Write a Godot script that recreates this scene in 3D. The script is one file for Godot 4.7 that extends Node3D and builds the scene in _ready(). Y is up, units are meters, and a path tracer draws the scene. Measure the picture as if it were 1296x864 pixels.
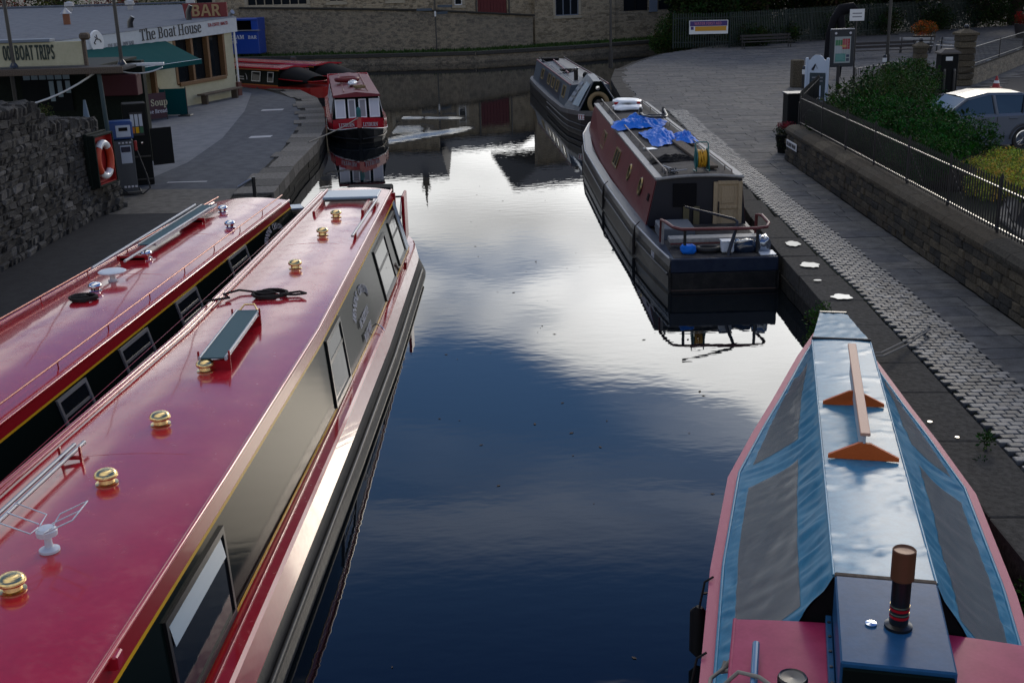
extends Node3D
# A canal basin seen from a bridge: narrowboats, quays, a boat house and a mill across the water.

class MB:
	var v := PackedVector3Array()
	var n := PackedVector3Array()
	var u := PackedVector2Array()
	func put(p: Vector3, k: Vector3, t := Vector2.ZERO) -> void:
		v.append(p); n.append(k); u.append(t)
	func tri(a: Vector3, b: Vector3, c: Vector3) -> void:
		var k := (b - a).cross(c - a).normalized()
		put(a, k); put(c, k); put(b, k)
	func quad(a: Vector3, b: Vector3, c: Vector3, d: Vector3) -> void:
		tri(a, b, c); tri(a, c, d)
	func quadr(a: Vector3, b: Vector3, c: Vector3, d: Vector3) -> MB:
		quad(a, b, c, d); return self
	func quaduv(a: Vector3, b: Vector3, c: Vector3, d: Vector3) -> void:
		var k := (b - a).cross(c - a).normalized()
		put(a, k, Vector2(0, 1)); put(c, k, Vector2(1, 0)); put(b, k, Vector2(1, 1))
		put(a, k, Vector2(0, 1)); put(d, k, Vector2(0, 0)); put(c, k, Vector2(1, 0))
	func qn(a: Vector3, b: Vector3, c: Vector3, d: Vector3, na: Vector3, nb: Vector3, nc: Vector3, nd: Vector3) -> void:
		put(a, na); put(c, nc); put(b, nb); put(a, na); put(d, nd); put(c, nc)
	# box with chamfered edges (c = chamfer), along the axes of B
	func box(o: Vector3, s: Vector3, c := 0.0, B := Basis()) -> MB:
		var h := s / 2.0
		if c <= 0.0:
			for ax in 3:
				for sg in [-1.0, 1.0]:
					var N := Vector3.ZERO; N[ax] = sg
					var U := Vector3.ZERO; U[(ax + 1) % 3] = 1.0
					var W := N.cross(U)
					var P: Vector3 = o + B * (N * h); var uu: Vector3 = B * (U * h); var ww: Vector3 = B * (W * h)
					quad(P - uu - ww, P + uu - ww, P + uu + ww, P - uu + ww)
			return self
		c = minf(c, minf(h.x, minf(h.y, h.z)) * 0.9)
		var at := func(ax: int, sx: float, sy: float, sz: float) -> Vector3:
			var q := Vector3(sx * (h.x - c), sy * (h.y - c), sz * (h.z - c))
			q[ax] += c * [sx, sy, sz][ax]
			return o + B * q
		for ax in 3:
			for sg in [-1.0, 1.0]:
				var P := []
				for k in 4:
					var q := [0.0, 0.0, 0.0]
					q[ax] = sg
					q[(ax + 1) % 3] = [-1.0, 1.0, 1.0, -1.0][k] * sg
					q[(ax + 2) % 3] = [-1.0, -1.0, 1.0, 1.0][k]
					P.append(at.call(ax, q[0], q[1], q[2]))
				quad(P[0], P[1], P[2], P[3])
		for ax in 3:
			var b1 := (ax + 1) % 3; var b2 := (ax + 2) % 3
			for s1 in [-1.0, 1.0]:
				for s2 in [-1.0, 1.0]:
					var q := [0.0, 0.0, 0.0]; q[b1] = s1; q[b2] = s2
					q[ax] = -1.0
					var a: Vector3 = at.call(b1, q[0], q[1], q[2]); var d: Vector3 = at.call(b2, q[0], q[1], q[2])
					q[ax] = 1.0
					var b: Vector3 = at.call(b1, q[0], q[1], q[2]); var e: Vector3 = at.call(b2, q[0], q[1], q[2])
					if s1 * s2 > 0: quad(a, d, e, b)
					else: quad(a, b, e, d)
		for sx in [-1.0, 1.0]:
			for sy in [-1.0, 1.0]:
				for sz in [-1.0, 1.0]:
					var a: Vector3 = at.call(0, sx, sy, sz); var b: Vector3 = at.call(1, sx, sy, sz); var d: Vector3 = at.call(2, sx, sy, sz)
					if sx * sy * sz > 0: tri(a, b, d)
					else: tri(a, d, b)
		return self
	func tube(path: Array, r, sides := 8, caps := true) -> MB:
		var rings := []; var nn := []
		var last := Vector3(0.13, 0.97, 0.21)
		for i in path.size():
			var p: Vector3 = path[i]
			var t: Vector3 = (path[mini(i + 1, path.size() - 1)] - path[maxi(i - 1, 0)]).normalized()
			if absf(last.dot(t)) > 0.95: last = Vector3(0.9, 0.1, 0.4)
			var x := (last - t * last.dot(t)).normalized(); last = x
			var y := t.cross(x)
			var R: float = r[i] if r is Array else r
			var a := []; var b := []
			for k in sides:
				var w := TAU * k / sides
				var d := x * cos(w) + y * sin(w)
				a.append(p + d * R); b.append(d)
			rings.append(a); nn.append(b)
		for i in path.size() - 1:
			for k in sides:
				var j := (k + 1) % sides
				qn(rings[i][k], rings[i][j], rings[i + 1][j], rings[i + 1][k], nn[i][k], nn[i][j], nn[i + 1][j], nn[i + 1][k])
		if caps:
			for k in range(1, sides - 1):
				tri(rings[0][0], rings[0][k + 1], rings[0][k])
				var e: Array = rings[-1]
				tri(e[0], e[k], e[k + 1])
		return self
	# profile of Vector2(radius, height); every segment smooth round, flat along
	func lathe(prof: Array, sides: int, o: Vector3, B := Basis()) -> MB:
		for i in prof.size() - 1:
			var a: Vector2 = prof[i]; var b: Vector2 = prof[i + 1]
			var s := Vector2(b.y - a.y, a.x - b.x).normalized()
			for k in sides:
				var w0 := TAU * k / sides; var w1 := TAU * (k + 1) / sides
				var d0 := Vector3(cos(w0), 0, -sin(w0)); var d1 := Vector3(cos(w1), 0, -sin(w1))
				var n0 := B * (d0 * s.x + Vector3.UP * s.y); var n1 := B * (d1 * s.x + Vector3.UP * s.y)
				qn(o + B * (d0 * a.x + Vector3.UP * a.y), o + B * (d1 * a.x + Vector3.UP * a.y), o + B * (d1 * b.x + Vector3.UP * b.y), o + B * (d0 * b.x + Vector3.UP * b.y), n0, n1, n1, n0)
		return self
	# rings of equal length joined flat; going along the rings the outside is on the left of ring order (ccw seen from the first ring's outside)
	func loft(rings: Array, closed := true, cap0 := true, cap1 := true) -> MB:
		var m: int = rings[0].size()
		for i in rings.size() - 1:
			for k in (m if closed else m - 1):
				var j := (k + 1) % m
				quad(rings[i][k], rings[i][j], rings[i + 1][j], rings[i + 1][k])
		if cap0:
			for k in range(1, m - 1): tri(rings[0][0], rings[0][k + 1], rings[0][k])
		if cap1:
			for k in range(1, m - 1): tri(rings[-1][0], rings[-1][k], rings[-1][k + 1])
		return self
	func grid(nu: int, nv: int, f: Callable) -> MB:
		var p := []; var N := []
		for i in nu + 1:
			var row := []
			for j in nv + 1: row.append(f.call(float(i) / nu, float(j) / nv))
			p.append(row)
		for i in nu + 1:
			var row := []
			for j in nv + 1:
				var a: Vector3 = p[mini(i + 1, nu)][j] - p[maxi(i - 1, 0)][j]
				var b: Vector3 = p[i][mini(j + 1, nv)] - p[i][maxi(j - 1, 0)]
				row.append(a.cross(b).normalized())
			N.append(row)
		for i in nu:
			for j in nv:
				var t := Vector2(float(i) / nu, float(j) / nv)
				put(p[i][j], N[i][j], t); put(p[i + 1][j + 1], N[i + 1][j + 1], t + Vector2(1.0 / nu, 1.0 / nv)); put(p[i + 1][j], N[i + 1][j], t + Vector2(1.0 / nu, 0))
				put(p[i][j], N[i][j], t); put(p[i][j + 1], N[i][j + 1], t + Vector2(0, 1.0 / nv)); put(p[i + 1][j + 1], N[i + 1][j + 1], t + Vector2(1.0 / nu, 1.0 / nv))
		return self
	# polygon in the xy plane of X, from z 0 to d
	func prism(poly: PackedVector2Array, d: float, X := Transform3D()) -> MB:
		if Geometry2D.is_polygon_clockwise(poly): poly.reverse()
		var ix := Geometry2D.triangulate_polygon(poly)
		for k in range(0, ix.size(), 3):
			var A := poly[ix[k]]; var B := poly[ix[k + 1]]; var C := poly[ix[k + 2]]
			if (B - A).cross(C - A) < 0: var T := B; B = C; C = T
			tri(X * Vector3(A.x, A.y, d), X * Vector3(B.x, B.y, d), X * Vector3(C.x, C.y, d))
			tri(X * Vector3(A.x, A.y, 0), X * Vector3(C.x, C.y, 0), X * Vector3(B.x, B.y, 0))
		for k in poly.size():
			var A := poly[k]; var B := poly[(k + 1) % poly.size()]
			quad(X * Vector3(A.x, A.y, 0), X * Vector3(B.x, B.y, 0), X * Vector3(B.x, B.y, d), X * Vector3(A.x, A.y, d))
		return self
	func mesh(o := Vector3.ZERO) -> ArrayMesh:
		if o != Vector3.ZERO:
			for i in v.size(): v[i] -= o
		var a := []; a.resize(Mesh.ARRAY_MAX)
		a[Mesh.ARRAY_VERTEX] = v; a[Mesh.ARRAY_NORMAL] = n; a[Mesh.ARRAY_TEX_UV] = u
		var m := ArrayMesh.new(); m.add_surface_from_arrays(Mesh.PRIMITIVE_TRIANGLES, a)
		return m

var M := {}
var rng := RandomNumberGenerator.new()
var used := {}

func mb() -> MB: return MB.new()
func V(x: float, y: float, z: float) -> Vector3: return Vector3(x, y, z)
func numbered(s: String) -> String:
	var k: int = used.get(s, 0); used[s] = k + 1
	return s if k == 0 else "%s_%03d" % [s, k]
func tag(o: Node, label: String, cat := "", group := "", kind := "") -> Node:
	if label: o.set_meta("label", label)
	if cat: o.set_meta("category", cat)
	if group: o.set_meta("group", group)
	if kind: o.set_meta("kind", kind)
	return o
# a thing: a Node3D at its base, its parts are children
func thing(called: String, at: Vector3, label: String, cat: String, group := "", turn := 0.0) -> Node3D:
	var o := Node3D.new(); o.name = numbered(called); add_child(o)
	o.position = at; o.rotation.y = turn
	tag(o, label, cat, group)
	return o
# a mesh given in world coordinates under a parent that is not turned (or under the root)
func wpart(b: MB, called: String, m: Material, parent: Node = self) -> MeshInstance3D:
	var o := Vector3.ZERO
	var p := parent
	while p != self:
		o += (p as Node3D).position; p = p.get_parent()
	return lpart(b.mesh(o), called, m, parent)
# a mesh in the parent's own coordinates
func lpart(b, called: String, m: Material, parent: Node = self, at := Vector3.ZERO) -> MeshInstance3D:
	var i := MeshInstance3D.new()
	i.mesh = b.mesh() if b is MB else b
	i.name = numbered(called) if parent == self else called
	i.material_override = m; i.position = at
	parent.add_child(i, true)
	return i
func struct(b: MB, called: String, m: Material) -> MeshInstance3D:
	var i := wpart(b, called, m); i.set_meta("kind", "structure"); return i
func text(s: String, size: float, depth: float, font: String, m: Material, called: String, parent: Node, X: Transform3D, stretch := 1.0, style := 400, italic := false) -> MeshInstance3D:
	var f := SystemFont.new(); f.font_names = PackedStringArray([font]); f.font_weight = style; f.font_italic = italic
	var t := TextMesh.new(); t.text = s; t.font = f; t.font_size = 32; t.pixel_size = size / 32.0; t.depth = depth; t.curve_step = 2.0
	var i := MeshInstance3D.new(); i.mesh = t; i.name = called if parent != self else numbered(called); i.material_override = m
	i.transform = X * Transform3D(Basis.from_scale(Vector3(stretch, 1, 1)), Vector3.ZERO)
	parent.add_child(i, true)
	return i
# axes of a flat face: x along, y up, z out of it
func face(o: Vector3, x: Vector3, y: Vector3) -> Transform3D:
	x = x.normalized(); var z := x.cross(y).normalized()
	return Transform3D(Basis(x, z.cross(x), z), o)
func lerpa(zs: Array, xs: Array, z: float) -> float:
	for i in zs.size() - 1:
		if z <= zs[i + 1] or i == zs.size() - 2:
			return lerpf(xs[i], xs[i + 1], (z - zs[i]) / (zs[i + 1] - zs[i]))
	return xs[-1]
func rr(a: float, b: float) -> float: return rng.randf_range(a, b)

# ---------- materials ----------
func lin(c: Color) -> Color: return c.linear_to_srgb()
func noise(seed_: int, freq: float, oct := 4, type := FastNoiseLite.TYPE_SIMPLEX_SMOOTH) -> FastNoiseLite:
	var f := FastNoiseLite.new(); f.seed = seed_; f.frequency = freq; f.noise_type = type
	f.fractal_octaves = oct
	return f
func ramp_tex(f: FastNoiseLite, cols: Array, size := 256, fine := 0.0) -> ImageTexture:
	var d := f.get_seamless_image(size, size).get_data()
	var g := noise(f.seed + 77, 0.12, 2).get_seamless_image(size, size).get_data()
	var out := PackedByteArray(); out.resize(size * size * 3)
	var lut := PackedByteArray()
	for k in 256:
		var t := k / 255.0 * (cols.size() - 1); var i := mini(int(t), cols.size() - 2)
		var c: Color = cols[i].lerp(cols[i + 1], t - i); c = c.linear_to_srgb()
		lut.append(int(clampf(c.r, 0, 1) * 255)); lut.append(int(clampf(c.g, 0, 1) * 255)); lut.append(int(clampf(c.b, 0, 1) * 255))
	for k in size * size:
		var i := clampi(int(d[k] + (g[k] - 128) * fine), 0, 255) * 3
		out[k * 3] = lut[i]; out[k * 3 + 1] = lut[i + 1]; out[k * 3 + 2] = lut[i + 2]
	return ImageTexture.create_from_image(Image.create_from_data(size, size, false, Image.FORMAT_RGB8, out))
func plain(c: Color, rough := 0.5, metal := 0.0, spec := 0.5) -> StandardMaterial3D:
	var m := StandardMaterial3D.new(); m.albedo_color = lin(c); m.roughness = rough; m.metallic = metal; m.metallic_specular = spec
	return m
var bumps := {}
func bump_tex(freq: float) -> ImageTexture:
	var k := 0.03 if freq < 0.025 else 0.09
	if not bumps.has(k): bumps[k] = ImageTexture.create_from_image(noise(905, k, 5).get_seamless_image(512, 512))
	return bumps[k]
# mottled: colours by noise, laid by world or own axes; scale = repeats per metre
func mottled(cols: Array, seed_: int, freq: float, scale: float, rough := 0.85, bump := 0.0, fine := 0.5, own := false, size := 256, stretch := Vector3.ONE) -> StandardMaterial3D:
	var m := StandardMaterial3D.new()
	m.albedo_texture = ramp_tex(noise(seed_, freq), cols, size, fine)
	m.roughness = rough; m.uv1_triplanar = true; m.uv1_world_triplanar = not own; m.uv1_scale = stretch * scale
	m.metallic_specular = 0.28 if rough > 0.6 else 0.4
	if bump > 0.0:
		m.heightmap_enabled = true; m.heightmap_scale = bump
		m.heightmap_texture = bump_tex(freq)
	return m
func paint(c: Color, rough := 0.2, coat := 0.6) -> StandardMaterial3D:
	var m := plain(c, rough); m.clearcoat_enabled = coat > 0.0; m.clearcoat = coat; m.clearcoat_roughness = 0.06
	return m

func _ready() -> void:
	rng.seed = 7
	set_camera_and_light()
	make_materials()
	make_ground()
	make_quay_right()
	make_quay_left()
	make_far_bank()
	make_red_boats()
	make_maroon_boat()
	make_navy_boat()
	make_small_red_boats()
	make_blue_boat()
	make_left_buildings()
	make_left_things()
	make_garden()
	make_plaza_things()
	make_trees()

const SUN := Vector3(0.345, 0.342, -0.874)   # towards the sun, ahead and a little to the side, about 20 degrees up

func set_camera_and_light() -> void:
	var cam := Camera3D.new(); cam.name = "camera"
	var p := deg_to_rad(17.6); var r := deg_to_rad(1.6)
	var up0 := V(0, cos(p), -sin(p)); var fw := V(0, -sin(p), -cos(p))
	cam.transform = Transform3D(Basis(Vector3.RIGHT * cos(r) - up0 * sin(r), up0 * cos(r) + Vector3.RIGHT * sin(r), -fw), V(0, 5.9, 0))
	cam.fov = 32.69; cam.near = 0.1; cam.far = 3000.0
	add_child(cam); cam.current = true
	var sun := DirectionalLight3D.new(); sun.name = "sun"
	sun.light_energy = 0.16; sun.light_angular_distance = 10.0; sun.light_color = Color(1.0, 0.94, 0.85); sun.shadow_enabled = true
	add_child(sun); sun.look_at_from_position(SUN * 50.0, Vector3.ZERO)
	var e := Environment.new()
	e.background_mode = Environment.BG_SKY
	var sky := Sky.new(); var sm := PanoramaSkyMaterial.new(); sm.panorama = sky_image(); sky.sky_material = sm
	e.sky = sky; e.tonemap_mode = Environment.TONE_MAPPER_LINEAR; e.tonemap_exposure = 0.95
	e.sdfgi_enabled = true; e.ssao_enabled = true; e.ssil_enabled = true
	var w := WorldEnvironment.new(); w.name = "environment"; w.environment = e; add_child(w)

# blue air with a broken bank of cloud low down all round, thin wisps higher, brighter towards the sun
func sky_image() -> ImageTexture:
	var W := 1024; var H := 512
	var big := noise(42, 0.55, 6); var wisp := noise(88, 0.5, 5); var tone := noise(52, 1.3, 4)
	var buf := PackedFloat32Array(); buf.resize(W * H * 4)
	var s := SUN.normalized()
	for j in H:
		var el := PI / 2.0 - (j + 0.5) / H * PI
		var eld := rad_to_deg(el)
		var base := Color(0.36, 0.50, 0.74).lerp(Color(0.14, 0.30, 0.62), smoothstep(0.0, 20.0, eld)).lerp(Color(0.030, 0.098, 0.33), smoothstep(21.0, 37.0, eld))
		for i in W:
			var o := (j * W + i) * 4
			if eld < -0.5:
				buf[o] = 0.05; buf[o + 1] = 0.05; buf[o + 2] = 0.05; buf[o + 3] = 1.0; continue
			var az := (i + 0.5) / W * TAU
			var d := V(sin(az) * cos(el), sin(el), -cos(az) * cos(el))
			var q := V(d.x, 0, d.z) / (d.y + 0.22)
			var n1 := big.get_noise_3d(q.x, q.z, 3.0) * 2.0
			var bias := lerpf(0.66, -0.72, smoothstep(16.3, 26.3, eld)) + 0.85 * smoothstep(36.0, 55.0, eld)
			var cov := smoothstep(-0.08, 0.34, n1 + bias)
			var n2 := wisp.get_noise_3d(q.x * 0.7 + q.z * 0.5, q.z * 2.2 - q.x * 0.8, 9.0) * 1.6
			cov = maxf(cov, 0.36 * smoothstep(0.05, 0.75, n2 + 0.1) * (1.0 - smoothstep(25.0, 29.5, eld)))
			var g := rad_to_deg(acos(clampf(d.dot(s), -1, 1)))
			var glow := exp(-(g * g) / 1000.0)
			var t := 0.80 + 0.55 * tone.get_noise_3d(q.x, q.z * 1.5, 1.0)
			var cl := Color(0.95, 0.95, 0.94) * (1.15 * t) * (1.0 + 2.9 * glow)
			var c := base * (1.0 + 0.35 * glow)
			c = c.lerp(cl, cov) + Color(1.0, 0.95, 0.88) * (1.5 * exp(-(g * g) / 30.0))
			buf[o] = c.r; buf[o + 1] = c.g; buf[o + 2] = c.b; buf[o + 3] = 1.0
	return ImageTexture.create_from_image(Image.create_from_data(W, H, false, Image.FORMAT_RGBAF, buf.to_byte_array()))

func make_materials() -> void:
	var red := Color(0.46, 0.012, 0.024)
	M.red = mottled([Color(0.42, 0.010, 0.020), red, Color(0.49, 0.020, 0.032)], 2, 0.02, 0.35, 0.42, 0.0, 0.6)
	M.red.metallic_specular = 0.5; M.red.clearcoat_enabled = true; M.red.clearcoat = 0.6; M.red.clearcoat_roughness = 0.05
	M.red.roughness_texture = ramp_tex(noise(8, 0.03, 5), [Color(0.12, 0.12, 0.12), Color(0.16, 0.16, 0.16), Color(0.42, 0.42, 0.42)], 256, 0.8)
	M.red_deep = paint(Color(0.32, 0.008, 0.014), 0.25, 0.12); M.red_deep.metallic_specular = 0.25
	M.yellow = paint(Color(0.66, 0.36, 0.015), 0.3, 0.0); M.yellow.metallic_specular = 0.2
	M.black_paint = paint(Color(0.005, 0.009, 0.008), 0.12, 0.0); M.black_paint.metallic_specular = 0.09
	M.hull_black = mottled([Color(0.006, 0.007, 0.008), Color(0.014, 0.014, 0.015), Color(0.03, 0.028, 0.026)], 11, 0.02, 0.6, 0.42, 0.15)
	M.glass_dark = plain(Color(0.012, 0.015, 0.018), 0.04, 0.0, 0.3)
	M.curtain = plain(Color(0.55, 0.57, 0.6), 0.4)
	M.white_paint = paint(Color(0.72, 0.73, 0.72), 0.3, 0.3)
	M.grey_frame = plain(Color(0.42, 0.43, 0.45), 0.35, 0.7)
	M.black_frame = plain(Color(0.01, 0.01, 0.011), 0.3)
	M.brass = plain(Color(0.78, 0.58, 0.27), 0.24, 1.0)
	M.chrome = plain(Color(0.72, 0.74, 0.76), 0.12, 1.0)
	M.steel = plain(Color(0.32, 0.33, 0.35), 0.45, 0.8)
	M.aluminium = mottled([Color(0.32, 0.34, 0.36), Color(0.5, 0.52, 0.54)], 4, 0.05, 2.0, 0.4)
	M.grip_teal = mottled([Color(0.05, 0.10, 0.115), Color(0.09, 0.16, 0.175)], 14, 0.2, 6.0, 0.7, 0.05)
	M.white_plastic = plain(Color(0.62, 0.66, 0.7), 0.35)
	M.rope_dark = mottled([Color(0.012, 0.011, 0.012), Color(0.05, 0.045, 0.04)], 15, 0.3, 12.0, 0.9)
	M.rope_light = mottled([Color(0.18, 0.16, 0.13), Color(0.36, 0.34, 0.30)], 16, 0.3, 12.0, 0.9)
	M.maroon = mottled([Color(0.10, 0.012, 0.019), Color(0.13, 0.017, 0.024), Color(0.15, 0.022, 0.028)], 17, 0.02, 0.5, 0.38, 0.08)
	M.navy = mottled([Color(0.008, 0.015, 0.032), Color(0.013, 0.022, 0.046), Color(0.02, 0.03, 0.05)], 18, 0.02, 0.6, 0.35, 0.06)
	M.navy_gloss = paint(Color(0.012, 0.022, 0.045), 0.2, 0.5)
	M.steel_blue = mottled([Color(0.05, 0.07, 0.095), Color(0.08, 0.105, 0.13)], 19, 0.03, 0.8, 0.45)
	M.roof_grey = mottled([Color(0.022, 0.022, 0.023), Color(0.045, 0.042, 0.042), Color(0.075, 0.07, 0.066)], 20, 0.012, 0.7, 0.8, 0.1, 0.8)
	M.pale_edge = mottled([Color(0.20, 0.20, 0.19), Color(0.34, 0.33, 0.31)], 21, 0.03, 1.0, 0.5)
	M.pine = mottled([Color(0.30, 0.22, 0.13), Color(0.44, 0.34, 0.21)], 22, 0.02, 1.6, 0.6, 0.05, 0.5, false, 256, V(6, 1, 6))
	M.tarp_blue = plain(Color(0.010, 0.15, 0.62), 0.55, 0.0, 0.22)
	M.rust_tube = plain(Color(0.13, 0.03, 0.028), 0.5)
	M.hose = plain(Color(0.62, 0.33, 0.02), 0.5)
	M.teal_plastic = plain(Color(0.01, 0.12, 0.12), 0.4)
	M.wood_old = mottled([Color(0.07, 0.055, 0.042), Color(0.14, 0.11, 0.085)], 23, 0.02, 1.4, 0.85, 0.2, 0.6, false, 256, V(3, 3, 0.5))
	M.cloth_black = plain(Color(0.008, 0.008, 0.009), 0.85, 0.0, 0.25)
	M.rubber = plain(Color(0.008, 0.008, 0.008), 0.65)
	M.pink = mottled([Color(0.31, 0.026, 0.085), Color(0.36, 0.034, 0.10), Color(0.40, 0.045, 0.12)], 24, 0.015, 0.8, 0.34); M.pink.metallic_specular = 0.25
	M.pink_rough = mottled([Color(0.42, 0.075, 0.13), Color(0.52, 0.13, 0.19)], 25, 0.1, 3.0, 0.5, 0.1)
	M.canvas = mottled([Color(0.036, 0.175, 0.295), Color(0.048, 0.215, 0.35), Color(0.062, 0.255, 0.40)], 26, 0.03, 1.2, 0.34); M.canvas.metallic_specular = 0.27
	M.canvas_top = M.canvas
	M.canvas_clear = mottled([Color(0.13, 0.135, 0.14), Color(0.19, 0.20, 0.205)], 27, 0.03, 1.0, 0.26)
	M.box_blue = mottled([Color(0.014, 0.07, 0.16), Color(0.02, 0.09, 0.20)], 28, 0.02, 1.0, 0.36, 0.03); M.box_blue.metallic_specular = 0.2
	M.orange = mottled([Color(0.48, 0.085, 0.012), Color(0.58, 0.12, 0.018)], 29, 0.05, 3.0, 0.5)
	M.tile_top = mottled([Color(0.42, 0.22, 0.15), Color(0.55, 0.33, 0.24)], 30, 0.06, 4.0, 0.5)
	M.copper = plain(Color(0.13, 0.055, 0.025), 0.45, 0.3)
	M.soot = plain(Color(0.007, 0.007, 0.008), 0.3)
	M.canvas_clear.transparency = BaseMaterial3D.TRANSPARENCY_ALPHA; M.canvas_clear.albedo_color.a = 0.72
	# masonry and ground
	M.mud = mottled([Color(0.012, 0.012, 0.010), Color(0.03, 0.028, 0.022)], 40, 0.02, 0.4, 0.95)
	M.asphalt = mottled([Color(0.05, 0.056, 0.068), Color(0.07, 0.077, 0.09), Color(0.09, 0.097, 0.11)], 41, 0.01, 0.35, 0.85, 0.15, 0.9, false, 512)
	M.pavement = mottled([Color(0.11, 0.12, 0.135), Color(0.145, 0.154, 0.17), Color(0.175, 0.182, 0.195)], 42, 0.01, 0.3, 0.85, 0.1, 0.7, false, 512)
	M.concrete = mottled([Color(0.075, 0.07, 0.062), Color(0.115, 0.108, 0.096), Color(0.15, 0.14, 0.125)], 43, 0.012, 0.5, 0.85, 0.2, 0.7, false, 512)
	M.tarmac = mottled([Color(0.018, 0.019, 0.022), Color(0.03, 0.031, 0.034)], 44, 0.02, 0.5, 0.8, 0.2, 0.9)
	M.road_white = mottled([Color(0.32, 0.33, 0.35), Color(0.5, 0.5, 0.5)], 45, 0.1, 2.0, 0.7)
	M.flag = []
	for k in 5:
		var b := [0.082, 0.098, 0.07, 0.112, 0.088][k] as float
		var tint: Vector3 = [V(1, 1, 1.02), V(1, 0.98, 0.94), V(1, 1.02, 1.08), V(1.04, 1, 0.94), V(1, 1, 1)][k]
		M.flag.append(mottled([Color(b * 0.6 * tint.x, b * 0.6 * tint.y, b * 0.6 * tint.z), Color(b * tint.x, b * tint.y, b * tint.z), Color(b * 1.35 * tint.x, b * 1.35 * tint.y, b * 1.35 * tint.z)], 50 + k, 0.015, 0.7, 0.8, 0.25, 0.6)); M.flag[k].metallic_specular = 0.35
	M.coping = mottled([Color(0.032, 0.030, 0.026), Color(0.055, 0.052, 0.046), Color(0.08, 0.075, 0.066)], 56, 0.02, 0.8, 0.9, 0.5, 0.7, false, 512)
	M.sett = []
	for k in 4:
		var b := [0.075, 0.125, 0.18, 0.10][k] as float
		M.sett.append(mottled([Color(b * 0.7, b * 0.7, b * 0.68), Color(b * 1.2, b * 1.2, b * 1.17)], 60 + k, 0.08, 2.5, 0.5, 0.25, 0.5))
	M.wallstone = []
	for k in 5:
		var c: Vector3 = [V(0.085, 0.072, 0.052), V(0.060, 0.054, 0.043), V(0.105, 0.087, 0.060), V(0.046, 0.043, 0.037), V(0.075, 0.062, 0.044)][k]
		M.wallstone.append(mottled([Color(c.x * 0.5, c.y * 0.5, c.z * 0.5), Color(c.x, c.y, c.z), Color(c.x * 1.4, c.y * 1.4, c.z * 1.4)], 70 + k, 0.03, 1.6, 0.9, 0.6, 0.8))
	M.rubble = []
	for k in 5:
		var b := [0.040, 0.056, 0.075, 0.030, 0.11][k] as float
		M.rubble.append(mottled([Color(b * 0.6, b * 0.58, b * 0.55), Color(b * 1.2, b * 1.15, b * 1.08), Color(b * 2.2, b * 2.1, b * 1.95)], 80 + k, 0.05, 1.8, 0.92, 0.8, 0.8))
	M.mortar = mottled([Color(0.03, 0.028, 0.025), Color(0.06, 0.056, 0.05)], 86, 0.03, 1.5, 0.95)
	M.kerbstone = []
	for k in 3:
		var b := [0.10, 0.13, 0.155][k] as float
		M.kerbstone.append(mottled([Color(b * 0.6, b * 0.54, b * 0.45), Color(b, b * 0.93, b * 0.82), Color(b * 1.3, b * 1.2, b * 1.06)], 90 + k, 0.03, 1.2, 0.8, 0.5, 0.8))
	M.quay_side = mottled([Color(0.012, 0.012, 0.010), Color(0.026, 0.024, 0.020), Color(0.045, 0.042, 0.034)], 94, 0.03, 0.8, 0.8, 0.8, 0.8)
	M.far_stone = stone_cells(5, [Color(0.12, 0.098, 0.066), Color(0.26, 0.21, 0.14), Color(0.40, 0.33, 0.22), Color(0.19, 0.16, 0.115)])
	M.far_stone2 = stone_cells(9, [Color(0.09, 0.08, 0.06), Color(0.18, 0.15, 0.11), Color(0.29, 0.24, 0.165), Color(0.11, 0.10, 0.08)])
	M.ashlar = mottled([Color(0.30, 0.26, 0.19), Color(0.42, 0.37, 0.28)], 96, 0.03, 0.8, 0.9)
	M.slate = mottled([Color(0.03, 0.032, 0.036), Color(0.06, 0.062, 0.068)], 97, 0.05, 0.8, 0.6)
	M.grass = mottled([Color(0.014, 0.03, 0.008), Color(0.03, 0.06, 0.014), Color(0.05, 0.085, 0.02)], 98, 0.05, 0.7, 0.95, 0.5, 0.8)
	M.earth = mottled([Color(0.012, 0.016, 0.008), Color(0.03, 0.034, 0.018)], 99, 0.04, 0.7, 0.95, 0.5)
	M.iron = plain(Color(0.012, 0.013, 0.015), 0.32, 0.0, 0.6)
	M.water = water_material()
	M.water_still = plain(Color(0.008, 0.008, 0.008), 0.03, 0.0, 0.4)
	M.door_red = mottled([Color(0.075, 0.006, 0.010), Color(0.11, 0.010, 0.014)], 101, 0.03, 1.0, 0.5)
	M.letter_white = plain(Color(0.55, 0.55, 0.58), 0.5)
	M.pale_panel_and_glint = plain(Color(0.26, 0.36, 0.44), 0.25)  # pale panels, and reflections painted on window panes
	M.rail_copper = plain(Color(0.42, 0.16, 0.11), 0.25, 0.4)
	M.hull_dirty = mottled([Color(0.010, 0.010, 0.011), Color(0.022, 0.021, 0.02), Color(0.05, 0.046, 0.042)], 102, 0.02, 0.7, 0.45, 0.2, 0.7)
	M.rust_band = plain(Color(0.05, 0.03, 0.022), 0.7)
	M.rail_worn = mottled([Color(0.10, 0.085, 0.075), Color(0.24, 0.2, 0.17)], 103, 0.06, 2.0, 0.5)
	M.old_gold = plain(Color(0.26, 0.20, 0.09), 0.35, 0.6)
	M.navy_dark = plain(Color(0.006, 0.008, 0.016), 0.4)
	M.pine_pale = M.pine
	M.pine_dim = plain(Color(0.10, 0.085, 0.04), 0.6)
	M.grey_board = plain(Color(0.085, 0.10, 0.12), 0.6)
	M.foil = plain(Color(0.3, 0.34, 0.4), 0.2, 0.8)
	M.pale_edge_dark = mottled([Color(0.05, 0.05, 0.052), Color(0.12, 0.115, 0.11)], 104, 0.03, 1.0, 0.45)
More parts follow.
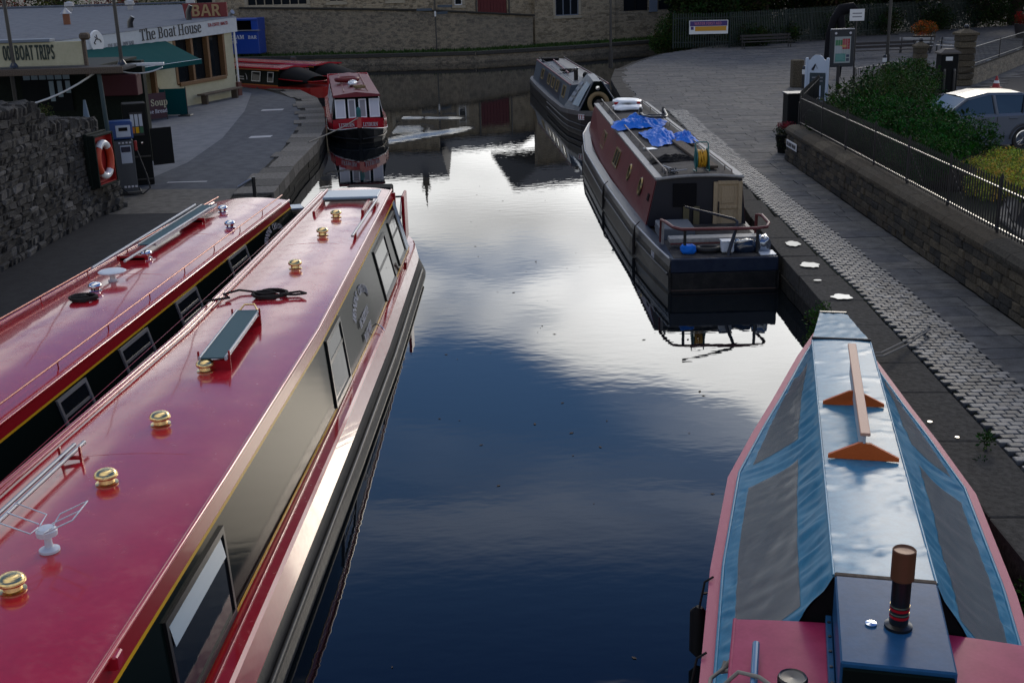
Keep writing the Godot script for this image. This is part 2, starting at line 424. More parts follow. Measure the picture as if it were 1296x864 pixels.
	M.roof_blue = plain(Color(0.035, 0.042, 0.055), 0.5)
	M.pink_trim = plain(Color(0.20, 0.06, 0.07), 0.5)
	M.straw = mottled([Color(0.14, 0.10, 0.05), Color(0.30, 0.22, 0.12)], 105, 0.2, 5.0, 0.9)
	M.red_matt = mottled([Color(0.13, 0.012, 0.014), Color(0.17, 0.018, 0.02)], 106, 0.03, 0.8, 0.5)
	M.red_bright = paint(Color(0.40, 0.018, 0.014), 0.3, 0.4)
	M.orange_line = plain(Color(0.5, 0.15, 0.015), 0.4)
	M.curtain_dark = plain(Color(0.25, 0.25, 0.26), 0.5)
	M.cardboard = plain(Color(0.3, 0.19, 0.1), 0.8)
	M.rail_blue = paint(Color(0.05, 0.16, 0.30), 0.25, 0.4)
	M.web_white = plain(Color(0.42, 0.44, 0.46), 0.5)
	M.cream = mottled([Color(0.42, 0.40, 0.27), Color(0.52, 0.49, 0.34)], 107, 0.02, 0.4, 0.8)
	M.brick_red = plain(Color(0.11, 0.035, 0.025), 0.85)
	M.oak = mottled([Color(0.14, 0.07, 0.03), Color(0.22, 0.12, 0.05)], 108, 0.03, 1.2, 0.6)
	M.pale_pane_dim = plain(Color(0.30, 0.34, 0.30), 0.5)
	M.fascia_white = mottled([Color(0.44, 0.47, 0.49), Color(0.54, 0.57, 0.58)], 109, 0.02, 0.5, 0.6)
	M.ink = plain(Color(0.012, 0.012, 0.016), 0.5)
	M.grey_ink = plain(Color(0.18, 0.19, 0.21), 0.6)
	M.ink_green = plain(Color(0.008, 0.022, 0.016), 0.5)
	M.felt_roof = mottled([Color(0.075, 0.088, 0.11), Color(0.11, 0.125, 0.15), Color(0.14, 0.155, 0.18)], 110, 0.012, 0.25, 0.8, 0.1, 0.7, false, 512)
	M.felt_dark = mottled([Color(0.03, 0.03, 0.033), Color(0.06, 0.06, 0.064)], 111, 0.03, 0.6, 0.9)
	M.terracotta = plain(Color(0.22, 0.085, 0.04), 0.8)
	M.awning_green = plain(Color(0.003, 0.060, 0.062), 0.9, 0.0, 0.2)
	M.sign_red = plain(Color(0.16, 0.008, 0.010), 0.45)
	M.sign_gold = plain(Color(0.34, 0.22, 0.10), 0.5)
	M.banner_purple = plain(Color(0.05, 0.014, 0.024), 0.6)
	M.dark_green = mottled([Color(0.004, 0.009, 0.007), Color(0.010, 0.016, 0.013)], 112, 0.03, 0.8, 0.7)
	M.pole_teal = plain(Color(0.018, 0.045, 0.052), 0.5)
	M.hatch_red = plain(Color(0.055, 0.006, 0.010), 0.7)
	M.box_red = plain(Color(0.30, 0.012, 0.012), 0.45)
	M.orange_ring = plain(Color(0.50, 0.055, 0.018), 0.5)
	M.pump_grey = plain(Color(0.055, 0.062, 0.07), 0.45)
	M.pump_blue = paint(Color(0.012, 0.055, 0.20), 0.35, 0.2)
	M.pump_white = plain(Color(0.42, 0.46, 0.52), 0.5)
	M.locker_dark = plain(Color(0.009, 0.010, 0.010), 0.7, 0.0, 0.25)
	M.grip_green = plain(Color(0.03, 0.12, 0.05), 0.6)
	M.parasol_blue = plain(Color(0.14, 0.20, 0.27), 0.7)
	M.bark = mottled([Color(0.018, 0.014, 0.010), Color(0.05, 0.04, 0.03)], 113, 0.05, 1.0, 0.95)
	M.car_paint = paint(Color(0.085, 0.105, 0.14), 0.4, 0.2)
	M.car_dark = plain(Color(0.03, 0.034, 0.04), 0.5)
	M.glass_car = plain(Color(0.02, 0.026, 0.032), 0.05, 0.0, 0.7)
	M.white_blue = plain(Color(0.44, 0.52, 0.62), 0.5)
	M.sign_teal = plain(Color(0.010, 0.030, 0.042), 0.4)
	M.case_blue = plain(Color(0.008, 0.014, 0.024), 0.4)
	M.sculpture = plain(Color(0.010, 0.010, 0.012), 0.7, 0.0, 0.2)
	M.bin_lid = plain(Color(0.075, 0.065, 0.055), 0.7)
	M.wood_dark = plain(Color(0.022, 0.018, 0.018), 0.6)
	M.palisade = plain(Color(0.004, 0.016, 0.013), 0.55)
	M.banner_violet = plain(Color(0.055, 0.03, 0.16), 0.6)
	M.banner_yellow = plain(Color(0.55, 0.27, 0.015), 0.6)
	M.banner_text = plain(Color(0.40, 0.14, 0.22), 0.6)
	M.pale_blue = plain(Color(0.16, 0.19, 0.23), 0.6)
	M.kiosk_blue = paint(Color(0.008, 0.055, 0.33), 0.35, 0.2)

# rough masonry too far off to tell the stones apart: cells of tone, wider than high
func stone_cells(seed_: int, cols: Array) -> StandardMaterial3D:
	var m := StandardMaterial3D.new()
	var f := noise(seed_, 0.055, 1, FastNoiseLite.TYPE_CELLULAR); f.fractal_type = FastNoiseLite.FRACTAL_NONE
	f.cellular_return_type = FastNoiseLite.RETURN_CELL_VALUE; f.cellular_jitter = 0.8
	m.albedo_texture = ramp_tex(f, cols, 512, 0.9)
	m.roughness = 0.92; m.uv1_triplanar = true; m.uv1_world_triplanar = true; m.uv1_scale = V(0.13, 0.24, 0.13)
	var g := noise(seed_, 0.055, 1, FastNoiseLite.TYPE_CELLULAR); g.fractal_type = FastNoiseLite.FRACTAL_NONE; g.cellular_jitter = 0.8
	g.cellular_return_type = FastNoiseLite.RETURN_DISTANCE2_SUB
	m.heightmap_enabled = true; m.heightmap_scale = 3.0; m.heightmap_texture = ImageTexture.create_from_image(g.get_seamless_image(512, 512))
	return m

func water_material() -> StandardMaterial3D:
	var m := plain(Color(0.0035, 0.0055, 0.0075), 0.012, 0.0, 0.5)
	m.uv1_triplanar = true; m.uv1_world_triplanar = true; m.uv1_scale = V(0.16, 0.16, 0.34)
	m.heightmap_enabled = true; m.heightmap_scale = 0.05
	m.heightmap_texture = ImageTexture.create_from_image(noise(201, 0.018, 3).get_seamless_image(512, 512))
	return m

func poly_top(pts: Array, y: float) -> MB:
	var b := mb(); var p := PackedVector2Array(pts)
	var ix := Geometry2D.triangulate_polygon(p)
	for k in range(0, ix.size(), 3):
		var A := p[ix[k]]; var B := p[ix[k + 1]]; var C := p[ix[k + 2]]
		if (B - A).cross(C - A) > 0: var T := B; B = C; C = T
		b.tri(V(A.x, y, A.y), V(B.x, y, B.y), V(C.x, y, C.y))
	return b
# land: a flat top with walls down along its edge
func land(pts: Array, y: float, depth := 2.2) -> MB:
	var b := poly_top(pts, y); var p := PackedVector2Array(pts)
	var cw := Geometry2D.is_polygon_clockwise(p)
	for k in p.size():
		var A := p[k]; var B := p[(k + 1) % p.size()]
		if not cw: b.quad(V(B.x, y - depth, B.y), V(A.x, y - depth, A.y), V(A.x, y, A.y), V(B.x, y, B.y))
		else: b.quad(V(A.x, y - depth, A.y), V(B.x, y - depth, B.y), V(B.x, y, B.y), V(A.x, y, A.y))
	return b

var right_edge := [Vector2(4.7, 8), Vector2(4.7, -9.7), Vector2(4.8, -11.5), Vector2(5.15, -18.4), Vector2(5.24, -22), Vector2(5.4, -25.5), Vector2(5.7, -29.2), Vector2(5.75, -34), Vector2(5.4, -42), Vector2(5.0, -50), Vector2(5.4, -60), Vector2(6.2, -66.5), Vector2(7.8, -72), Vector2(9.85, -77.5), Vector2(12.5, -81.3), Vector2(15, -85), Vector2(16, -95)]
var left_edge := [Vector2(-7.6, 8), Vector2(-7.5, -26), Vector2(-6.8, -28.4), Vector2(-6.12, -29.9), Vector2(-6.37, -35.2), Vector2(-6.43, -39.5), Vector2(-6.78, -43.8), Vector2(-7.64, -49.3), Vector2(-8.67, -54.3), Vector2(-10.43, -59.4), Vector2(-12.96, -63.2), Vector2(-17, -66.5), Vector2(-24, -71), Vector2(-60, -74)]

func make_ground() -> void:
	var b := mb()
	b.quad(V(-900, -1.4, 400), V(900, -1.4, 400), V(900, -1.4, -900), V(-900, -1.4, -900))
	struct(b, "ground", M.mud)
	# water, with a finer patch where a wake ruffles it
	b = mb()
	var x0 := -4.6; var x1 := -0.9; var z0 := -53.0; var z1 := -42.0
	for q in [[-70, x0, -100, 9], [x1, 20, -100, 9], [x0, x1, -100, z0], [x0, x1, z1, 9]]:
		b.quad(V(q[0], 0, q[3]), V(q[1], 0, q[3]), V(q[1], 0, q[2]), V(q[0], 0, q[2]))
	var wn := noise(9, 1.4, 3)
	b.grid(62, 200, func(s: float, t: float) -> Vector3:
		var x := lerpf(x0, x1, s); var z := lerpf(z1, z0, t)
		var k := (x - x0) / (x1 - x0)
		# crests fan out from the boat's side
		var m := smoothstep(0.0, 0.04, s) * smoothstep(1.0, 0.5, s) * smoothstep(0.0, 0.08, t) * smoothstep(1.0, 0.92, t)
		var up := lerpf(-43.6, -47.6, k); var lo := lerpf(-51.2, -50.2, k)
		var e := exp(-pow((z - up) / 0.75, 2)) * 1.1 + exp(-pow((z - lo) / 0.7, 2)) * 0.9 * (1.0 - k * 0.5) + 0.55 * exp(-pow((z + 47.2) / 2.0, 2)) * (1.0 - smoothstep(0.3, 0.6, k))
		var w := sin(z * 19.0 + 2.5 * wn.get_noise_2d(x * 0.2, z * 0.25) + x * 1.2) * 0.008
		return V(x, w * e * m, z))
	struct(b, "water", M.water)
	# a few leaves and scraps afloat
	b = mb()
	for k in 60:
		var x := rr(-1.2, 3.2); var z := rr(-34.0, -8.0); var a := rr(0, TAU); var s := rr(0.015, 0.045)
		var u := V(cos(a), 0, sin(a)) * s; var w := V(-sin(a), 0, cos(a)) * s * 0.5
		b.quad(V(x, 0.006, z) - u, V(x, 0.007, z) - w, V(x, 0.006, z) + u, V(x, 0.007, z) + w)
	tag(wpart(b, "floating_leaves", M.wood_old), "scattered brown leaves and scraps floating on the canal", "leaves", "", "stuff")

func along(pts: Array, step: float) -> Array:
	var out := []
	for i in pts.size() - 1:
		var a: Vector2 = pts[i]; var c: Vector2 = pts[i + 1]
		var n := maxi(1, int(round(a.distance_to(c) / step)))
		for k in n: out.append(a.lerp(c, float(k) / n))
	out.append(pts[-1])
	return out

func edge_x(pts: Array, z: float) -> float:
	for i in pts.size() - 1:
		var a: Vector2 = pts[i]; var c: Vector2 = pts[i + 1]
		if z <= a.y and z >= c.y: return lerpf(a.x, c.x, (z - a.y) / (c.y - a.y))
	return pts[0].x
const SETT_L := [[8.0, 11.7, 19, 26, 36, 46], [5.42, 5.52, 5.86, 5.96, 6.08, 6.3]]
func sett_left(z: float) -> float: return lerpa(SETT_L[0], SETT_L[1], -z)
func wall_x(z: float) -> float: return lerpa([8.0, 14.0, 20.0, 33.0], [7.62, 7.68, 7.76, 7.95], -z)

# a rough stone block of unit size; variants are shared and scaled
var blocks := []
var flat_blocks := []
func block_variants(rough: float, count := 6, cham := 0.1) -> Array:
	var out := []
	for k in count:
		var b := mb(); b.box(Vector3.ZERO, Vector3.ONE, cham)
		var map := {}
		for i in b.v.size():
			var key := b.v[i].snapped(V(0.001, 0.001, 0.001))
			if not map.has(key): map[key] = V(rr(-1, 1), rr(-1, 1), rr(-1, 1)) * rough
			b.v[i] += map[key]
		for i in range(0, b.v.size(), 3):
			var nn := (b.v[i + 2] - b.v[i]).cross(b.v[i + 1] - b.v[i]).normalized()
			b.n[i] = nn; b.n[i + 1] = nn; b.n[i + 2] = nn
		out.append(b)
	return out
func meshes_of(bs: Array) -> Array:
	var out := []
	for b in bs: out.append(b.mesh())
	return out
func piece(m: Mesh, called: String, mat: Material, parent: Node, X: Transform3D) -> void:
	var i := MeshInstance3D.new(); i.mesh = m; i.name = called; i.material_override = mat
	i.transform = X; parent.add_child(i, true)
func add_block(to: MB, src: MB, X: Transform3D) -> void:
	var nb := X.basis.inverse().transposed()
	for i in src.v.size(): to.put(X * src.v[i], (nb * src.n[i]).normalized())

func make_quay_right() -> void:
	var pts := right_edge.duplicate()
	pts.append_array([Vector2(60, -140), Vector2(900, -400), Vector2(900, 8)])
	var base := struct(land(pts, 0.545), "quay_right", M.quay_side)
	blocks = block_variants(0.045)
	flat_blocks = block_variants(0.010, 6, 0.018)
	var bm := meshes_of(flat_blocks)
	# broad dark edge slabs
	var z := -6.0
	var slabs := struct(poly_top([Vector2(4.8, -6), Vector2(5.1, -6), Vector2(5.1, -6.2), Vector2(4.8, -6.2)], 0.55), "quay_edging", M.coping)
	while z > -66.0:
		var L := rr(1.1, 2.1)
		var zc := z - L / 2
		var a := edge_x(right_edge, zc) - 0.03; var c := sett_left(zc) if zc > -46 else a + 0.7
		var w := maxf(c - a - 0.015, 0.3)
		var sl := atan2(edge_x(right_edge, z) - edge_x(right_edge, z - L), L)
		piece(bm[rng.randi() % 6], "slab", M.coping, slabs, Transform3D(Basis(Vector3.UP, sl) * Basis.from_scale(V(w, 0.32, L - 0.02)), V(a + w / 2, 0.44 + rr(-0.006, 0.006), zc)))
		z -= L
	# wall courses under the slabs, seen above the water
	z = -8.0
	var face_stones := 0
	while z > -36.0:
		var L := rr(0.5, 0.9)
		var a := edge_x(right_edge, z - L / 2)
		piece(bm[rng.randi() % 6], "block", M.quay_side, slabs, Transform3D(Basis.from_scale(V(0.3, 0.26, L - 0.02)), V(a + 0.10 + rr(-0.02, 0.02), 0.14, z - L / 2)))
		z -= L
		face_stones += 1
	# strip of setts
	var strip := struct(poly_top([Vector2(5.45, -7), Vector2(6.6, -7), Vector2(6.72, -19), Vector2(7.0, -46), Vector2(6.3, -46), Vector2(5.96, -26), Vector2(5.86, -19)], 0.575), "sett_strip", M.earth)
	var rest := mb()
	z = -9.0; var count := 0; var row := 0
	var sv := block_variants(0.035, 6, 0.075); var sm_ := meshes_of(sv)
	while z > -46.0:
		var d := 0.128
		var a := sett_left(z) + 0.03; var W := lerpf(1.02, 0.74, clampf((-z - 9.0) / 18.0, 0, 1))
		var n := 6 if row % 2 == 0 else 5
		var step := W / 5.6
		for k in n:
			var x := a + (k + (0.0 if row % 2 == 0 else 0.5) + 0.4) * step
			var sx := step * rr(0.91, 0.97)
			var X := Transform3D(Basis(V(0, 1, 0), rr(-0.05, 0.05)) * Basis(V(rr(-1, 1), 0, rr(-1, 1)).normalized(), rr(0, 0.02)) * Basis.from_scale(V(sx, 0.12, d * rr(0.88, 0.96))), V(x, 0.545 + rr(-0.005, 0.006), z - d / 2))
			var seen := z < -11.2 + (x - 5.5) * -2.3
			if seen and count < 300:
				piece(sm_[rng.randi() % 6], "sett", M.sett[rng.randi() % 4], strip, X); count += 1
			else: add_block(rest, sv[rng.randi() % 6], X)
		z -= d; row += 1
	var r := wpart(rest, "setts", M.sett[1], strip); r.set_meta("kind", "stuff")
	# towpath flags between setts and wall
	var flags := struct(poly_top([Vector2(6.5, -7), Vector2(7.7, -7), Vector2(7.95, -33), Vector2(6.72, -33)], 0.56), "towpath_flags", M.mud)
	z = -9.0
	while z > -33.0:
		var d := rr(0.42, 0.6)
		var a := sett_left(z - d / 2) + lerpf(1.02, 0.76, clampf((-z - 9.0) / 18.0, 0, 1)); var e := wall_x(z) - 0.02
		var cut := [a]
		var x := a
		while x < e - 0.5:
			x += rr(0.5, 0.95)
			if x > e - 0.25: x = e
			cut.append(minf(x, e))
		if cut[-1] < e: cut.append(e)
		for k in cut.size() - 1:
			var w: float = cut[k + 1] - cut[k]
			piece(bm[rng.randi() % 6], "flag", M.flag[rng.randi() % 5], flags, Transform3D(Basis(V(rr(-1, 1), 0, rr(-1, 1)).normalized(), rr(0, 0.006)) * Basis.from_scale(V(w - 0.016, 0.1, d - 0.016)), V(cut[k] + w / 2, 0.555 + rr(-0.003, 0.004), z - d / 2)))
		z -= d
	# the open paved square beyond the wall
	var sq := struct(poly_top([Vector2(6.3, -33), Vector2(9.0, -33), Vector2(9.4, -36), Vector2(20, -50), Vector2(40, -75), Vector2(60, -110), Vector2(16, -86), Vector2(12.9, -81.3), Vector2(10.2, -77.5), Vector2(8.2, -72), Vector2(6.5, -66.5), Vector2(5.7, -60), Vector2(5.6, -50), Vector2(6.0, -42)], 0.562), "paved_square", M.flag[0])
	var more := [mb(), mb(), mb(), mb(), mb()]
	z = -33.0; count = 0
	while z > -84.0:
		var d := rr(0.45, 0.62)
		var a := maxf(edge_x(right_edge, z - d / 2) + 0.72, sett_left(z) + 0.75 if z > -46 else 0.0); var e := 9.2 if z > -36 else lerpf(9.4, 34.0, clampf((-z - 36) / 34.0, 0, 1))
		if z > -42: e = lerpf(9.3, 12.0, clampf((-z - 36) / 6.0, 0, 1))
		var x := a + rr(-0.3, 0)
		while x < e:
			var w := rr(0.6, 1.5)
			var k := rng.randi() % 5
			var X := Transform3D(Basis(V(rr(-1, 1), 0, rr(-1, 1)).normalized(), rr(0, 0.005)) * Basis.from_scale(V(w - 0.016, 0.1, d - 0.016)), V(x + w / 2, 0.553 + rr(-0.003, 0.005), z - d / 2))
			if count < 290: piece(bm[rng.randi() % 6], "flag", M.flag[k], sq, X); count += 1
			else: add_block(more[k], flat_blocks[rng.randi() % 6], X)
			x += w
		z -= d
	for k in 5:
		var q := wpart(more[k], "flags", M.flag[k], sq); q.set_meta("kind", "stuff")
	# puddles on the slabs
	var pn := noise(4, 1.2, 3)
	for p in [[5.62, -22.55, 0.15, 0.22], [5.54, -20.8, 0.16, 0.20], [5.5, -18.6, 0.17, 0.16], [5.38, -19.7, 0.07, 0.05], [5.0, -13.0, 0.03, 0.03], [5.14, -12.5, 0.025, 0.03]]:
		var b := mb()
		for k in 20:
			var w0 := TAU * k / 20; var w1 := TAU * (k + 1) / 20
			var r0 := 1.0 + 0.4 * pn.get_noise_2d(cos(w0) + p[0] * 9, sin(w0)); var r1 := 1.0 + 0.4 * pn.get_noise_2d(cos(w1) + p[0] * 9, sin(w1))
			b.tri(V(p[0], 0.622, p[1]), V(p[0] + cos(w1) * p[2] * r1, 0.622, p[1] + sin(w1) * p[3] * r1), V(p[0] + cos(w0) * p[2] * r0, 0.622, p[1] + sin(w0) * p[3] * r0))
		struct(b, "puddle", M.water_still)
	make_garden_wall(meshes_of(blocks))

func make_garden_wall(bm: Array) -> void:
	var w := thing("stone_wall", V(7.9, 0.6, -24), "low coursed stone garden wall beside the towpath with rounded coping", "wall")
	var core := mb()
	var rings := []
	for z in [-8.0, -14.0, -20.0, -26.0, -33.0]:
		var x := wall_x(z)
		rings.append([V(x + 0.08, 0.5, z), V(x + 0.08, 1.42, z), V(x + 0.5, 1.42, z), V(x + 0.5, 0.5, z)])
	core.loft(rings)
	wpart(core, "core", M.mortar, w)
	var count := 0
	var rest := mb()
	var o := w.position
	for c in 6:
		var z := -13.0 - rr(0, 0.3)
		var h := 0.145
		var y := 0.6 + (c + 0.5) * h
		while z > -32.9:
			var L := rr(0.22, 0.56)
			var x := wall_x(z - L / 2)
			var X := Transform3D(Basis(Vector3.UP, rr(-0.02, 0.02)) * Basis.from_scale(V(0.2, h - 0.012, L - 0.014)), V(x + 0.085 + rr(-0.018, 0.012), y, z - L / 2))
			if z < -15.8 and count < 300:
				piece(bm[rng.randi() % 6], "stone", M.wallstone[rng.randi() % 5], w, Transform3D(X.basis, X.origin - o)); count += 1
			else: add_block(rest, blocks[rng.randi() % 6], X)
			z -= L
	# far end face
	for c in 6:
		for k in 2:
			piece(bm[rng.randi() % 6], "stone", M.wallstone[rng.randi() % 5], w, Transform3D(Basis.from_scale(V(0.26, 0.133, 0.16)), V(8.1 + k * 0.27, 0.6 + (c + 0.5) * 0.145, -33.02) - o))
	var rs := wpart(rest, "stones", M.wallstone[0], w); rs.set_meta("kind", "stuff")
	# coping: rounded lengths
	var z := -9.0
	while z > -33.0:
		var L := rr(0.8, 1.3)
		if z - L < -33.2: L = z + 33.2
		var prof := []
		for k in 9:
			var t := k / 8.0
			prof.append(Vector2(lerpf(-0.04, 0.58, t), 1.46 + 0.12 * sqrt(maxf(0.0, 1.0 - pow(2 * t - 1, 2)))))
		var A := []; var B := []
		A.append(V(wall_x(z) - 0.04, 1.40, z - 0.006)); B.append(V(wall_x(z - L) - 0.04, 1.40, z - L + 0.006))
		for q in prof:
			A.append(V(wall_x(z) + q.x, q.y, z - 0.006)); B.append(V(wall_x(z - L) + q.x, q.y + rr(-0.004, 0.004), z - L + 0.006))
		A.append(V(wall_x(z) + 0.58, 1.40, z - 0.006)); B.append(V(wall_x(z - L) + 0.58, 1.40, z - L + 0.006))
		wpart(mb().loft([A, B]), "coping_stone", M.wallstone[[1, 0, 4, 2][rng.randi() % 4]], w)
		z -= L
	# railing on the wall
	var f := thing("railing", V(8.3, 1.55, -24), "black iron railing of thin spiked bars on top of the towpath garden wall", "railing")
	var fx := func(zz: float) -> float: return wall_x(zz) + 0.34
	for h in [1.66, 2.32]:
		var p := []
		for zz in [-12.0, -14.0, -20.0, -26.0, -33.0]: p.append(V(fx.call(zz), h, zz))
		var b := mb(); 
		for k in p.size() - 1:
			var dd: Vector3 = p[k + 1] - p[k]
			b.box((p[k] + p[k + 1]) / 2, V(0.045, 0.014, dd.length()), 0.003, Basis(Vector3.UP, atan2(dd.x, dd.z)))
		wpart(b, "rail", M.iron, f)
	var bar := mb()
	bar.tube([V(0, 0, 0), V(0, 0.80, 0)], 0.012, 6); bar.tube([V(0, 0.80, 0), V(0, 0.83, 0), V(0, 0.89, 0)], [0.012, 0.017, 0.001], 6)
	var barm := bar.mesh()
	var zz := -15.6
	while zz > -33.0:
		piece(barm, "bar", M.iron, f, Transform3D(Basis(), V(fx.call(zz), 1.60, zz) - f.position))
		zz -= 0.115
	zz = -16.5
	while zz > -33.2:
		wpart(mb().box(V(fx.call(zz), 2.0, zz), V(0.04, 0.95, 0.04), 0.005).tube([V(fx.call(zz), 2.45, zz), V(fx.call(zz), 2.5, zz), V(fx.call(zz), 2.56, zz)], [0.02, 0.032, 0.004], 8), "post", M.iron, f)
		wpart(mb().tube([V(fx.call(zz), 2.3, zz), V(fx.call(zz) + 0.3, 1.62, zz)], 0.01, 6), "stay", M.iron, f)
		zz -= 2.35
	# return of the railing round the garden
	var f2 := thing("railing", V(10.0, 0.6, -37), "black iron railing returning round the hedge beside the paved square", "railing")
	var A := V(8.3, 0, -33.2); var B := V(11.4, 0, -43.0)
	for h in [1.66, 2.32]:
		wpart(mb().tube([A + V(0, h, 0), B + V(0, h - 0.4, 0)], 0.016, 6), "rail", M.iron, f2)
	for k in 60:
		var t := k / 60.0
		piece(barm, "bar", M.iron, f2, Transform3D(Basis(), A.lerp(B, t) + V(0, 1.60 - 0.4 * t, 0) - f2.position))
	for t in [0.0, 0.33, 0.66, 1.0]:
		wpart(mb().box(A.lerp(B, t) + V(0, 1.35 - 0.2 * t, 0), V(0.05, 1.7, 0.05), 0.006), "post", M.iron, f2)
	# small name plate on the wall
	var pl := thing("name_plate", V(7.92, 1.1, -32.6), "small white name plate fixed to the end of the low garden wall", "sign")
	wpart(mb().box(V(wall_x(-32.4) - 0.045, 1.12, -32.3), V(0.02, 0.2, 1.15), 0.004), "plate", M.white_paint, pl)
	text("BELMONT WHARF", 0.15, 0.004, "Droid Sans", M.black_frame, "lettering", pl, face(V(wall_x(-32.4) - 0.057, 1.12, -32.3) - pl.position, V(0, 0, 1), Vector3.UP), 0.8, 700)

func make_quay_left() -> void:
	var pts := left_edge.duplicate()
	pts.append_array([Vector2(-900, -80), Vector2(-900, 8)])
	struct(land(pts, 0.58), "quay_left", M.quay_side)
	# surfaces
	struct(poly_top([Vector2(-7.55, 8), Vector2(-7.45, -26), Vector2(-7.0, -27.6), Vector2(-14, -27.9), Vector2(-20, -28), Vector2(-20, 8)], 0.60), "tarmac_yard", M.tarmac)
	struct(poly_top([Vector2(-6.9, -27.6), Vector2(-7.2, -30.8), Vector2(-10.5, -31.2), Vector2(-16, -31.4), Vector2(-16, -27.95)], 0.604), "concrete_apron", M.concrete)
	struct(poly_top([Vector2(-7.1, -30.8), Vector2(-7.15, -34), Vector2(-7.3, -38), Vector2(-7.8, -44), Vector2(-8.6, -49.5), Vector2(-9.7, -54.6), Vector2(-12.3, -60), Vector2(-16, -64.5), Vector2(-60, -72), Vector2(-60, -31.5), Vector2(-10.5, -31.2)], 0.60), "road", M.asphalt)
	struct(poly_top([Vector2(-10.3, -31.3), Vector2(-10.1, -33), Vector2(-9.8, -35.8), Vector2(-10.0, -41.3), Vector2(-11.05, -50), Vector2(-12.4, -58), Vector2(-16, -63), Vector2(-24, -63), Vector2(-24, -31.4)], 0.604), "pavement", M.pavement)
	for q in [[-8.87, -32.1, 1.1, 0.14, 0.0], [-8.66, -41.4, 0.75, 0.5, 0.1], [-9.88, -50.1, 0.9, 0.5, 0.1]]:
		struct(poly_top([Vector2(q[0] - q[2] / 2, q[1] - q[3] / 2 + q[4]), Vector2(q[0] + q[2] / 2, q[1] - q[3] / 2), Vector2(q[0] + q[2] / 2, q[1] + q[3] / 2), Vector2(q[0] - q[2] / 2, q[1] + q[3] / 2 + q[4])], 0.610), "painted_marking", M.road_white)
	# worn coping stones along the curved edge
	var kerb := struct(poly_top([Vector2(-6.5, -30), Vector2(-6.4, -31), Vector2(-7, -31)], 0.59), "kerb_stones", M.kerbstone[0])
	var bm := meshes_of(flat_blocks)
	var outer := along([left_edge[3], left_edge[4], left_edge[5], left_edge[6], left_edge[7], left_edge[8], left_edge[9], left_edge[10], left_edge[11]], 1.05)
	for k in outer.size() - 1:
		var a: Vector2 = outer[k]; var c: Vector2 = outer[k + 1]
		var d := (c - a).normalized(); var L := a.distance_to(c); var inn := Vector2(-d.y, d.x) * -1.0
		if inn.x > 0: inn = -inn
		var W := [0.75, 1.05, 0.9, 1.2][rng.randi() % 4] as float
		var m := (a + c) / 2 + inn * (W / 2 - 0.06)
		piece(bm[rng.randi() % 6], "kerb_stone", M.kerbstone[rng.randi() % 3], kerb, Transform3D(Basis(Vector3.UP, atan2(d.x, d.y)) * Basis.from_scale(V(W, 0.34, L - 0.03)), V(m.x, 0.47 + rr(-0.01, 0.012), m.y)))
		for row in 2:
			piece(bm[rng.randi() % 6], "block", M.quay_side, kerb, Transform3D(Basis(Vector3.UP, atan2(d.x, d.y)) * Basis.from_scale(V(0.3, 0.2, L - 0.03)), V(m.x, 0, m.y) - V(inn.x, 0, inn.y) * (W / 2 - 0.2 + rr(0, 0.03)) + V(0, 0.2 - row * 0.21, 0)))

func make_far_bank() -> void:
	var edge := [Vector2(-200, -88), Vector2(-40, -86), Vector2(-20, -84), Vector2(-9.4, -83.3), Vector2(-2, -83), Vector2(5, -86.5), Vector2(12, -91.5), Vector2(18, -95.5)]
	var pts := edge.duplicate(); pts.append_array([Vector2(60, -141), Vector2(900, -401), Vector2(900, -900), Vector2(-900, -900), Vector2(-900, -90)])
	struct(land(pts, 0.66), "far_bank", M.far_stone2)
	var g := [Vector2(-60, -86.6), Vector2(-40, -86.5), Vector2(-20, -84.6), Vector2(-9.4, -83.9), Vector2(-2, -83.6), Vector2(5, -87.1), Vector2(12, -92.1), Vector2(18, -96.2), Vector2(17, -103), Vector2(5, -96), Vector2(-60, -96)]
	struct(poly_top(g, 0.69), "bank_grass", M.grass)
	# rough grass blades as low tufts
	var t := mb(); 
	for k in 2600:
		var s := rng.randf(); var i := int(s * 5.0); var f := s * 5.0 - i
		var a: Vector2 = [Vector2(-24, -85), Vector2(-9.4, -83.9), Vector2(-2, -83.6), Vector2(5, -87.1), Vector2(12, -92.1)][i]
		var c: Vector2 = [Vector2(-9.4, -83.9), Vector2(-2, -83.6), Vector2(5, -87.1), Vector2(12, -92.1), Vector2(18, -96.2)][i]
		var p := a.lerp(c, f) + Vector2(0, -rr(0, 2.6))
		var w := rr(0, PI); var h := rr(0.08, 0.26); var dx := cos(w) * 0.07; var dz := sin(w) * 0.07
		t.tri(V(p.x - dx, 0.68, p.y - dz), V(p.x + dx, 0.68, p.y + dz), V(p.x + rr(-0.08, 0.08), 0.68 + h, p.y + rr(-0.08, 0.08)))
	var gt := wpart(t, "grass", M.grass); tag(gt, "strip of short green grass along the far canal bank", "grass", "", "stuff")
	# coping of the bank
	var bank := mb()
	for i in range(1, edge.size() - 1):
		var a: Vector2 = edge[i]; var c: Vector2 = edge[i + 1]; var d := (c - a).normalized()
		bank.box(V((a.x + c.x) / 2, 0.6, (a.y + c.y) / 2 - 0.2), V(0.6, 0.24, a.distance_to(c)), 0.02, Basis(Vector3.UP, atan2(d.x, d.y)))
	struct(bank, "bank_coping", M.coping)
	make_mill()

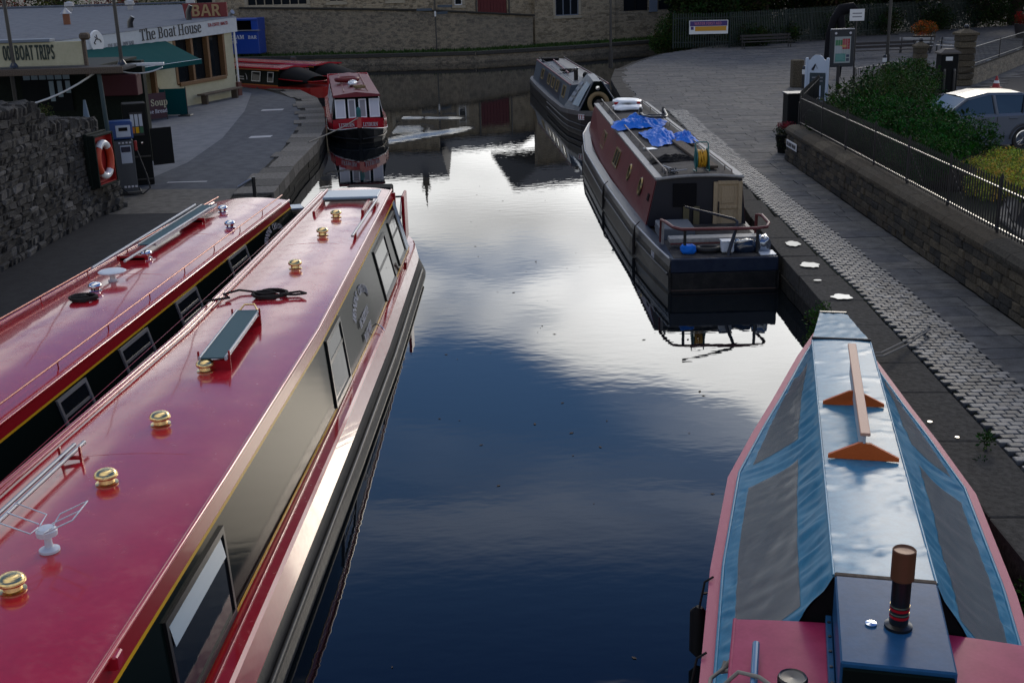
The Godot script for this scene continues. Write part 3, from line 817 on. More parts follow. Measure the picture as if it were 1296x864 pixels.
# a window: frame, mullions, dark panes; X has x along, y up, z out of the wall, origin at the sill's middle
func window(parent: Node, X: Transform3D, w: float, h: float, n: int, frame: Material, surround: Material) -> void:
	var r := lpart(mb().box(V(0, h / 2, -0.10), V(w, h, 0.02)), "window", M.glass_dark, parent); r.transform = X
	var fr := mb()
	fr.box(V(0, 0.03, -0.05), V(w, 0.06, 0.07)); fr.box(V(0, h - 0.03, -0.05), V(w, 0.06, 0.07))
	for k in n + 1: fr.box(V(lerpf(-w / 2 + 0.03, w / 2 - 0.03, float(k) / n), h / 2, -0.045), V(0.06, h - 0.125, 0.07))
	lpart(fr, "frame", frame, r)
	if surround:
		var s := mb()
		s.box(V(0, -0.12, 0.03), V(w + 0.44, 0.2, 0.12), 0.01); s.box(V(0, h + 0.14, 0.02), V(w + 0.44, 0.24, 0.08), 0.01)
		for q in [-1, 1]: s.box(V(q * (w / 2 + 0.1), h / 2, 0.015), V(0.19, h - 0.04, 0.07), 0.01)
		lpart(s, "surround", surround, r)

# a wall slab between two ground points, with openings cut by leaving gaps: boxes around each opening [u0, u1, y0, y1]
func pierced(A: Vector2, B: Vector2, y0: float, y1: float, thick: float, holes: Array) -> MB:
	var b := mb(); var d := (B - A).normalized(); var L := A.distance_to(B)
	var nrm := Vector2(-d.y, d.x)   # behind
	if nrm.y > 0: nrm = -nrm
	var Bs := Basis(V(d.x, 0, d.y), Vector3.UP, V(-nrm.x, 0, -nrm.y))
	var add := func(u0: float, u1: float, v0: float, v1: float) -> void:
		if u1 - u0 < 0.01 or v1 - v0 < 0.01: return
		var m := A + d * ((u0 + u1) / 2) + nrm * (thick / 2)
		b.box(V(m.x, (v0 + v1) / 2, m.y), V(u1 - u0, v1 - v0, thick), 0.0, Bs)
	var u := 0.0
	holes.sort_custom(func(p, q): return p[0] < q[0])
	for h in holes:
		add.call(u, h[0], y0, y1); add.call(h[0], h[1], y0, h[2]); add.call(h[0], h[1], h[3], y1); u = h[1]
	add.call(u, L, y0, y1)
	return b
func wall_face(A: Vector2, B: Vector2, u: float, y: float) -> Transform3D:
	var d := (B - A).normalized(); var p := A + d * u
	return face(V(p.x, y, p.y), V(d.x, 0, d.y), Vector3.UP)
func gable_roof(A: Vector2, B: Vector2, y: float, depth: float, rise: float, over := 0.3) -> MB:
	var b := mb(); var d := (B - A).normalized(); var nn := Vector2(-d.y, d.x)
	if nn.y > 0: nn = -nn
	var P := func(u: float, w: float, yy: float) -> Vector3:
		var q := A + d * u + nn * w
		return V(q.x, yy, q.y)
	var L := A.distance_to(B)
	var ring := func(u: float) -> Array:
		return [P.call(u, -over, y - 0.1), P.call(u, -over, y + 0.05), P.call(u, depth / 2, y + rise), P.call(u, depth + over, y + 0.05), P.call(u, depth + over, y - 0.1)]
	b.loft([ring.call(-0.2), ring.call(L + 0.2)])
	return b

func make_mill() -> void:
	# retaining wall with a building behind it
	var A := Vector2(-27, -88.4); var B := Vector2(-5.0, -87.2)
	var w := thing("warehouse", V(-16, 0.7, -88), "long stone warehouse behind the far bank with mullioned windows high up", "building")
	var hs := []
	for q in [[8.5, 12.9, 4.05, 5.6], [14.5, 15.6, 4.2, 5.4], [18.8, 19.8, 4.2, 5.4], [3.5, 6.0, 4.05, 5.6]]: hs.append(q)
	wpart(pierced(A, B, 0.6, 6.8, 0.5, hs), "wall", M.far_stone, w)
	for h in hs:
		window(w, Transform3D(wall_face(A, B, (h[0] + h[1]) / 2, h[2]).basis, wall_face(A, B, (h[0] + h[1]) / 2, h[2]).origin - w.position), h[1] - h[0], h[3] - h[2], 7 if h[1] - h[0] > 3 else 2, M.ashlar, M.ashlar)
	wpart(gable_roof(A, B, 6.8, 8.0, 2.6), "roof", M.slate, w)
	wpart(mb().box(V(-14.5, 9.3, -92.2), V(0.9, 1.7, 0.9), 0.03), "chimney", M.far_stone2, w)
	wpart(mb().box(V(-6.4, 9.0, -91.2), V(0.5, 1.9, 0.5), 0.03).box(V(-6.4, 10.05, -91.2), V(0.7, 0.2, 0.7), 0.03).tube([V(-6.4, 10.1, -91.2), V(-6.4, 11.6, -91.2)], [0.14, 0.03], 8), "finial", M.far_stone2, w)
	var fw := thing("retaining_wall", V(-13, 0.7, -86.6), "tall rough stone retaining wall standing along the far bank grass strip", "wall")
	var rings := []
	for q in [[-19.0, -87.6, 3.9], [-14.0, -87.0, 3.75], [-10, -86.6, 3.6], [-6.2, -86.5, 3.45], [-2.7, -86.9, 3.2], [2.2, -89.6, 2.75]]:
		rings.append([V(q[0], 0.5, q[1] + 0.28), V(q[0], q[2], q[1]), V(q[0], q[2] - 0.02, q[1] - 0.7), V(q[0], 0.5, q[1] - 0.7)])
	wpart(mb().loft(rings), "masonry", M.far_stone2, fw)
	var cp := mb()
	for i in rings.size() - 1:
		var a: Vector3 = rings[i][1]; var c: Vector3 = rings[i + 1][1]; var dd := c - a
		cp.box((a + c) / 2 + V(0, 0.05, -0.3), V(0.85, 0.12, dd.length() - 0.02), 0.02, Basis.looking_at(-dd.normalized(), Vector3.UP))
	wpart(cp, "coping", M.wallstone[3], fw)
	# central block with the red loading door
	A = Vector2(-5.0, -88.2); B = Vector2(2.4, -91.2)
	w = thing("stone_store", V(-1, 0.7, -89.6), "stone store with a dark red loading door facing the canal", "building")
	hs = [[1.6, 2.2, 3.7, 4.8], [3.4, 5.75, 2.75, 5.3]]
	wpart(pierced(A, B, 0.6, 6.0, 0.5, hs), "wall", M.far_stone, w)
	var F := wall_face(A, B, 1.9, 3.7); window(w, Transform3D(F.basis, F.origin - w.position), 0.6, 1.1, 1, M.white_paint, M.ashlar)
	F = wall_face(A, B, 4.575, 2.75)
	var door := lpart(mb().box(V(0, 1.27, -0.14), V(2.33, 2.53, 0.06)), "door", M.door_red, w); door.transform = Transform3D(F.basis, F.origin - w.position)
	var pl := mb()
	for k in 9: pl.box(V(-1.04 + k * 0.26, 1.27, -0.1), V(0.24, 2.5, 0.03), 0.006)
	lpart(pl, "boards", M.door_red, door)
	lpart(mb().box(V(-1.3, 1.0, 0.06), V(0.1, 4.2, 0.1), 0.02).box(V(1.32, 0.6, 0.06), V(0.1, 5.2, 0.1), 0.02), "drainpipe", M.iron, door)
	wpart(gable_roof(A, B, 6.0, 7.0, 1.5), "roof", M.slate, w)
	# mill on the far side
	A = Vector2(2.4, -90.6); B = Vector2(8.7, -93.6)
	w = thing("stone_mill", V(5.5, 0.7, -92), "square stone mill with one white framed window facing the canal", "building")
	hs = [[1.75, 3.75, 2.65, 4.6]]
	wpart(pierced(A, B, 0.6, 8.6, 0.5, hs), "wall", M.far_stone, w)
	for h in hs:
		F = wall_face(A, B, 2.75, h[2]); window(w, Transform3D(F.basis, F.origin - w.position), 2.0, h[3] - h[2], 3, M.pale_blue, M.ashlar)
	wpart(gable_roof(A, B, 8.6, 8.0, 2.4), "roof", M.slate, w)
	A = Vector2(8.7, -93.9); B = Vector2(21, -99.8)
	w = thing("canal_cottage", V(14, 0.7, -97), "low stone building with wide dark windows and pale posts beside the canal", "building")
	hs = [[0.8, 3.0, 2.75, 5.0], [4.0, 6.7, 2.75, 5.0], [8.0, 11.5, 2.75, 5.0]]
	wpart(pierced(A, B, 0.6, 6.6, 0.5, hs), "wall", M.far_stone, w)
	for h in hs:
		F = wall_face(A, B, (h[0] + h[1]) / 2, h[2]); window(w, Transform3D(F.basis, F.origin - w.position), h[1] - h[0], 2.25, 2, M.black_frame, null)
	for u in [3.5, 7.35]:
		F = wall_face(A, B, u, 3.9)
		wpart(mb().box(F.origin + F.basis.z * 0.05, V(0.75, 2.6, 0.08), 0.01, F.basis), "post", M.pale_blue, w)
	wpart(gable_roof(A, B, 6.6, 8.0, 2.4), "roof", M.slate, w)
	# signpost on the bank and lamp column
	var s := thing("finger_post", V(-4.75, 0.69, -84.9), "thin finger post with dark direction boards on the far bank grass", "signpost")
	wpart(mb().tube([V(-4.75, 0.69, -84.9), V(-4.75, 4.9, -84.9)], 0.05, 8), "post", M.iron, s)
	for q in [[-0.75, 3.55, 0.2], [0.7, 3.75, -0.3], [0.5, 3.3, 0.9]]:
		wpart(mb().box(V(-4.75 + q[0], q[1], -84.9), V(1.1, 0.17, 0.03), 0.004, Basis(Vector3.UP, q[2])), "direction_board", M.steel_blue, s)
	wpart(mb().box(V(-4.75, 3.25, -84.83), V(0.12, 0.35, 0.03), 0.004), "notice", M.white_paint, s)
	var k := thing("ice_cream_kiosk", V(-18.6, 0.69, -86), "bright blue ice cream kiosk trailer with a raised serving hatch", "kiosk")
	var Bk := Basis(Vector3.UP, -0.12)
	wpart(mb().box(V(-18.7, 1.65, -85.9), V(3.0, 1.6, 1.6), 0.04, Bk), "body", M.kiosk_blue, k)
	var hb := mb()
	hb.box(V(-18.5, 3.22, -86.0), V(2.6, 0.16, 1.7), 0.03, Bk)
	for sx in [-1.2, 1.05]: hb.box(V(-18.5 + sx, 2.8, -86.0 + sx * 0.12), V(0.3 if sx < 0 else 0.5, 0.75, 1.6), 0.03, Bk)
	wpart(hb, "hatch_frame", M.kiosk_blue, k)
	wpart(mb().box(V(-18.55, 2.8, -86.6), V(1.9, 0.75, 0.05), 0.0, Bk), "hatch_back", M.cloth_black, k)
	wpart(mb().box(V(-18.7, 2.47, -85.1), V(3.1, 0.05, 0.25), 0.01, Bk), "counter", M.steel, k)
	for q in [["ICE CREAM", -19.35, 2.02, 0.36], ["FRESH", -19.3, 1.7, 0.26], ["BAR", -17.75, 2.0, 0.3]]:
		text(q[0], q[3], 0.01, "Droid Serif", M.white_paint, "lettering", k, Transform3D(Bk, V(q[1], q[2], -85.07 + (q[1] + 18.7) * 0.12) - k.position), 1.0, 700)
	for x in [-19.7, -17.7]: wpart(mb().lathe([Vector2(0.0, -0.1), Vector2(0.28, -0.1), Vector2(0.3, -0.06), Vector2(0.3, 0.06), Vector2(0.28, 0.1), Vector2(0, 0.1)], 16, V(x, 0.98, -85.2), Basis(Vector3.RIGHT, PI / 2)), "wheel", M.rubber, k)

# ---------- the two big red hire boats ----------
# one side or end of a cabin: point at distance z along, share t from roof edge (0) to gunwale (1)
func side_pt(S: Dictionary, z: float, t: float, out := 0.0) -> Vector3:
	var a := V(lerpa(S.z, S.top, z), S.ht, -z); var b := V(lerpa(S.z, S.bot, z), S.hb, -z)
	var nn := V(b.y - a.y, a.x - b.x, 0.0).normalized() * -1.0
	if nn.x * S.side < 0: nn = -nn
	return a.lerp(b, t) + nn * out
func side_band(S: Dictionary, z0: float, z1: float, t0: float, t1: float, out: float) -> MB:
	var b := mb(); var n := maxi(1, int((z1 - z0) / 0.3))
	for k in n:
		var p := lerpf(z0, z1, float(k) / n); var q := lerpf(z0, z1, float(k + 1) / n)
		b.quad(side_pt(S, p, t1, out), side_pt(S, q, t1, out), side_pt(S, q, t0, out), side_pt(S, p, t0, out))
	if out > 0.004:   # rims so that the piece has thickness
		for e in [[z0, z0, t0, t1], [z1, z1, t0, t1], [z0, z1, t0, t0], [z0, z1, t1, t1]]:
			b.quad(side_pt(S, e[0], e[2], 0), side_pt(S, e[1], e[3], 0), side_pt(S, e[1], e[3], out), side_pt(S, e[0], e[2], out))
	return b
func side_window(S: Dictionary, boat: Node, z0: float, z1: float, t0: float, t1: float, frame: Material, bar := 0.0, hopper: Material = null) -> void:
	var w := wpart(side_band(S, z0, z1, t0, t1, 0.012), "window", M.glass_dark, boat)
	var f := mb(); var dz := 0.045; var dt := 0.05
	for e in [[z0 - dz, z0, t0 - dt, t1 + dt], [z1, z1 + dz, t0 - dt, t1 + dt], [z0, z1, t0 - dt, t0], [z0, z1, t1, t1 + dt]]:
		var q := side_band(S, e[0], e[1], e[2], e[3], 0.028)
		f.v.append_array(q.v); f.n.append_array(q.n); f.u.append_array(q.u)
	if bar > 0.0:
		var q := side_band(S, z0, z1, lerpf(t0, t1, bar) - 0.02, lerpf(t0, t1, bar) + 0.02, 0.018)
		f.v.append_array(q.v); f.n.append_array(q.n); f.u.append_array(q.u)
	wpart(f, "frame", frame, w)
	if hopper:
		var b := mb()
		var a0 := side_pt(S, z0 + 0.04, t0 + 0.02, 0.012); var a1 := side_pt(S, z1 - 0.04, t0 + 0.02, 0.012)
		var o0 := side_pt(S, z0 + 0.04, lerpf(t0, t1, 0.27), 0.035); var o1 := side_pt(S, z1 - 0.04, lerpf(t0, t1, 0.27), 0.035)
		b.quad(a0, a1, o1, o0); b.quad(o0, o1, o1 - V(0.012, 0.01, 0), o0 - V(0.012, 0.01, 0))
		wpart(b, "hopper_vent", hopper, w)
func arc_text(S: Dictionary, boat: Node, s: String, zc: float, tc: float, rz: float, rt: float, size: float) -> void:
	for k in s.length():
		var w := lerpf(-1.15, 1.15, (k + 0.5) / s.length())
		if s[k] == " ": continue
		# reading order runs from far to near along this side
		var z: float = zc - S.side * sin(w) * rz; var t := tc - cos(w) * rt
		var o := side_pt(S, z, t, 0.014); var yv := side_pt(S, z, t - 0.1, 0.014) - o
		var xv := V(0, 0, 1) if S.side < 0 else V(0, 0, -1)
		if S.side > 0: z = zc + sin(w) * rz
		o = side_pt(S, z, t, 0.014)
		var X := face(o, xv.rotated(V(S.side, 0, 0), -w * 0.75), yv)
		text(s[k], size, 0.004, "Droid Serif", M.letter_white, "letter", boat, Transform3D(X.basis, X.origin - boat.position), 1.0, 700)
func line_text(S: Dictionary, boat: Node, s: String, zc: float, t: float, size: float) -> void:
	var o := side_pt(S, zc, t, 0.014); var yv := side_pt(S, zc, t - 0.1, 0.014) - o
	var X := face(o, V(0, 0, -S.side), yv)
	text(s, size, 0.004, "Droid Serif", M.letter_white, "lettering", boat, Transform3D(X.basis, X.origin - boat.position), 1.0, 700)

func mushroom(boat: Node, at: Vector3, m: Material, s := 1.0) -> void:
	var v := lpart(mb().lathe([Vector2(0.115, 0.0), Vector2(0.118, 0.012), Vector2(0.082, 0.018), Vector2(0.075, 0.075), Vector2(0.07, 0.08)], 20, Vector3.ZERO), "mushroom_vent", m, boat, at - (boat as Node3D).position)
	v.scale = Vector3.ONE * s
	var cap := [Vector2(0.06, 0.078), Vector2(0.115, 0.072), Vector2(0.122, 0.086)]
	for k in 9: cap.append(Vector2(0.124 * pow(cos(k / 8.0 * PI / 2), 0.8), 0.09 + 0.075 * sin(k / 8.0 * PI / 2)))
	lpart(mb().lathe(cap, 20, Vector3.ZERO), "cap", m, v)

func hire_boat(at: Vector3, label: String, D: Dictionary) -> Node3D:
	var boat := thing("narrowboat", at, label, "boat")
	var Z: Array = D.z
	var he: float = D.edge; var g1: float = D.gy; var g0 := g1 - 0.29
	# hull, with a rounded end
	var rings := []; var strake := []
	var zs := Z.duplicate(); var tail := []
	for k in 9: tail.append(Z[-1] + 0.2 + D.tail * sin(k / 8.0 * PI / 2))
	for z in zs + tail:
		var q := 1.0
		if z > Z[-1]: q = sqrt(maxf(0.0, 1.0 - pow((z - Z[-1] - 0.2) / D.tail, 2))) * 0.72 + 0.28 if z > Z[-1] + 0.2 else 1.0
		if z >= Z[-1] + D.tail + 0.19: q = 0.3
		var gr := lerpa(Z, D.gunR, minf(z, Z[-1])); var gl := lerpa(Z, D.gunL, minf(z, Z[-1])); var c := (gr + gl) / 2
		var wr := lerpa(Z, D.watR, minf(z, Z[-1]))
		var l := c + (gl - c) * q; var r := c + (gr - c) * q; var w := c + (wr - c) * q; var wl := c - (w - c)
		rings.append([V(wl, -0.35, -z), V(wl, 0.02, -z), V(l + 0.015, g0, -z), V(r - 0.015, g0, -z), V(w, 0.02, -z), V(w, -0.35, -z)])
		strake.append([V(l, g0, -z), V(l + 0.06, g1 - 0.03, -z), V(l + 0.09, g1, -z), V(r - 0.09, g1, -z), V(r - 0.06, g1 - 0.03, -z), V(r, g0, -z)])
	wpart(mb().loft(rings), "hull", M.hull_black, boat)
	wpart(mb().loft(strake), "gunwale", M.red, boat)
	# rubbing strake: a steel bar along the hull
	var bar := []
	for z in Z: bar.append(V((lerpa(Z, D.watR, z) + lerpa(Z, D.gunR, z)) / 2 + 0.02, g0 * 0.55, -z))
	wpart(mb().tube(bar, 0.028, 6), "rubbing_band", M.hull_black, boat)
	# deck edge line
	var ln := []
	for z in Z: ln.append(V(lerpa(Z, D.gunR, z) - 0.20, g1 + 0.008, -z))
	wpart(mb().tube(ln, 0.011, 6), "edge_trim", M.red, boat)
	# cabin core and sides
	var core := []
	for k in 61:
		var z := lerpf(Z[0], Z[-1], k / 60.0)
		core.append([V(lerpa(Z, D.botL, z), g1 - 0.05, -z), V(lerpa(Z, D.botL, z), g1 + 0.02, -z), V(lerpa(Z, D.topL, z), he, -z), V(lerpa(Z, D.topR, z), he, -z), V(lerpa(Z, D.botR, z), g1 + 0.02, -z), V(lerpa(Z, D.botR, z), g1 - 0.05, -z)])
	wpart(mb().loft(core), "cabin", M.black_paint, boat)
	for s in [1.0, -1.0]:
		var S := {"z": Z, "top": D.topR if s > 0 else D.topL, "bot": D.botR if s > 0 else D.botL, "ht": he, "hb": g1 + 0.02, "side": s}
		wpart(side_band(S, Z[0], Z[-1], 0.0, 0.15, 0.007), "cant_rail", M.red_deep, boat)
		wpart(side_band(S, Z[0], Z[-1], 0.15, 0.18, 0.0075), "coach_line", M.yellow, boat)
		wpart(side_band(S, Z[0], Z[-1], 0.965, 1.0, 0.0075), "coach_line", M.yellow, boat)
		D["S%d" % int(s)] = S
		wpart(mb().grid(80, 4, func(a: float, t: float) -> Vector3: return side_pt(S, lerpf(Z[0], Z[-1], a if s > 0 else 1.0 - a), lerpf(0.965, 0.18, t), 0.004)), "side_panel", M.black_paint, boat)
		var lip := []
		for z in Z: lip.append(V(lerpa(Z, S.top, z) + s * 0.012, he + 0.012, -z))
		wpart(mb().tube(lip, 0.024, 8), "roof_edge", M.red, boat)
	# cambered roof with a raised lip each side
	var n := 24; var dents := noise(5, 0.9, 2)
	var rf := mb().grid(n, 160, func(a: float, t: float) -> Vector3:
		var z := lerpf(Z[0], Z[-1], t); var l := lerpa(Z, D.topL, z); var r := lerpa(Z, D.topR, z)
		return V(lerpf(l, r, a), he + 0.012 + D.camber * (1.0 - pow(2 * a - 1, 2)) + 0.0022 * dents.get_noise_2d(lerpf(l, r, a), z) * sin(a * PI), -z))
	wpart(rf, "roof", M.red, boat)
	for z in D.seams:
		var sm := []
		for k in 9:
			var l := lerpa(Z, D.topL, z) + 0.04; var r := lerpa(Z, D.topR, z) - 0.04; var a := k / 8.0
			sm.append(V(lerpf(l, r, a), he + 0.012 + D.camber * (1.0 - pow(2 * a - 1, 2)), -z))
		wpart(mb().tube(sm, 0.004, 4), "roof_seam", M.red, boat)
	return boat
func roof_y(D: Dictionary, x: float, z: float) -> float:
	var l := lerpa(D.z, D.topL, -z); var r := lerpa(D.z, D.topR, -z)
	return D.edge + 0.012 + D.camber * (1.0 - pow(2 * (x - l) / (r - l) - 1, 2))

func rope_coil(called: String, at: Vector3, label: String, m: Material, loops: int, rad: float, thick: float, tails: Array) -> void:
	var r := thing(called, at, label, "rope")
	var p := []
	for k in loops * 14:
		var w := TAU * k / 14.0 + 0.3 * sin(k * 0.7); var q := rad * (0.62 + 0.38 * sin(k * 0.23 + 1.0))
		p.append(V(cos(w) * q * 1.25, thick + absf(sin(k * 0.31)) * thick * 2.5, sin(w) * q))
	lpart(mb().tube(p, thick, 6), "coil", m, r)
	for t in tails: lpart(mb().tube(t, thick, 6), "loose_end", m, r)

func make_red_boats() -> void:
	var D := {"z": [5.4, 6.2, 9.2, 13.5, 17.5, 23.0], "edge": 1.82, "camber": 0.075, "tail": 1.7, "gy": 0.62, "seams": [9.6, 14.6, 18.0],
		"topR": [-2.67, -2.64, -2.51, -2.36, -2.345, -2.33], "topL": [-4.66, -4.60, -4.38, -4.02, -3.87, -3.69],
		"botR": [-2.58, -2.56, -2.46, -2.275, -2.12, -2.03], "botL": [-4.77, -4.71, -4.50, -4.15, -4.0, -3.86],
		"gunR": [-2.30, -2.27, -2.18, -2.04, -1.93, -1.87], "gunL": [-5.0, -4.94, -4.72, -4.36, -4.2, -4.05],
		"watR": [-2.22, -2.19, -2.08, -1.93, -1.81, -1.74]}
	var boat := hire_boat(V(-3.2, 0, -15), "long glossy red hire boat with black sides, brass roof vents and arched white lettering", D)
	var S: Dictionary = D["S1"]
	side_window(S, boat, 7.42, 8.88, 0.31, 0.92, M.black_frame, 0.0, M.pale_panel_and_glint)  # hopper pane coloured pale blue as a painted reflection
	side_window(S, boat, 13.9, 14.95, 0.26, 0.92, M.black_frame, 0.33)
	side_window(S, boat, 18.95, 20.45, 0.30, 0.93, M.black_frame, 0.4)
	side_window(S, boat, 21.3, 22.4, 0.30, 0.90, M.black_frame, 0.35)
	arc_text(S, boat, "PENNINE CRUISERS", 16.75, 0.66, 0.82, 0.32, 0.17)
	line_text(S, boat, "OF SKIPTON", 16.75, 0.66, 0.16); line_text(S, boat, "BOAT HIRE", 16.8, 0.86, 0.15)
	side_window(D["S-1"], boat, 8.0, 9.0, 0.3, 0.8, M.grey_frame, 0.4)
	# near end: roof edge turned down, black bulkhead
	wpart(mb().box(V(-2.60, 1.78, -6.5), V(0.08, 0.10, 0.12), 0.01), "gutter_end", M.red, boat)
	# far end: pale cabin end frame, red well deck and rails
	wpart(side_band(S, 22.62, 23.0, 0.16, 0.97, 0.010), "end_pillar", M.pale_panel_and_glint, boat)
	wpart(mb().box(V(-3.0, 1.22, -23.06), V(1.5, 1.1, 0.06), 0.01), "end_bulkhead", M.red_deep, boat)
	wpart(mb().box(V(-2.12, 1.2, -23.5), V(0.06, 0.95, 0.7), 0.02), "wing_panel", M.red_deep, boat)
	wpart(mb().tube([V(-3.8, 1.2, -23.3), V(-3.85, 1.35, -24.7), V(-2.3, 1.35, -24.9), V(-2.2, 1.2, -23.3)], 0.022, 8).tube([V(-3.85, 1.35, -24.7), V(-3.85, 0.74, -24.7)], 0.018, 8).tube([V(-3.0, 1.35, -24.8), V(-3.0, 0.74, -24.8)], 0.018, 8).tube([V(-2.3, 1.35, -24.9), V(-2.3, 0.74, -24.9)], 0.018, 8), "stern_rail", M.iron, boat)
	wpart(mb().box(V(-2.9, 1.25, -24.3), V(0.95, 0.9, 0.5), 0.03), "stern_locker", M.cloth_black, boat)
	# sliding hatch and its runners
	var hatch := wpart(mb().box(V(-2.93, 1.99, -21.75), V(1.02, 0.05, 0.75), 0.012), "sliding_hatch", M.pale_panel_and_glint, boat)
	for x in [-3.44, -2.58]: wpart(mb().box(V(x, 1.92, -20.9), V(0.05, 0.10, 1.2), 0.01), "hatch_runner", M.red_deep, hatch)
	wpart(mb().box(V(-2.95, 1.955, -21.35), V(0.9, 0.03, 0.05), 0.004), "lip", M.black_frame, hatch)
	for p in [[-3.51, -7.2], [-3.43, -8.97], [-3.35, -10.3], [-3.30, -11.85], [-3.10, -16.37], [-3.03, -18.58], [-3.01, -20.05]]:
		mushroom(boat, V(p[0], roof_y(D, p[0], p[1]), p[1]), M.brass, 0.8)
	wpart(mb().tube([V(-2.16, 0.66, -17.6), V(-2.12, 0.70, -17.5), V(-2.05, 0.70, -17.4), V(-1.99, 0.62, -17.4)], 0.012, 6), "mooring_fitting", M.chrome, boat)
	wpart(mb().tube([V(-1.98, 0.60, -21.4), V(-1.97, 0.74, -21.4)], 0.03, 8).tube([V(-1.97, 0.74, -21.3), V(-1.97, 0.74, -21.5)], 0.02, 8), "mooring_stud", M.red_deep, boat)
	wpart(mb().tube([V(-2.16, 0.74, -24.0), V(-2.16, 1.02, -24.0)], 0.02, 8), "post", M.iron, boat)
	# left grab rail, flat red strip
	var gl := []
	for z in D.z: gl.append(V(lerpa(D.z, D.topL, z) + 0.10, 1.88, -z))
	wpart(mb().tube(gl, 0.020, 8), "grab_rail", M.red, boat)
	# tv aerial: wire loops on a little turret
	var ay := roof_y(D, -3.47, -7.78)
	var an := wpart(mb().lathe([Vector2(0.0, 0.0), Vector2(0.075, 0.0), Vector2(0.075, 0.018), Vector2(0.03, 0.035), Vector2(0.026, 0.10), Vector2(0.03, 0.12), Vector2(0.075, 0.13), Vector2(0.078, 0.17), Vector2(0.06, 0.19), Vector2(0.0, 0.195)], 18, V(-3.47, ay, -7.78)), "aerial", M.white_plastic, boat)
	var c := V(-3.47, ay + 0.18, -7.78)
	for s in [-1.0, 1.0]:
		var o: Vector3 = c + V(s * 0.03, 0, 0)
		var q := [o + V(s * 0.02, 0.02, 0.02), o + V(s * 0.02, 0.04, 0.16), o + V(s * 0.24, 0.14, 0.16), o + V(s * 0.24, 0.14, -0.16), o + V(s * 0.02, 0.04, -0.16), o + V(s * 0.02, 0.02, -0.02)]
		wpart(mb().tube(q, 0.006, 6), "wire_loop", M.white_plastic, an)
	wpart(mb().tube([c + V(-0.05, 0.04, 0.0), c + V(-0.27, 0.14, 0.0)], 0.006, 6).tube([c + V(0.05, 0.04, 0.0), c + V(0.27, 0.14, 0.0)], 0.006, 6), "wire_loop", M.white_plastic, an)
	# things lying on the roof
	var g := thing("gangplank", V(-3.21, 1.90, -12.76), "narrow teal topped gangplank lying along the long red roof on two brackets", "gangplank")
	var Bg := Basis(Vector3.UP, -0.01)
	wpart(mb().box(V(-3.21, 2.05, -12.76), V(0.25, 0.018, 1.84), 0.003), "tread", M.grip_teal, g)
	for s in [-1, 1]: wpart(mb().box(V(-3.21 + s * 0.14, 2.045, -12.76), V(0.026, 0.05, 1.86), 0.006), "side_rail", M.aluminium, g)
	for z in [-11.9, -13.55]:
		for s in [-1, 1]: wpart(mb().tube([V(-3.21 + s * 0.165, 1.89, z), V(-3.21 + s * 0.165, 2.11, z)], 0.012, 8), "bracket", M.red_deep, g)
		wpart(mb().box(V(-3.21, 1.95, z), V(0.34, 0.12, 0.03), 0.004), "bracket", M.red_deep, g)
	wpart(mb().tube([V(-3.32, 2.05, -13.68), V(-3.27, 2.10, -13.78), V(-3.15, 2.10, -13.78), V(-3.10, 2.05, -13.68)], 0.012, 8), "handle", M.brass, g)
	var p := thing("boat_pole", V(-2.4, 1.88, -19.9), "silver grey boat pole clipped along the water side of the long red roof", "pole")
	wpart(mb().tube([V(-2.50, 1.96, -18.2), V(-2.43, 1.96, -21.3)], 0.022, 10), "shaft", M.steel, p)
	for z in [-18.5, -21.0]: wpart(mb().box(V(-2.50 + (-18.2 - z) * 0.0226, 1.905, z), V(0.05, 0.11, 0.04), 0.006), "bracket", M.red_deep, p)
	p = thing("boat_pole", V(-4.0, 1.88, -8.0), "silver boat pole in clips along the bank side of the long red roof", "pole")
	wpart(mb().tube([V(-4.20, 1.97, -5.5), V(-3.88, 1.97, -9.75)], 0.02, 10).tube([V(-4.25, 1.99, -5.5), V(-3.93, 1.99, -9.65)], 0.018, 8), "shaft", M.steel, p)
	for z in [-6.8, -9.5]:
		var x: float = -3.90 - (9.75 + z) * 0.0753
		wpart(mb().box(V(x, 1.925, z), V(0.18, 0.03, 0.035), 0.005).box(V(x - 0.09, 1.955, z), V(0.02, 0.15, 0.035), 0.004).box(V(x + 0.09, 1.955, z), V(0.02, 0.15, 0.035), 0.004), "bracket", M.red_deep, p)
	rope_coil("rope", V(-3.20, roof_y(D, -3.2, -14.8), -14.85), "dark mooring rope heaped loosely beside the gangplank on the long red roof", M.rope_dark, 7, 0.21, 0.016, [
		[V(-0.1, 0.02, -0.12), V(-0.45, 0.02, -0.3), V(-0.62, 0.015, -0.12), V(-0.5, 0.012, 0.05), V(-0.85, -0.02, 0.1)], [V(0.15, 0.03, 0), V(0.4, 0.03, -0.1), V(0.5, 0.03, 0.0), V(0.36, 0.03, 0.06), V(0.2, 0.05, 0.1)]])
	# --- second boat ---
	var E := {"z": [6.0, 8.0, 11.25, 15.0, 19.0, 23.4], "edge": 1.60, "camber": 0.075, "tail": 0.9, "gy": 0.735, "seams": [12.0, 17.2, 20.0],
		"topR": [-5.66, -5.52, -5.30, -5.04, -4.77, -4.46], "topL": [-7.78, -7.58, -7.22, -6.83, -6.43, -5.97],
		"botR": [-5.44, -5.30, -5.08, -4.82, -4.55, -4.24], "botL": [-7.88, -7.68, -7.32, -6.93, -6.53, -6.07],
		"gunR": [-5.34, -5.2, -4.98, -4.72, -4.45, -4.14], "gunL": [-7.98, -7.78, -7.42, -7.03, -6.63, -6.17],
		"watR": [-5.28, -5.14, -4.92, -4.66, -4.39, -4.08]}
	boat = hire_boat(V(-5.8, 0, -15), "red hire boat with chrome roof vents and thin handrails moored against the bank", E)
	S = E["S1"]
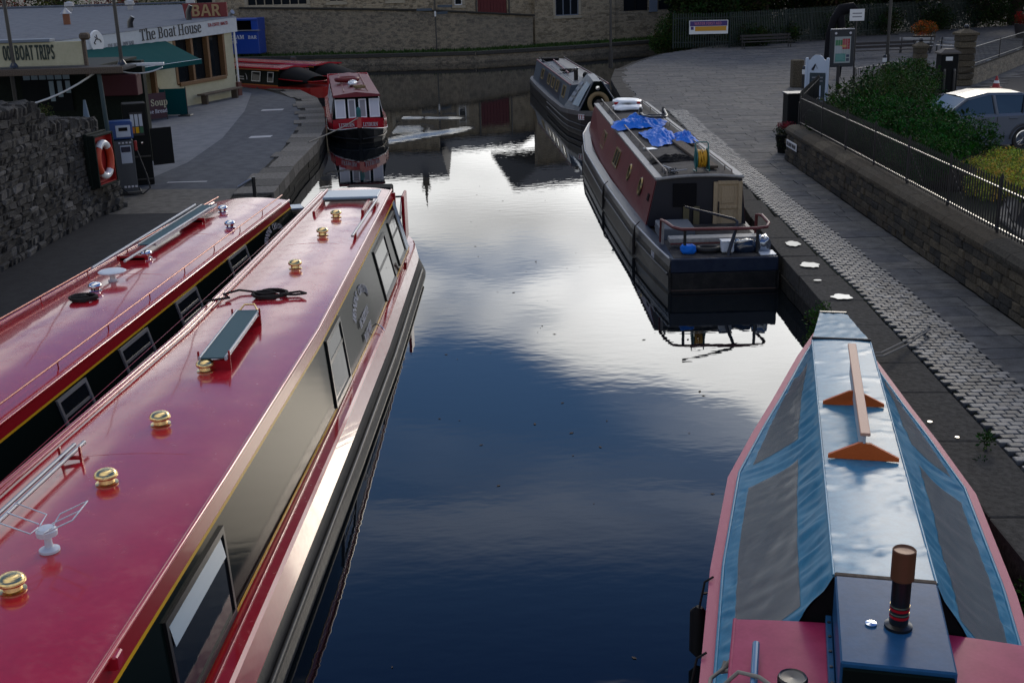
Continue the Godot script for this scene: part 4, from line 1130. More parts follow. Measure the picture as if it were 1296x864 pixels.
	for q in [[12.4, 13.1, 0.26, 0.54], [14.25, 15.15, 0.26, 0.50], [16.4, 17.25, 0.24, 0.46], [19.05, 20.0, 0.22, 0.44], [9.6, 10.5, 0.26, 0.54]]:
		side_window(S, boat, q[0], q[1], q[2], q[3] + 0.1, M.grey_frame, 0.55)
	arc_text(S, boat, "PENNINE CRUISERS", 21.8, 0.62, 0.72, 0.36, 0.15)
	for s in [[0.10, E.topL, 1.0], [-0.12, E.topR, 1.0]]:
		var r := []
		for z in E.z: r.append(V(lerpa(E.z, s[1], z) + s[0], 1.72, -z))
		wpart(mb().tube(r, 0.013, 8), "handrail", M.rail_copper, boat)
		var z2 := 8.4
		while z2 < 23.3:
			wpart(mb().tube([V(lerpa(E.z, s[1], z2) + s[0], 1.60, -z2), V(lerpa(E.z, s[1], z2) + s[0], 1.72, -z2)], 0.009, 6), "stanchion", M.red_deep, boat)
			z2 += 1.5
	for q in [[-5.98, -16.25], [-5.45, -21.96], [-5.01, -20.6], [-5.84, -18.28], [-6.35, -12.4]]:
		mushroom(boat, V(q[0], roof_y(E, q[0], q[1]), q[1]), M.chrome, 0.8)
	wpart(mb().box(V(-5.2, 1.1, -23.46), V(1.5, 0.9, 0.06), 0.01), "end_bulkhead", M.cloth_black, boat)
	var h2 := wpart(mb().box(V(-4.55, 1.35, -24.0), V(0.5, 0.03, 0.45), 0.005, Basis(Vector3.UP, 0.3)), "deck_board", M.pale_panel_and_glint, boat)
	wpart(mb().box(V(-5.0, 0.95, -24.2), V(1.3, 0.6, 0.9), 0.04), "well_cover", M.cloth_black, boat)
	wpart(mb().tube([V(-4.45, 0.74, -24.3), V(-4.45, 1.3, -24.3)], 0.02, 8), "post", M.iron, boat)
	# flat disc aerial
	var dy := roof_y(E, -5.9, -16.8)
	var dv := wpart(mb().lathe([Vector2(0.0, 0), Vector2(0.07, 0.0), Vector2(0.07, 0.02), Vector2(0.045, 0.03), Vector2(0.04, 0.13)], 16, V(-5.9, dy, -16.8)), "disc_aerial", M.white_plastic, boat)
	wpart(mb().lathe([Vector2(0.0, 0.13), Vector2(0.2, 0.135), Vector2(0.205, 0.15), Vector2(0.18, 0.165), Vector2(0.0, 0.175)], 24, V(-5.9, dy, -16.8)), "disc", M.white_plastic, dv)
	rope_coil("rope", V(-6.0, roof_y(E, -6.0, -15.75), -15.75), "flat dark rope coil beside the white disc aerial on a red roof", M.rope_dark, 8, 0.17, 0.017, [])
	g = thing("gangplank", V(-5.85, 1.66, -20.2), "long teal gangplank lying between two poles on the bankside red roof", "gangplank")
	var Bq := Basis(Vector3.UP, -0.062)
	wpart(mb().box(V(-5.84, 1.80, -20.4), V(0.24, 0.02, 3.4), 0.004, Bq), "tread", M.grip_teal, g)
	wpart(mb().box(V(-5.98, 1.80, -20.4), V(0.025, 0.05, 3.4), 0.005, Bq).box(V(-5.70, 1.80, -20.4), V(0.025, 0.05, 3.4), 0.005, Bq), "side_rail", M.aluminium, g)
	p = thing("boat_pole", V(-5.95, 1.66, -19.5), "silver boat pole on the bank side of the long teal gangplank", "pole")
	wpart(mb().tube([V(-6.22, 1.87, -16.9), V(-5.92, 1.87, -21.8)], 0.021, 10), "shaft", M.aluminium, p)
	p = thing("boat_pole", V(-5.65, 1.66, -19.5), "silver boat pole on the water side of the long teal gangplank", "pole")
	wpart(mb().tube([V(-5.90, 1.84, -17.4), V(-5.60, 1.84, -21.6)], 0.021, 10), "shaft", M.aluminium, p)
	for z in [-18.0, -20.9]:
		wpart(mb().box(V(-5.97 + (-18.0 - z) * 0.066, 1.75, z), V(0.5, 0.08, 0.035), 0.005).box(V(-5.97 + (-18.0 - z) * 0.066, 1.70, z), V(0.4, 0.12, 0.035), 0.005), "cradle", M.red_deep, boat)

func make_maroon_boat() -> void:
	var boat := thing("narrowboat", V(3.95, 0, -31), "worn maroon narrowboat with cluttered grey roof and square navy stern by the towpath", "boat")
	var Z := [21.4, 22.6, 25.0, 30.0, 35.5, 38.5, 40.2, 41.2, 41.9]
	var gl := [3.05, 2.92, 2.72, 2.52, 2.42, 2.56, 2.86, 3.25, 3.72]
	var gr := [5.06, 5.10, 5.16, 5.18, 5.16, 5.02, 4.72, 4.30, 3.84]
	var wl := [3.0, 2.86, 2.62, 2.42, 2.32, 2.5, 2.84, 3.25, 3.72]
	var rings := []; var gun := []
	for i in Z.size():
		var wr: float = gr[i] + (gl[i] - wl[i]); var up := 0.0 if i < 5 else 0.11 * (i - 4)
		rings.append([V(wl[i] + 0.1, -0.4, -Z[i]), V(wl[i], 0.06, -Z[i]), V(gl[i] - 0.05, 0.36, -Z[i]), V(gl[i], 0.60 + up, -Z[i]), V(gr[i], 0.60 + up, -Z[i]), V(gr[i] + 0.05, 0.36, -Z[i]), V(wr, 0.06, -Z[i]), V(wr - 0.1, -0.4, -Z[i])])
	wpart(mb().loft(rings), "hull", M.hull_dirty, boat)
	var strip := mb()
	var band := []
	for i in Z.size():
		var up := 0.0 if i < 5 else 0.11 * (i - 4)
		band.append([V(gl[i] - 0.03, 0.50 + up, -Z[i]), V(gl[i] - 0.012, 0.66 + up, -Z[i]), V(gl[i] + 0.2, 0.665 + up, -Z[i]), V(gl[i] + 0.2, 0.50 + up, -Z[i])])
	wpart(mb().loft(band), "side_deck", M.navy, boat)
	var rail := []
	for i in Z.size(): rail.append(V(gl[i] - 0.03, 0.66 + (0.0 if i < 5 else 0.11 * (i - 4)), -Z[i]))
	wpart(mb().tube(rail, 0.025, 6), "gunwale_edge", M.steel, boat)
	var rub := []
	for i in Z.size(): rub.append(V(gl[i] - 0.06, 0.36, -Z[i]))
	wpart(mb().tube(rub, 0.03, 6), "rubbing_band", M.hull_dirty, boat)
	# square stern
	wpart(mb().box(V(4.055, 0.53, -21.36), V(2.03, 0.27, 0.06), 0.015), "transom_top", M.navy, boat)
	wpart(mb().box(V(4.055, 0.18, -21.36), V(1.98, 0.42, 0.05), 0.01), "transom", M.hull_black, boat)
	wpart(mb().box(V(4.055, 0.05, -21.36), V(1.99, 0.03, 0.075), 0.008), "waterline_bead", M.rust_band, boat)
	wpart(mb().box(V(4.05, 0.655, -22.9), V(1.9, 0.03, 3.0), 0.006), "stern_deck", M.roof_grey, boat)
	wpart(mb().box(V(4.9, 0.68, -21.6), V(0.3, 0.02, 0.35), 0.004), "deck_plate", M.white_plastic, boat)
	# cabin
	var C := [24.5, 28.0, 33.0, 39.2]
	var tl := [3.15, 3.10, 3.04, 2.97]; var tr := [4.97, 4.90, 4.80, 4.68]; var bl := [2.92, 2.80, 2.68, 2.72]; var br := [5.08, 5.08, 5.02, 4.86]
	var core := []
	for i in 4: core.append([V(bl[i], 0.62, -C[i]), V(tl[i], 1.64, -C[i]), V((tl[i] + tr[i]) / 2, 1.70, -C[i]), V(tr[i], 1.64, -C[i]), V(br[i], 0.62, -C[i])])
	wpart(mb().loft(core), "cabin", M.maroon, boat)
	var S := {"z": C, "top": tl, "bot": bl, "ht": 1.64, "hb": 0.62, "side": -1.0}
	wpart(mb().grid(10, 20, func(a: float, t: float) -> Vector3:
		var z := lerpf(24.35, 39.3, t); return V(lerpf(lerpa(C, tl, z) + 0.1, lerpa(C, tr, z) - 0.1, a), 1.665 + 0.055 * (1.0 - pow(2 * a - 1, 2)), -z)), "roof", M.roof_grey, boat)
	for q in [[tl, 0.05, -0.02], [tr, -0.05, 0.02]]:
		var b := []
		for i in 4: b.append([V(q[0][i] + q[1] - 0.075, 1.63, -C[i]), V(q[0][i] + q[1] - 0.075, 1.675, -C[i]), V(q[0][i] + q[1] + 0.075, 1.685, -C[i]), V(q[0][i] + q[1] + 0.075, 1.63, -C[i])])
		wpart(mb().loft(b), "roof_edge", M.pale_edge, boat)
		var r := []
		for i in 4: r.append(V(q[0][i] + q[1] * 4.5, 1.80, -C[i]))
		wpart(mb().tube([V(r[0].x, 1.68, r[0].z + 0.05)] + r, 0.018, 8), "handrail", M.rail_worn, boat)
		for k in 8:
			var z := 25.2 + k * 1.9
			wpart(mb().tube([V(lerpa(C, q[0], z) + q[1] * 4.5, 1.67, -z), V(lerpa(C, q[0], z) + q[1] * 4.5, 1.80, -z)], 0.012, 6), "stanchion", M.rail_worn, boat)
	# windows on the water side: two oblong, two round, a small grille
	for z in [34.3, 30.8]:
		var w := wpart(side_band(S, z - 0.42, z + 0.42, 0.30, 0.66, 0.008), "window", M.glass_dark, boat)
		var f := mb()
		for e in [[z - 0.47, z - 0.42, 0.26, 0.70], [z + 0.42, z + 0.47, 0.26, 0.70], [z - 0.42, z + 0.42, 0.26, 0.30], [z - 0.42, z + 0.42, 0.66, 0.70], [z - 0.02, z + 0.02, 0.30, 0.66]]:
			var q := side_band(S, e[0], e[1], e[2], e[3], 0.02); f.v.append_array(q.v); f.n.append_array(q.n); f.u.append_array(q.u)
		wpart(f, "frame", M.old_gold, w)
	for z in [28.15, 26.2]:
		var o := side_pt(S, z, 0.44, 0.0); var nn := (side_pt(S, z, 0.44, 1.0) - o).normalized()
		var B := Basis(V(0, 0, 1).cross(nn).normalized() * -1.0, nn, V(0, 0, 1))
		var ph := wpart(mb().lathe([Vector2(0, 0.012), Vector2(0.17, 0.012), Vector2(0.17, 0.0)], 20, o, B), "porthole", M.glass_dark, boat)
		wpart(mb().lathe([Vector2(0.165, 0.0), Vector2(0.165, 0.03), Vector2(0.20, 0.03), Vector2(0.215, 0.0)], 20, o, B), "rim", M.old_gold, ph)
	wpart(side_band(S, 24.8, 25.0, 0.38, 0.52, 0.015), "grille", M.cloth_black, boat)
	# end bulkhead and the cream door
	wpart(mb().prism(PackedVector2Array([Vector2(2.95, 0.64), Vector2(5.06, 0.64), Vector2(4.96, 1.62), Vector2(4.06, 1.685), Vector2(3.16, 1.62)]), 0.05, Transform3D(Basis(), V(0, 0, -24.49))), "end_bulkhead", M.navy_dark, boat)
	var arc := []
	for k in 13: arc.append(V(lerpf(3.13, 4.99, k / 12.0), 1.655 + 0.06 * (1.0 - pow(k / 6.0 - 1, 2)), -24.38))
	wpart(mb().tube(arc, 0.035, 6), "roof_lip", M.pale_edge, boat)
	var d := wpart(mb().box(V(4.66, 1.08, -24.42), V(0.56, 0.94, 0.03), 0.005), "door", M.pine, boat)
	var fr := mb()
	for s in [-1, 1]: fr.box(V(4.66 + s * 0.26, 1.08, -24.39), V(0.09, 0.98, 0.04), 0.006)
	fr.box(V(4.66, 1.55, -24.39), V(0.43, 0.08, 0.04), 0.006); fr.box(V(4.66, 1.02, -24.395), V(0.42, 0.06, 0.03), 0.005)
	wpart(fr, "door_frame", M.pine_pale, d)
	for y in [1.28, 0.80]: wpart(mb().box(V(4.66, y, -24.4), V(0.27, 0.36 if y > 1 else 0.3, 0.025), 0.01), "door_panel", M.pine, d)
	wpart(mb().tube([V(4.46, 0.85, -24.36), V(4.46, 1.15, -24.36)], 0.015, 6), "handle", M.iron, d)
	wpart(mb().box(V(3.75, 1.3, -24.41), V(0.5, 0.5, 0.02), 0.004), "hatch_panel", M.cloth_black, boat)
	for x in [3.78, 4.0]: wpart(mb().box(V(x, 0.86, -24.38), V(0.13, 0.4, 0.02), 0.004), "panel", M.pine_dim, boat)
	# hoop rail round the stern
	wpart(mb().tube([V(3.02, 0.70, -22.7), V(3.02, 1.16, -22.62), V(3.06, 1.18, -22.3), V(3.14, 1.17, -21.85), V(3.28, 1.16, -21.68), V(4.7, 1.16, -21.6), V(4.9, 1.17, -21.66), V(4.99, 1.19, -21.9), V(4.98, 1.22, -22.5), V(4.92, 1.2, -22.7), V(4.92, 0.7, -22.75)], 0.032, 10), "stern_rail", M.rust_tube, boat)
	for q in [[3.35, -21.7], [4.72, -21.62]]: wpart(mb().tube([V(q[0], 0.64, q[1]), V(q[0], 1.16, q[1])], 0.03, 8), "rail_post", M.iron, boat)
	wpart(mb().box(V(3.05, 0.9, -22.65), V(0.05, 0.5, 0.12), 0.01), "rail_post", M.pale_edge, boat)
	wpart(mb().box(V(4.0, 0.83, -22.3), V(1.75, 0.09, 0.3), 0.01), "bench_board", M.pale_edge, boat)
	wpart(mb().box(V(4.0, 0.77, -22.16), V(1.72, 0.03, 0.03), 0.004), "bench_trim", M.rust_tube, boat)
	wpart(mb().box(V(3.4, 0.78, -23.4), V(0.7, 0.25, 0.9), 0.02), "locker", M.grey_board, boat)
	# tiller: swan neck and arm
	wpart(mb().tube([V(4.14, 0.5, -21.45), V(4.16, 0.75, -21.5), V(4.34, 1.15, -21.75), V(4.36, 1.25, -21.8), V(4.30, 1.30, -21.82), V(3.37, 1.55, -21.9)], [0.035, 0.035, 0.032, 0.03, 0.028, 0.018], 10), "tiller", M.navy_dark, boat)
	# numbers on the side
	var X := face(V(gl[1] - 0.035, 0.50, -22.4) + V(-0.06, 0.02, 0), V(0.1, 0, 1), V(0, 1, 0))
	text("SK8", 0.16, 0.004, "Droid Sans", M.letter_white, "lettering", boat, Transform3D(X.basis, X.origin - boat.position), 1.0, 700)
	# fenders hanging on the water side
	for z in [29.5, 24.4]:
		var q := V(lerpa(Z, gl, z) - 0.10, 0.66, -z)
		wpart(mb().tube([q + V(0.12, 0.1, 0), q + V(0.02, 0.0, 0), q + V(0, -0.25, 0), q + V(0, -0.62, 0)], [0.012, 0.012, 0.035, 0.035], 8), "rope_fender", M.rope_dark, boat)
	# loose things
	var n := noise(21, 1.0, 3)
	var cloth := func(called: String, c: Vector3, rx: float, rz: float, h: float, m: Material, label: String, cat: String, seed_: float) -> void:
		var t := thing(called, c, label, cat)
		lpart(mb().grid(44, 44, func(a: float, b: float) -> Vector3:
			var x := a * 2 - 1; var z := 1 - b * 2
			var r := sqrt(x * x + z * z)
			var hh := h * (0.25 + 0.75 * smoothstep(1.1, 0.3, r)) * (0.62 + absf(n.get_noise_2d(x * 0.9 + seed_, z * 1.1)) * 1.0 + 0.45 * absf(n.get_noise_2d(x * 2.2, z * 2.6 + seed_)))
			var k := 0.86 + 0.34 * n.get_noise_2d(x / maxf(r, 0.05) * 0.8 + seed_, z / maxf(r, 0.05) * 0.8) * minf(1.0, r)
			return V(x * rx * k, maxf(hh * smoothstep(1.4, 0.95, r), 0.004), z * rz * k)), "sheet", m, t)
	cloth.call("tarpaulin", V(3.72, 1.71, -32.9), 0.78, 1.2, 0.24, M.tarp_blue, "crumpled bright blue tarpaulin heaped on the cluttered grey boat roof", "tarpaulin", 4.0)
	cloth.call("tarpaulin", V(3.98, 1.71, -30.1), 0.5, 1.6, 0.20, M.tarp_blue, "smaller blue plastic sheet trailing towards the boat stern on the grey roof", "tarpaulin", 12.0)
	cloth.call("tarpaulin", V(4.5, 1.74, -29.6), 0.30, 0.9, 0.18, M.tarp_blue, "twisted end of blue sheet hanging over the roof handrail", "tarpaulin", 30.0)
	cloth.call("black_cloth", V(3.78, 1.71, -26.6), 0.62, 0.4, 0.10, M.cloth_black, "black cloth crumpled across the grey boat roof", "cloth", 22.0)
	var bag := thing("coal_sack", V(3.78, 1.72, -37.1), "white plastic sack with a red band lying on the grey boat roof", "sack")
	var sack := func(c: Vector3, sx: float, sy: float, sz: float, m: Material, nm: String, parent: Node) -> void:
		wpart(mb().grid(24, 14, func(a: float, b: float) -> Vector3:
			var u := a * TAU; var w := (b - 0.5) * PI
			var q := V(cos(u) * cos(w), sin(w), -sin(u) * cos(w))
			q = V(signf(q.x) * pow(absf(q.x), 0.55), signf(q.y) * pow(absf(q.y), 0.8), signf(q.z) * pow(absf(q.z), 0.55))
			return c + V(q.x * sx, q.y * sy, q.z * sz) * (1.0 + 0.22 * n.get_noise_3d(q.x, q.y * 0.6 + c.x * 9, q.z))), nm, m, parent)
	sack.call(V(3.78, 1.80, -36.7), 0.44, 0.09, 0.55, M.white_plastic, "sack_body", bag)
	sack.call(V(3.82, 1.93, -37.2), 0.42, 0.08, 0.5, M.white_plastic, "sack_body", bag)
	wpart(mb().box(V(3.8, 1.92, -36.78), V(0.82, 0.075, 0.06), 0.02), "red_band", M.red_deep, bag)
	var wh := thing("folding_trolley", V(4.15, 1.72, -33.0), "black wire trolley frame lying on the blue tarpaulin", "trolley")
	wpart(mb().tube([V(3.85, 1.98, -33.9), V(3.82, 2.02, -32.6), V(3.95, 2.03, -32.1), V(4.35, 2.03, -32.0), V(4.48, 2.0, -32.6), V(4.5, 2.1, -33.6)], 0.03, 8).tube([V(3.82, 2.0, -32.9), V(4.48, 2.0, -32.8)], 0.02, 8), "frame", M.iron, wh)
	for x in [3.84, 4.49]: wpart(mb().lathe([Vector2(0, -0.03), Vector2(0.14, -0.03), Vector2(0.15, 0), Vector2(0.14, 0.03), Vector2(0, 0.03)], 16, V(x, 2.0, -33.5), Basis(Vector3.FORWARD, PI / 2)), "wheel", M.rubber, wh)
	var pk := thing("wooden_plank", V(4.3, 1.72, -28), "weathered wooden plank lying along the grey boat roof beside the blue sheet", "plank")
	wpart(mb().box(V(4.33, 1.765, -27.6), V(0.26, 0.06, 5.0), 0.008, Basis(Vector3.UP, 0.045)), "board", M.wood_old, pk)
	for q in [[3.24, -32.6, "white card scrap lying on the grey roof by the handrail", 0.12], [3.5, -28.4, "white card scrap beside the black cloth on the grey roof", 0.14]]:
		var sc := thing("card_scrap", V(q[0], 1.71, q[1]), q[2], "card"); wpart(mb().box(V(q[0], 1.718, q[1]), V(0.26, 0.006, q[3] * 2.2), 0.002, Basis(Vector3.UP, 0.3)), "card", M.white_plastic, sc)
	var rl := thing("hose_reel", V(4.17, 1.72, -24.9), "yellow garden hose wound on a teal reel standing on the boat roof", "hose reel")
	var hose := []
	for k in 150:
		var w := TAU * k / 15.0; var t := k / 150.0
		hose.append(V(4.17 + 0.085 * sin(t * PI * 6.0), 1.99 + sin(w) * (0.15 + 0.04 * t), -24.9 + cos(w) * (0.15 + 0.04 * t)))
	wpart(mb().tube(hose, 0.016, 6), "hose", M.hose, rl)
	for s in [-1, 1]:
		wpart(mb().lathe([Vector2(0.0, -0.008), Vector2(0.225, -0.008), Vector2(0.235, 0), Vector2(0.225, 0.008), Vector2(0.0, 0.008)], 24, V(4.17 + s * 0.12, 1.99, -24.9), Basis(Vector3.FORWARD, PI / 2)), "flange", M.teal_plastic, rl)
		wpart(mb().tube([V(4.17 + s * 0.14, 1.72, -25.1), V(4.17 + s * 0.14, 1.75, -24.7), V(4.17 + s * 0.14, 2.3, -24.9)], 0.014, 8), "stand", M.teal_plastic, rl)
	wpart(mb().tube([V(4.03, 2.3, -24.9), V(4.06, 2.34, -24.9), V(4.28, 2.34, -24.9), V(4.31, 2.3, -24.9)], 0.014, 8), "handle", M.teal_plastic, rl)
	var an := thing("mooring_tackle", V(3.42, 1.72, -24.9), "heap of shackles and a short bar at the corner of the grey boat roof", "tackle")
	for k in 5: wpart(mb().tube([V(3.36 + 0.05 * k, 1.72, -24.7 - 0.06 * (k % 2)), V(3.33 + 0.06 * k, 1.80, -24.8), V(3.42 + 0.05 * k, 1.79, -24.95), V(3.45 + 0.05 * k, 1.72, -24.8)], 0.018, 6), "shackle", M.iron, an)
	wpart(mb().tube([V(3.42, 1.76, -25.5), V(3.62, 1.75, -24.9)], 0.02, 8).tube([V(3.5, 1.76, -24.75), V(3.85, 1.78, -24.8)], 0.014, 6), "bar", M.steel, an)
	# on the stern deck
	var bx := thing("white_box", V(4.16, 0.67, -21.75), "white plastic tub standing on the square stern under the tiller", "box")
	wpart(mb().box(V(4.17, 0.79, -21.75), V(0.24, 0.22, 0.22), 0.03), "tub", M.white_plastic, bx)
	wpart(mb().box(V(4.17, 0.905, -21.75), V(0.26, 0.02, 0.24), 0.006), "lid", M.white_plastic, bx)
	for q in [[3.42, -21.75, 0.15, 0.09, 0.12, "blue plastic bag beside the hoop rail post on the stern", 1.0], [4.52, -21.85, 0.24, 0.14, 0.2, "dark blue bag slumped beside the white tub on the stern", 2.0]]:
		var bb2 := thing("plastic_bag", V(q[0], 0.67, q[1]), q[5], "bag"); sack.call(V(q[0], 0.76, q[1]), q[2], q[3], q[4], M.tarp_blue if q[6] < 1.5 else M.navy_gloss, "bag", bb2)
	var sil := thing("plastic_bag", V(4.88, 0.67, -21.8), "shiny silver and navy sack in the corner of the square stern", "bag"); sack.call(V(4.86, 0.80, -21.8), 0.14, 0.17, 0.16, M.foil, "bag", sil)
	var tyre := thing("tyre_fender", V(3.85, 0.67, -21.8), "dark old tyre lying on the stern deck next to the white tub", "tyre")
	var tp := []
	for k in 25: tp.append(V(3.82 + 0.2 * cos(TAU * k / 24.0), 0.73, -21.85 + 0.15 * sin(TAU * k / 24.0)))
	wpart(mb().tube(tp, 0.055, 8, false), "tread", M.rubber, tyre)

func make_navy_boat() -> void:
	var boat := thing("narrowboat", V(3.0, 0, -52), "dark blue narrowboat with triangular front cover and rope ring beyond the maroon one", "boat")
	var Z := [41.9, 42.6, 43.6, 45.2, 47.0, 52.0, 58.0, 61.0, 62.2]
	var c := [3.72, 3.66, 3.58, 3.46, 3.34, 3.0, 2.6, 2.4, 2.32]
	var hw := [0.05, 0.42, 0.78, 1.05, 1.12, 1.14, 1.14, 1.1, 0.9]
	var top := [1.05, 1.0, 0.92, 0.84, 0.72, 0.66, 0.66, 0.68, 0.7]
	var rings := []; var dk := []
	for i in Z.size():
		rings.append([V(c[i] - hw[i] * 0.9, -0.35, -Z[i]), V(c[i] - hw[i], 0.05, -Z[i]), V(c[i] - hw[i] - 0.03, top[i] - 0.16, -Z[i]), V(c[i] + hw[i] + 0.03, top[i] - 0.16, -Z[i]), V(c[i] + hw[i], 0.05, -Z[i]), V(c[i] + hw[i] * 0.9, -0.35, -Z[i])])
		dk.append([V(c[i] - hw[i] - 0.03, top[i] - 0.16, -Z[i]), V(c[i] - hw[i], top[i], -Z[i]), V(c[i] + hw[i], top[i], -Z[i]), V(c[i] + hw[i] + 0.03, top[i] - 0.16, -Z[i])])
	wpart(mb().loft(rings), "hull", M.hull_black, boat)
	wpart(mb().loft(dk), "gunwale", M.pale_edge_dark, boat)
	for h in [0.2, 0.42]:
		var r := []
		for i in 6: r.append(V(c[i] - hw[i] - 0.035, h, -Z[i]))
		wpart(mb().tube(r, 0.025, 6), "rubbing_band", M.hull_black, boat)
	var C := [46.8, 52.0, 58.0, 61.2]
	var tl := [2.60, 2.28, 1.88, 1.68]; var tr := [4.10, 3.78, 3.38, 3.18]; var bl := [2.38, 2.06, 1.66, 1.46]; var br := [4.32, 4.0, 3.6, 3.4]
	var core := []
	for i in 4: core.append([V(bl[i], 0.66, -C[i]), V(tl[i], 1.58, -C[i]), V((tl[i] + tr[i]) / 2, 1.65, -C[i]), V(tr[i], 1.58, -C[i]), V(br[i], 0.66, -C[i])])
	wpart(mb().loft(core), "cabin", M.steel_blue, boat)
	var rf := []
	for i in 4: rf.append([V(tl[i] + 0.06, 1.59, -C[i]), V((tl[i] + tr[i]) / 2, 1.664, -C[i]), V(tr[i] - 0.06, 1.59, -C[i])])
	wpart(mb().loft(rf, false, false, false), "roof", M.roof_blue, boat)
	for q in [tl, tr]:
		var r := []
		for i in 4: r.append(V(q[i], 1.60, -C[i]))
		wpart(mb().tube(r, 0.035, 6), "roof_edge", M.pink_trim, boat)
		r = []
		for i in 4: r.append(V(lerpf(q[i], (tl[i] + tr[i]) / 2, 0.16), 1.70, -C[i]))
		wpart(mb().tube(r, 0.016, 6), "handrail", M.iron, boat)
	var S := {"z": C, "top": tl, "bot": bl, "ht": 1.58, "hb": 0.66, "side": -1.0}
	wpart(side_band(S, 49.6, 58.2, 0.14, 0.9, 0.005), "side_panel", M.navy, boat)
	for z in [48.4, 50.9, 52.6, 54.3, 57.2]: side_window(S, boat, z - 0.4, z + 0.4, 0.2, 0.62, M.old_gold)
	# cratch: cover over the well, triangular board in front
	var zf := 44.0; var A := V(3.38, 2.02, -46.7); var F := V(3.44, 1.95, -zf)
	var cov := mb()
	for s in [-1.0, 1.0]:
		var p0 := V(3.34 + s * 1.04, 0.76, -46.7); var p1 := V(3.52 + s * 0.80, 0.88, -zf)
		cov.grid(12, 10, func(a: float, b: float) -> Vector3:
			var e := p0.lerp(p1, a); var r := A.lerp(F, a) + V(s * 0.14, 0, 0)
			return e.lerp(r, b) + V(s * 0.02 * sin(a * 19) * sin(b * PI), 0.05 * sin(b * PI), 0))
	cov.quad(A + V(-0.14, 0, 0), A + V(0.14, 0, 0), F + V(0.14, 0, 0), F + V(-0.14, 0, 0))
	wpart(cov, "front_cover", M.steel_blue, boat)
	for s in [-1.0, 1.0]:
		var w := mb()
		var p0 := V(3.34 + s * 1.04, 0.76, -46.7); var p1 := V(3.52 + s * 0.80, 0.88, -zf)
		w.grid(6, 6, func(a: float, b: float) -> Vector3:
			var a2 := lerpf(0.5, 0.94, a); var b2 := lerpf(0.12, 0.86, b)
			return p0.lerp(p1, a2).lerp(A.lerp(F, a2) + V(s * 0.14, 0, 0), b2) + V(s * 0.035, 0.05 * sin(b2 * PI) + 0.02, 0))
		wpart(w, "cover_window", M.pale_panel_and_glint, boat)
		for k in 4:
			var q := mb()
			q.grid(2, 2, func(a: float, b: float) -> Vector3:
				var a2 := lerpf(0.08, 0.36, a); var b2 := 0.18 + k * 0.16 + 0.10 * b
				return p0.lerp(p1, a2).lerp(A.lerp(F, a2) + V(s * 0.14, 0, 0), b2) + V(s * 0.03, 0.05 * sin(b2 * PI) + 0.02, 0))
			wpart(q, "pale_stripe", M.pale_blue, boat)
	wpart(mb().prism(PackedVector2Array([Vector2(2.74, 0.86), Vector2(4.30, 0.86), Vector2(3.58, 1.96), Vector2(3.30, 1.96)]), 0.04, Transform3D(Basis(), V(0, 0, -44.02))), "cratch_board", M.black_paint, boat)
	for s in [-1.0, 1.0]: wpart(mb().tube([V(3.52 + s * 0.79, 0.86, -43.95), V(3.44 + s * 0.15, 1.97, -43.95)], 0.035, 6), "cratch_edge", M.navy_gloss, boat)
	var ring := []
	for k in 25: ring.append(V(3.46 + 0.33 * cos(TAU * k / 24.0), 1.18 + 0.33 * sin(TAU * k / 24.0), -43.86 + 0.1 * sin(TAU * k / 24.0) * -1.0))
	wpart(mb().tube(ring, 0.085, 10, false), "rope_ring", M.straw, boat)
	wpart(mb().lathe([Vector2(0, 0.04), Vector2(0.12, 0.03), Vector2(0.14, 0), Vector2(0.14, -0.06)], 16, V(3.46, 1.18, -43.9), Basis(Vector3.RIGHT, PI / 2)), "headlamp", M.iron, boat)
	wpart(mb().lathe([Vector2(0, 0.05), Vector2(0.08, 0.04), Vector2(0.09, 0.0)], 14, V(3.44, 1.72, -43.92), Basis(Vector3.RIGHT, PI / 2)), "round_badge", M.chrome, boat)
	# chimney and things fixed on the roof
	var ch := wpart(mb().lathe([Vector2(0.085, 0), Vector2(0.085, 0.46), Vector2(0.075, 0.5), Vector2(0, 0.5)], 14, V(2.92, 1.62, -48.6)), "chimney", M.soot, boat)
	wpart(mb().lathe([Vector2(0.088, 0.42), Vector2(0.1, 0.43), Vector2(0.1, 0.49), Vector2(0.088, 0.5)], 14, V(2.92, 1.62, -48.6)), "band", M.chrome, ch)
	# name panel on the bow
	var X := face(V(2.92, 0.73, -43.32), V(0.72, 0, 0.62), V(0, 1, 0))
	wpart(mb().box(X.origin, V(0.62, 0.2, 0.02), 0.004, X.basis), "name_panel", M.white_paint, boat)
	text("TESSA", 0.2, 0.005, "Droid Serif", M.red_deep, "lettering", boat, Transform3D(X.basis, X.origin + X.basis.z * 0.012 - boat.position), 1.0, 700)
	var box := thing("roof_box", V(3.55, 1.66, -48.4), "small red and black bundle lying on the dark blue boat roof", "bundle")
	wpart(mb().box(V(3.5, 1.72, -48.6), V(0.4, 0.1, 0.5), 0.03), "bundle", M.red_deep, box)
	wpart(mb().tube([V(3.7, 1.72, -47.4), V(3.3, 1.85, -48.6), V(3.35, 1.72, -49.6)], 0.1, 8), "rolled_cover", M.cloth_black, box)
	rope_coil("rope", V(2.75, 1.64, -52.5), "dark rope lying on the blue boat roof behind the chimney", M.rope_dark, 4, 0.3, 0.03, [])
	var pl := thing("boat_pole", V(2.6, 1.66, -54), "reddish boat pole lying along the dark blue boat roof", "pole")
	wpart(mb().tube([V(2.45, 1.72, -59), V(2.75, 1.72, -51)], 0.035, 6), "shaft", M.pink_trim, pl)
	var dn := thing("cushion", V(2.25, 1.66, -59.6), "dark rounded cover on the far end of the blue boat roof", "cover")
	wpart(mb().box(V(2.3, 1.72, -59.8), V(0.9, 0.12, 1.0), 0.05), "cover", M.cloth_black, dn)

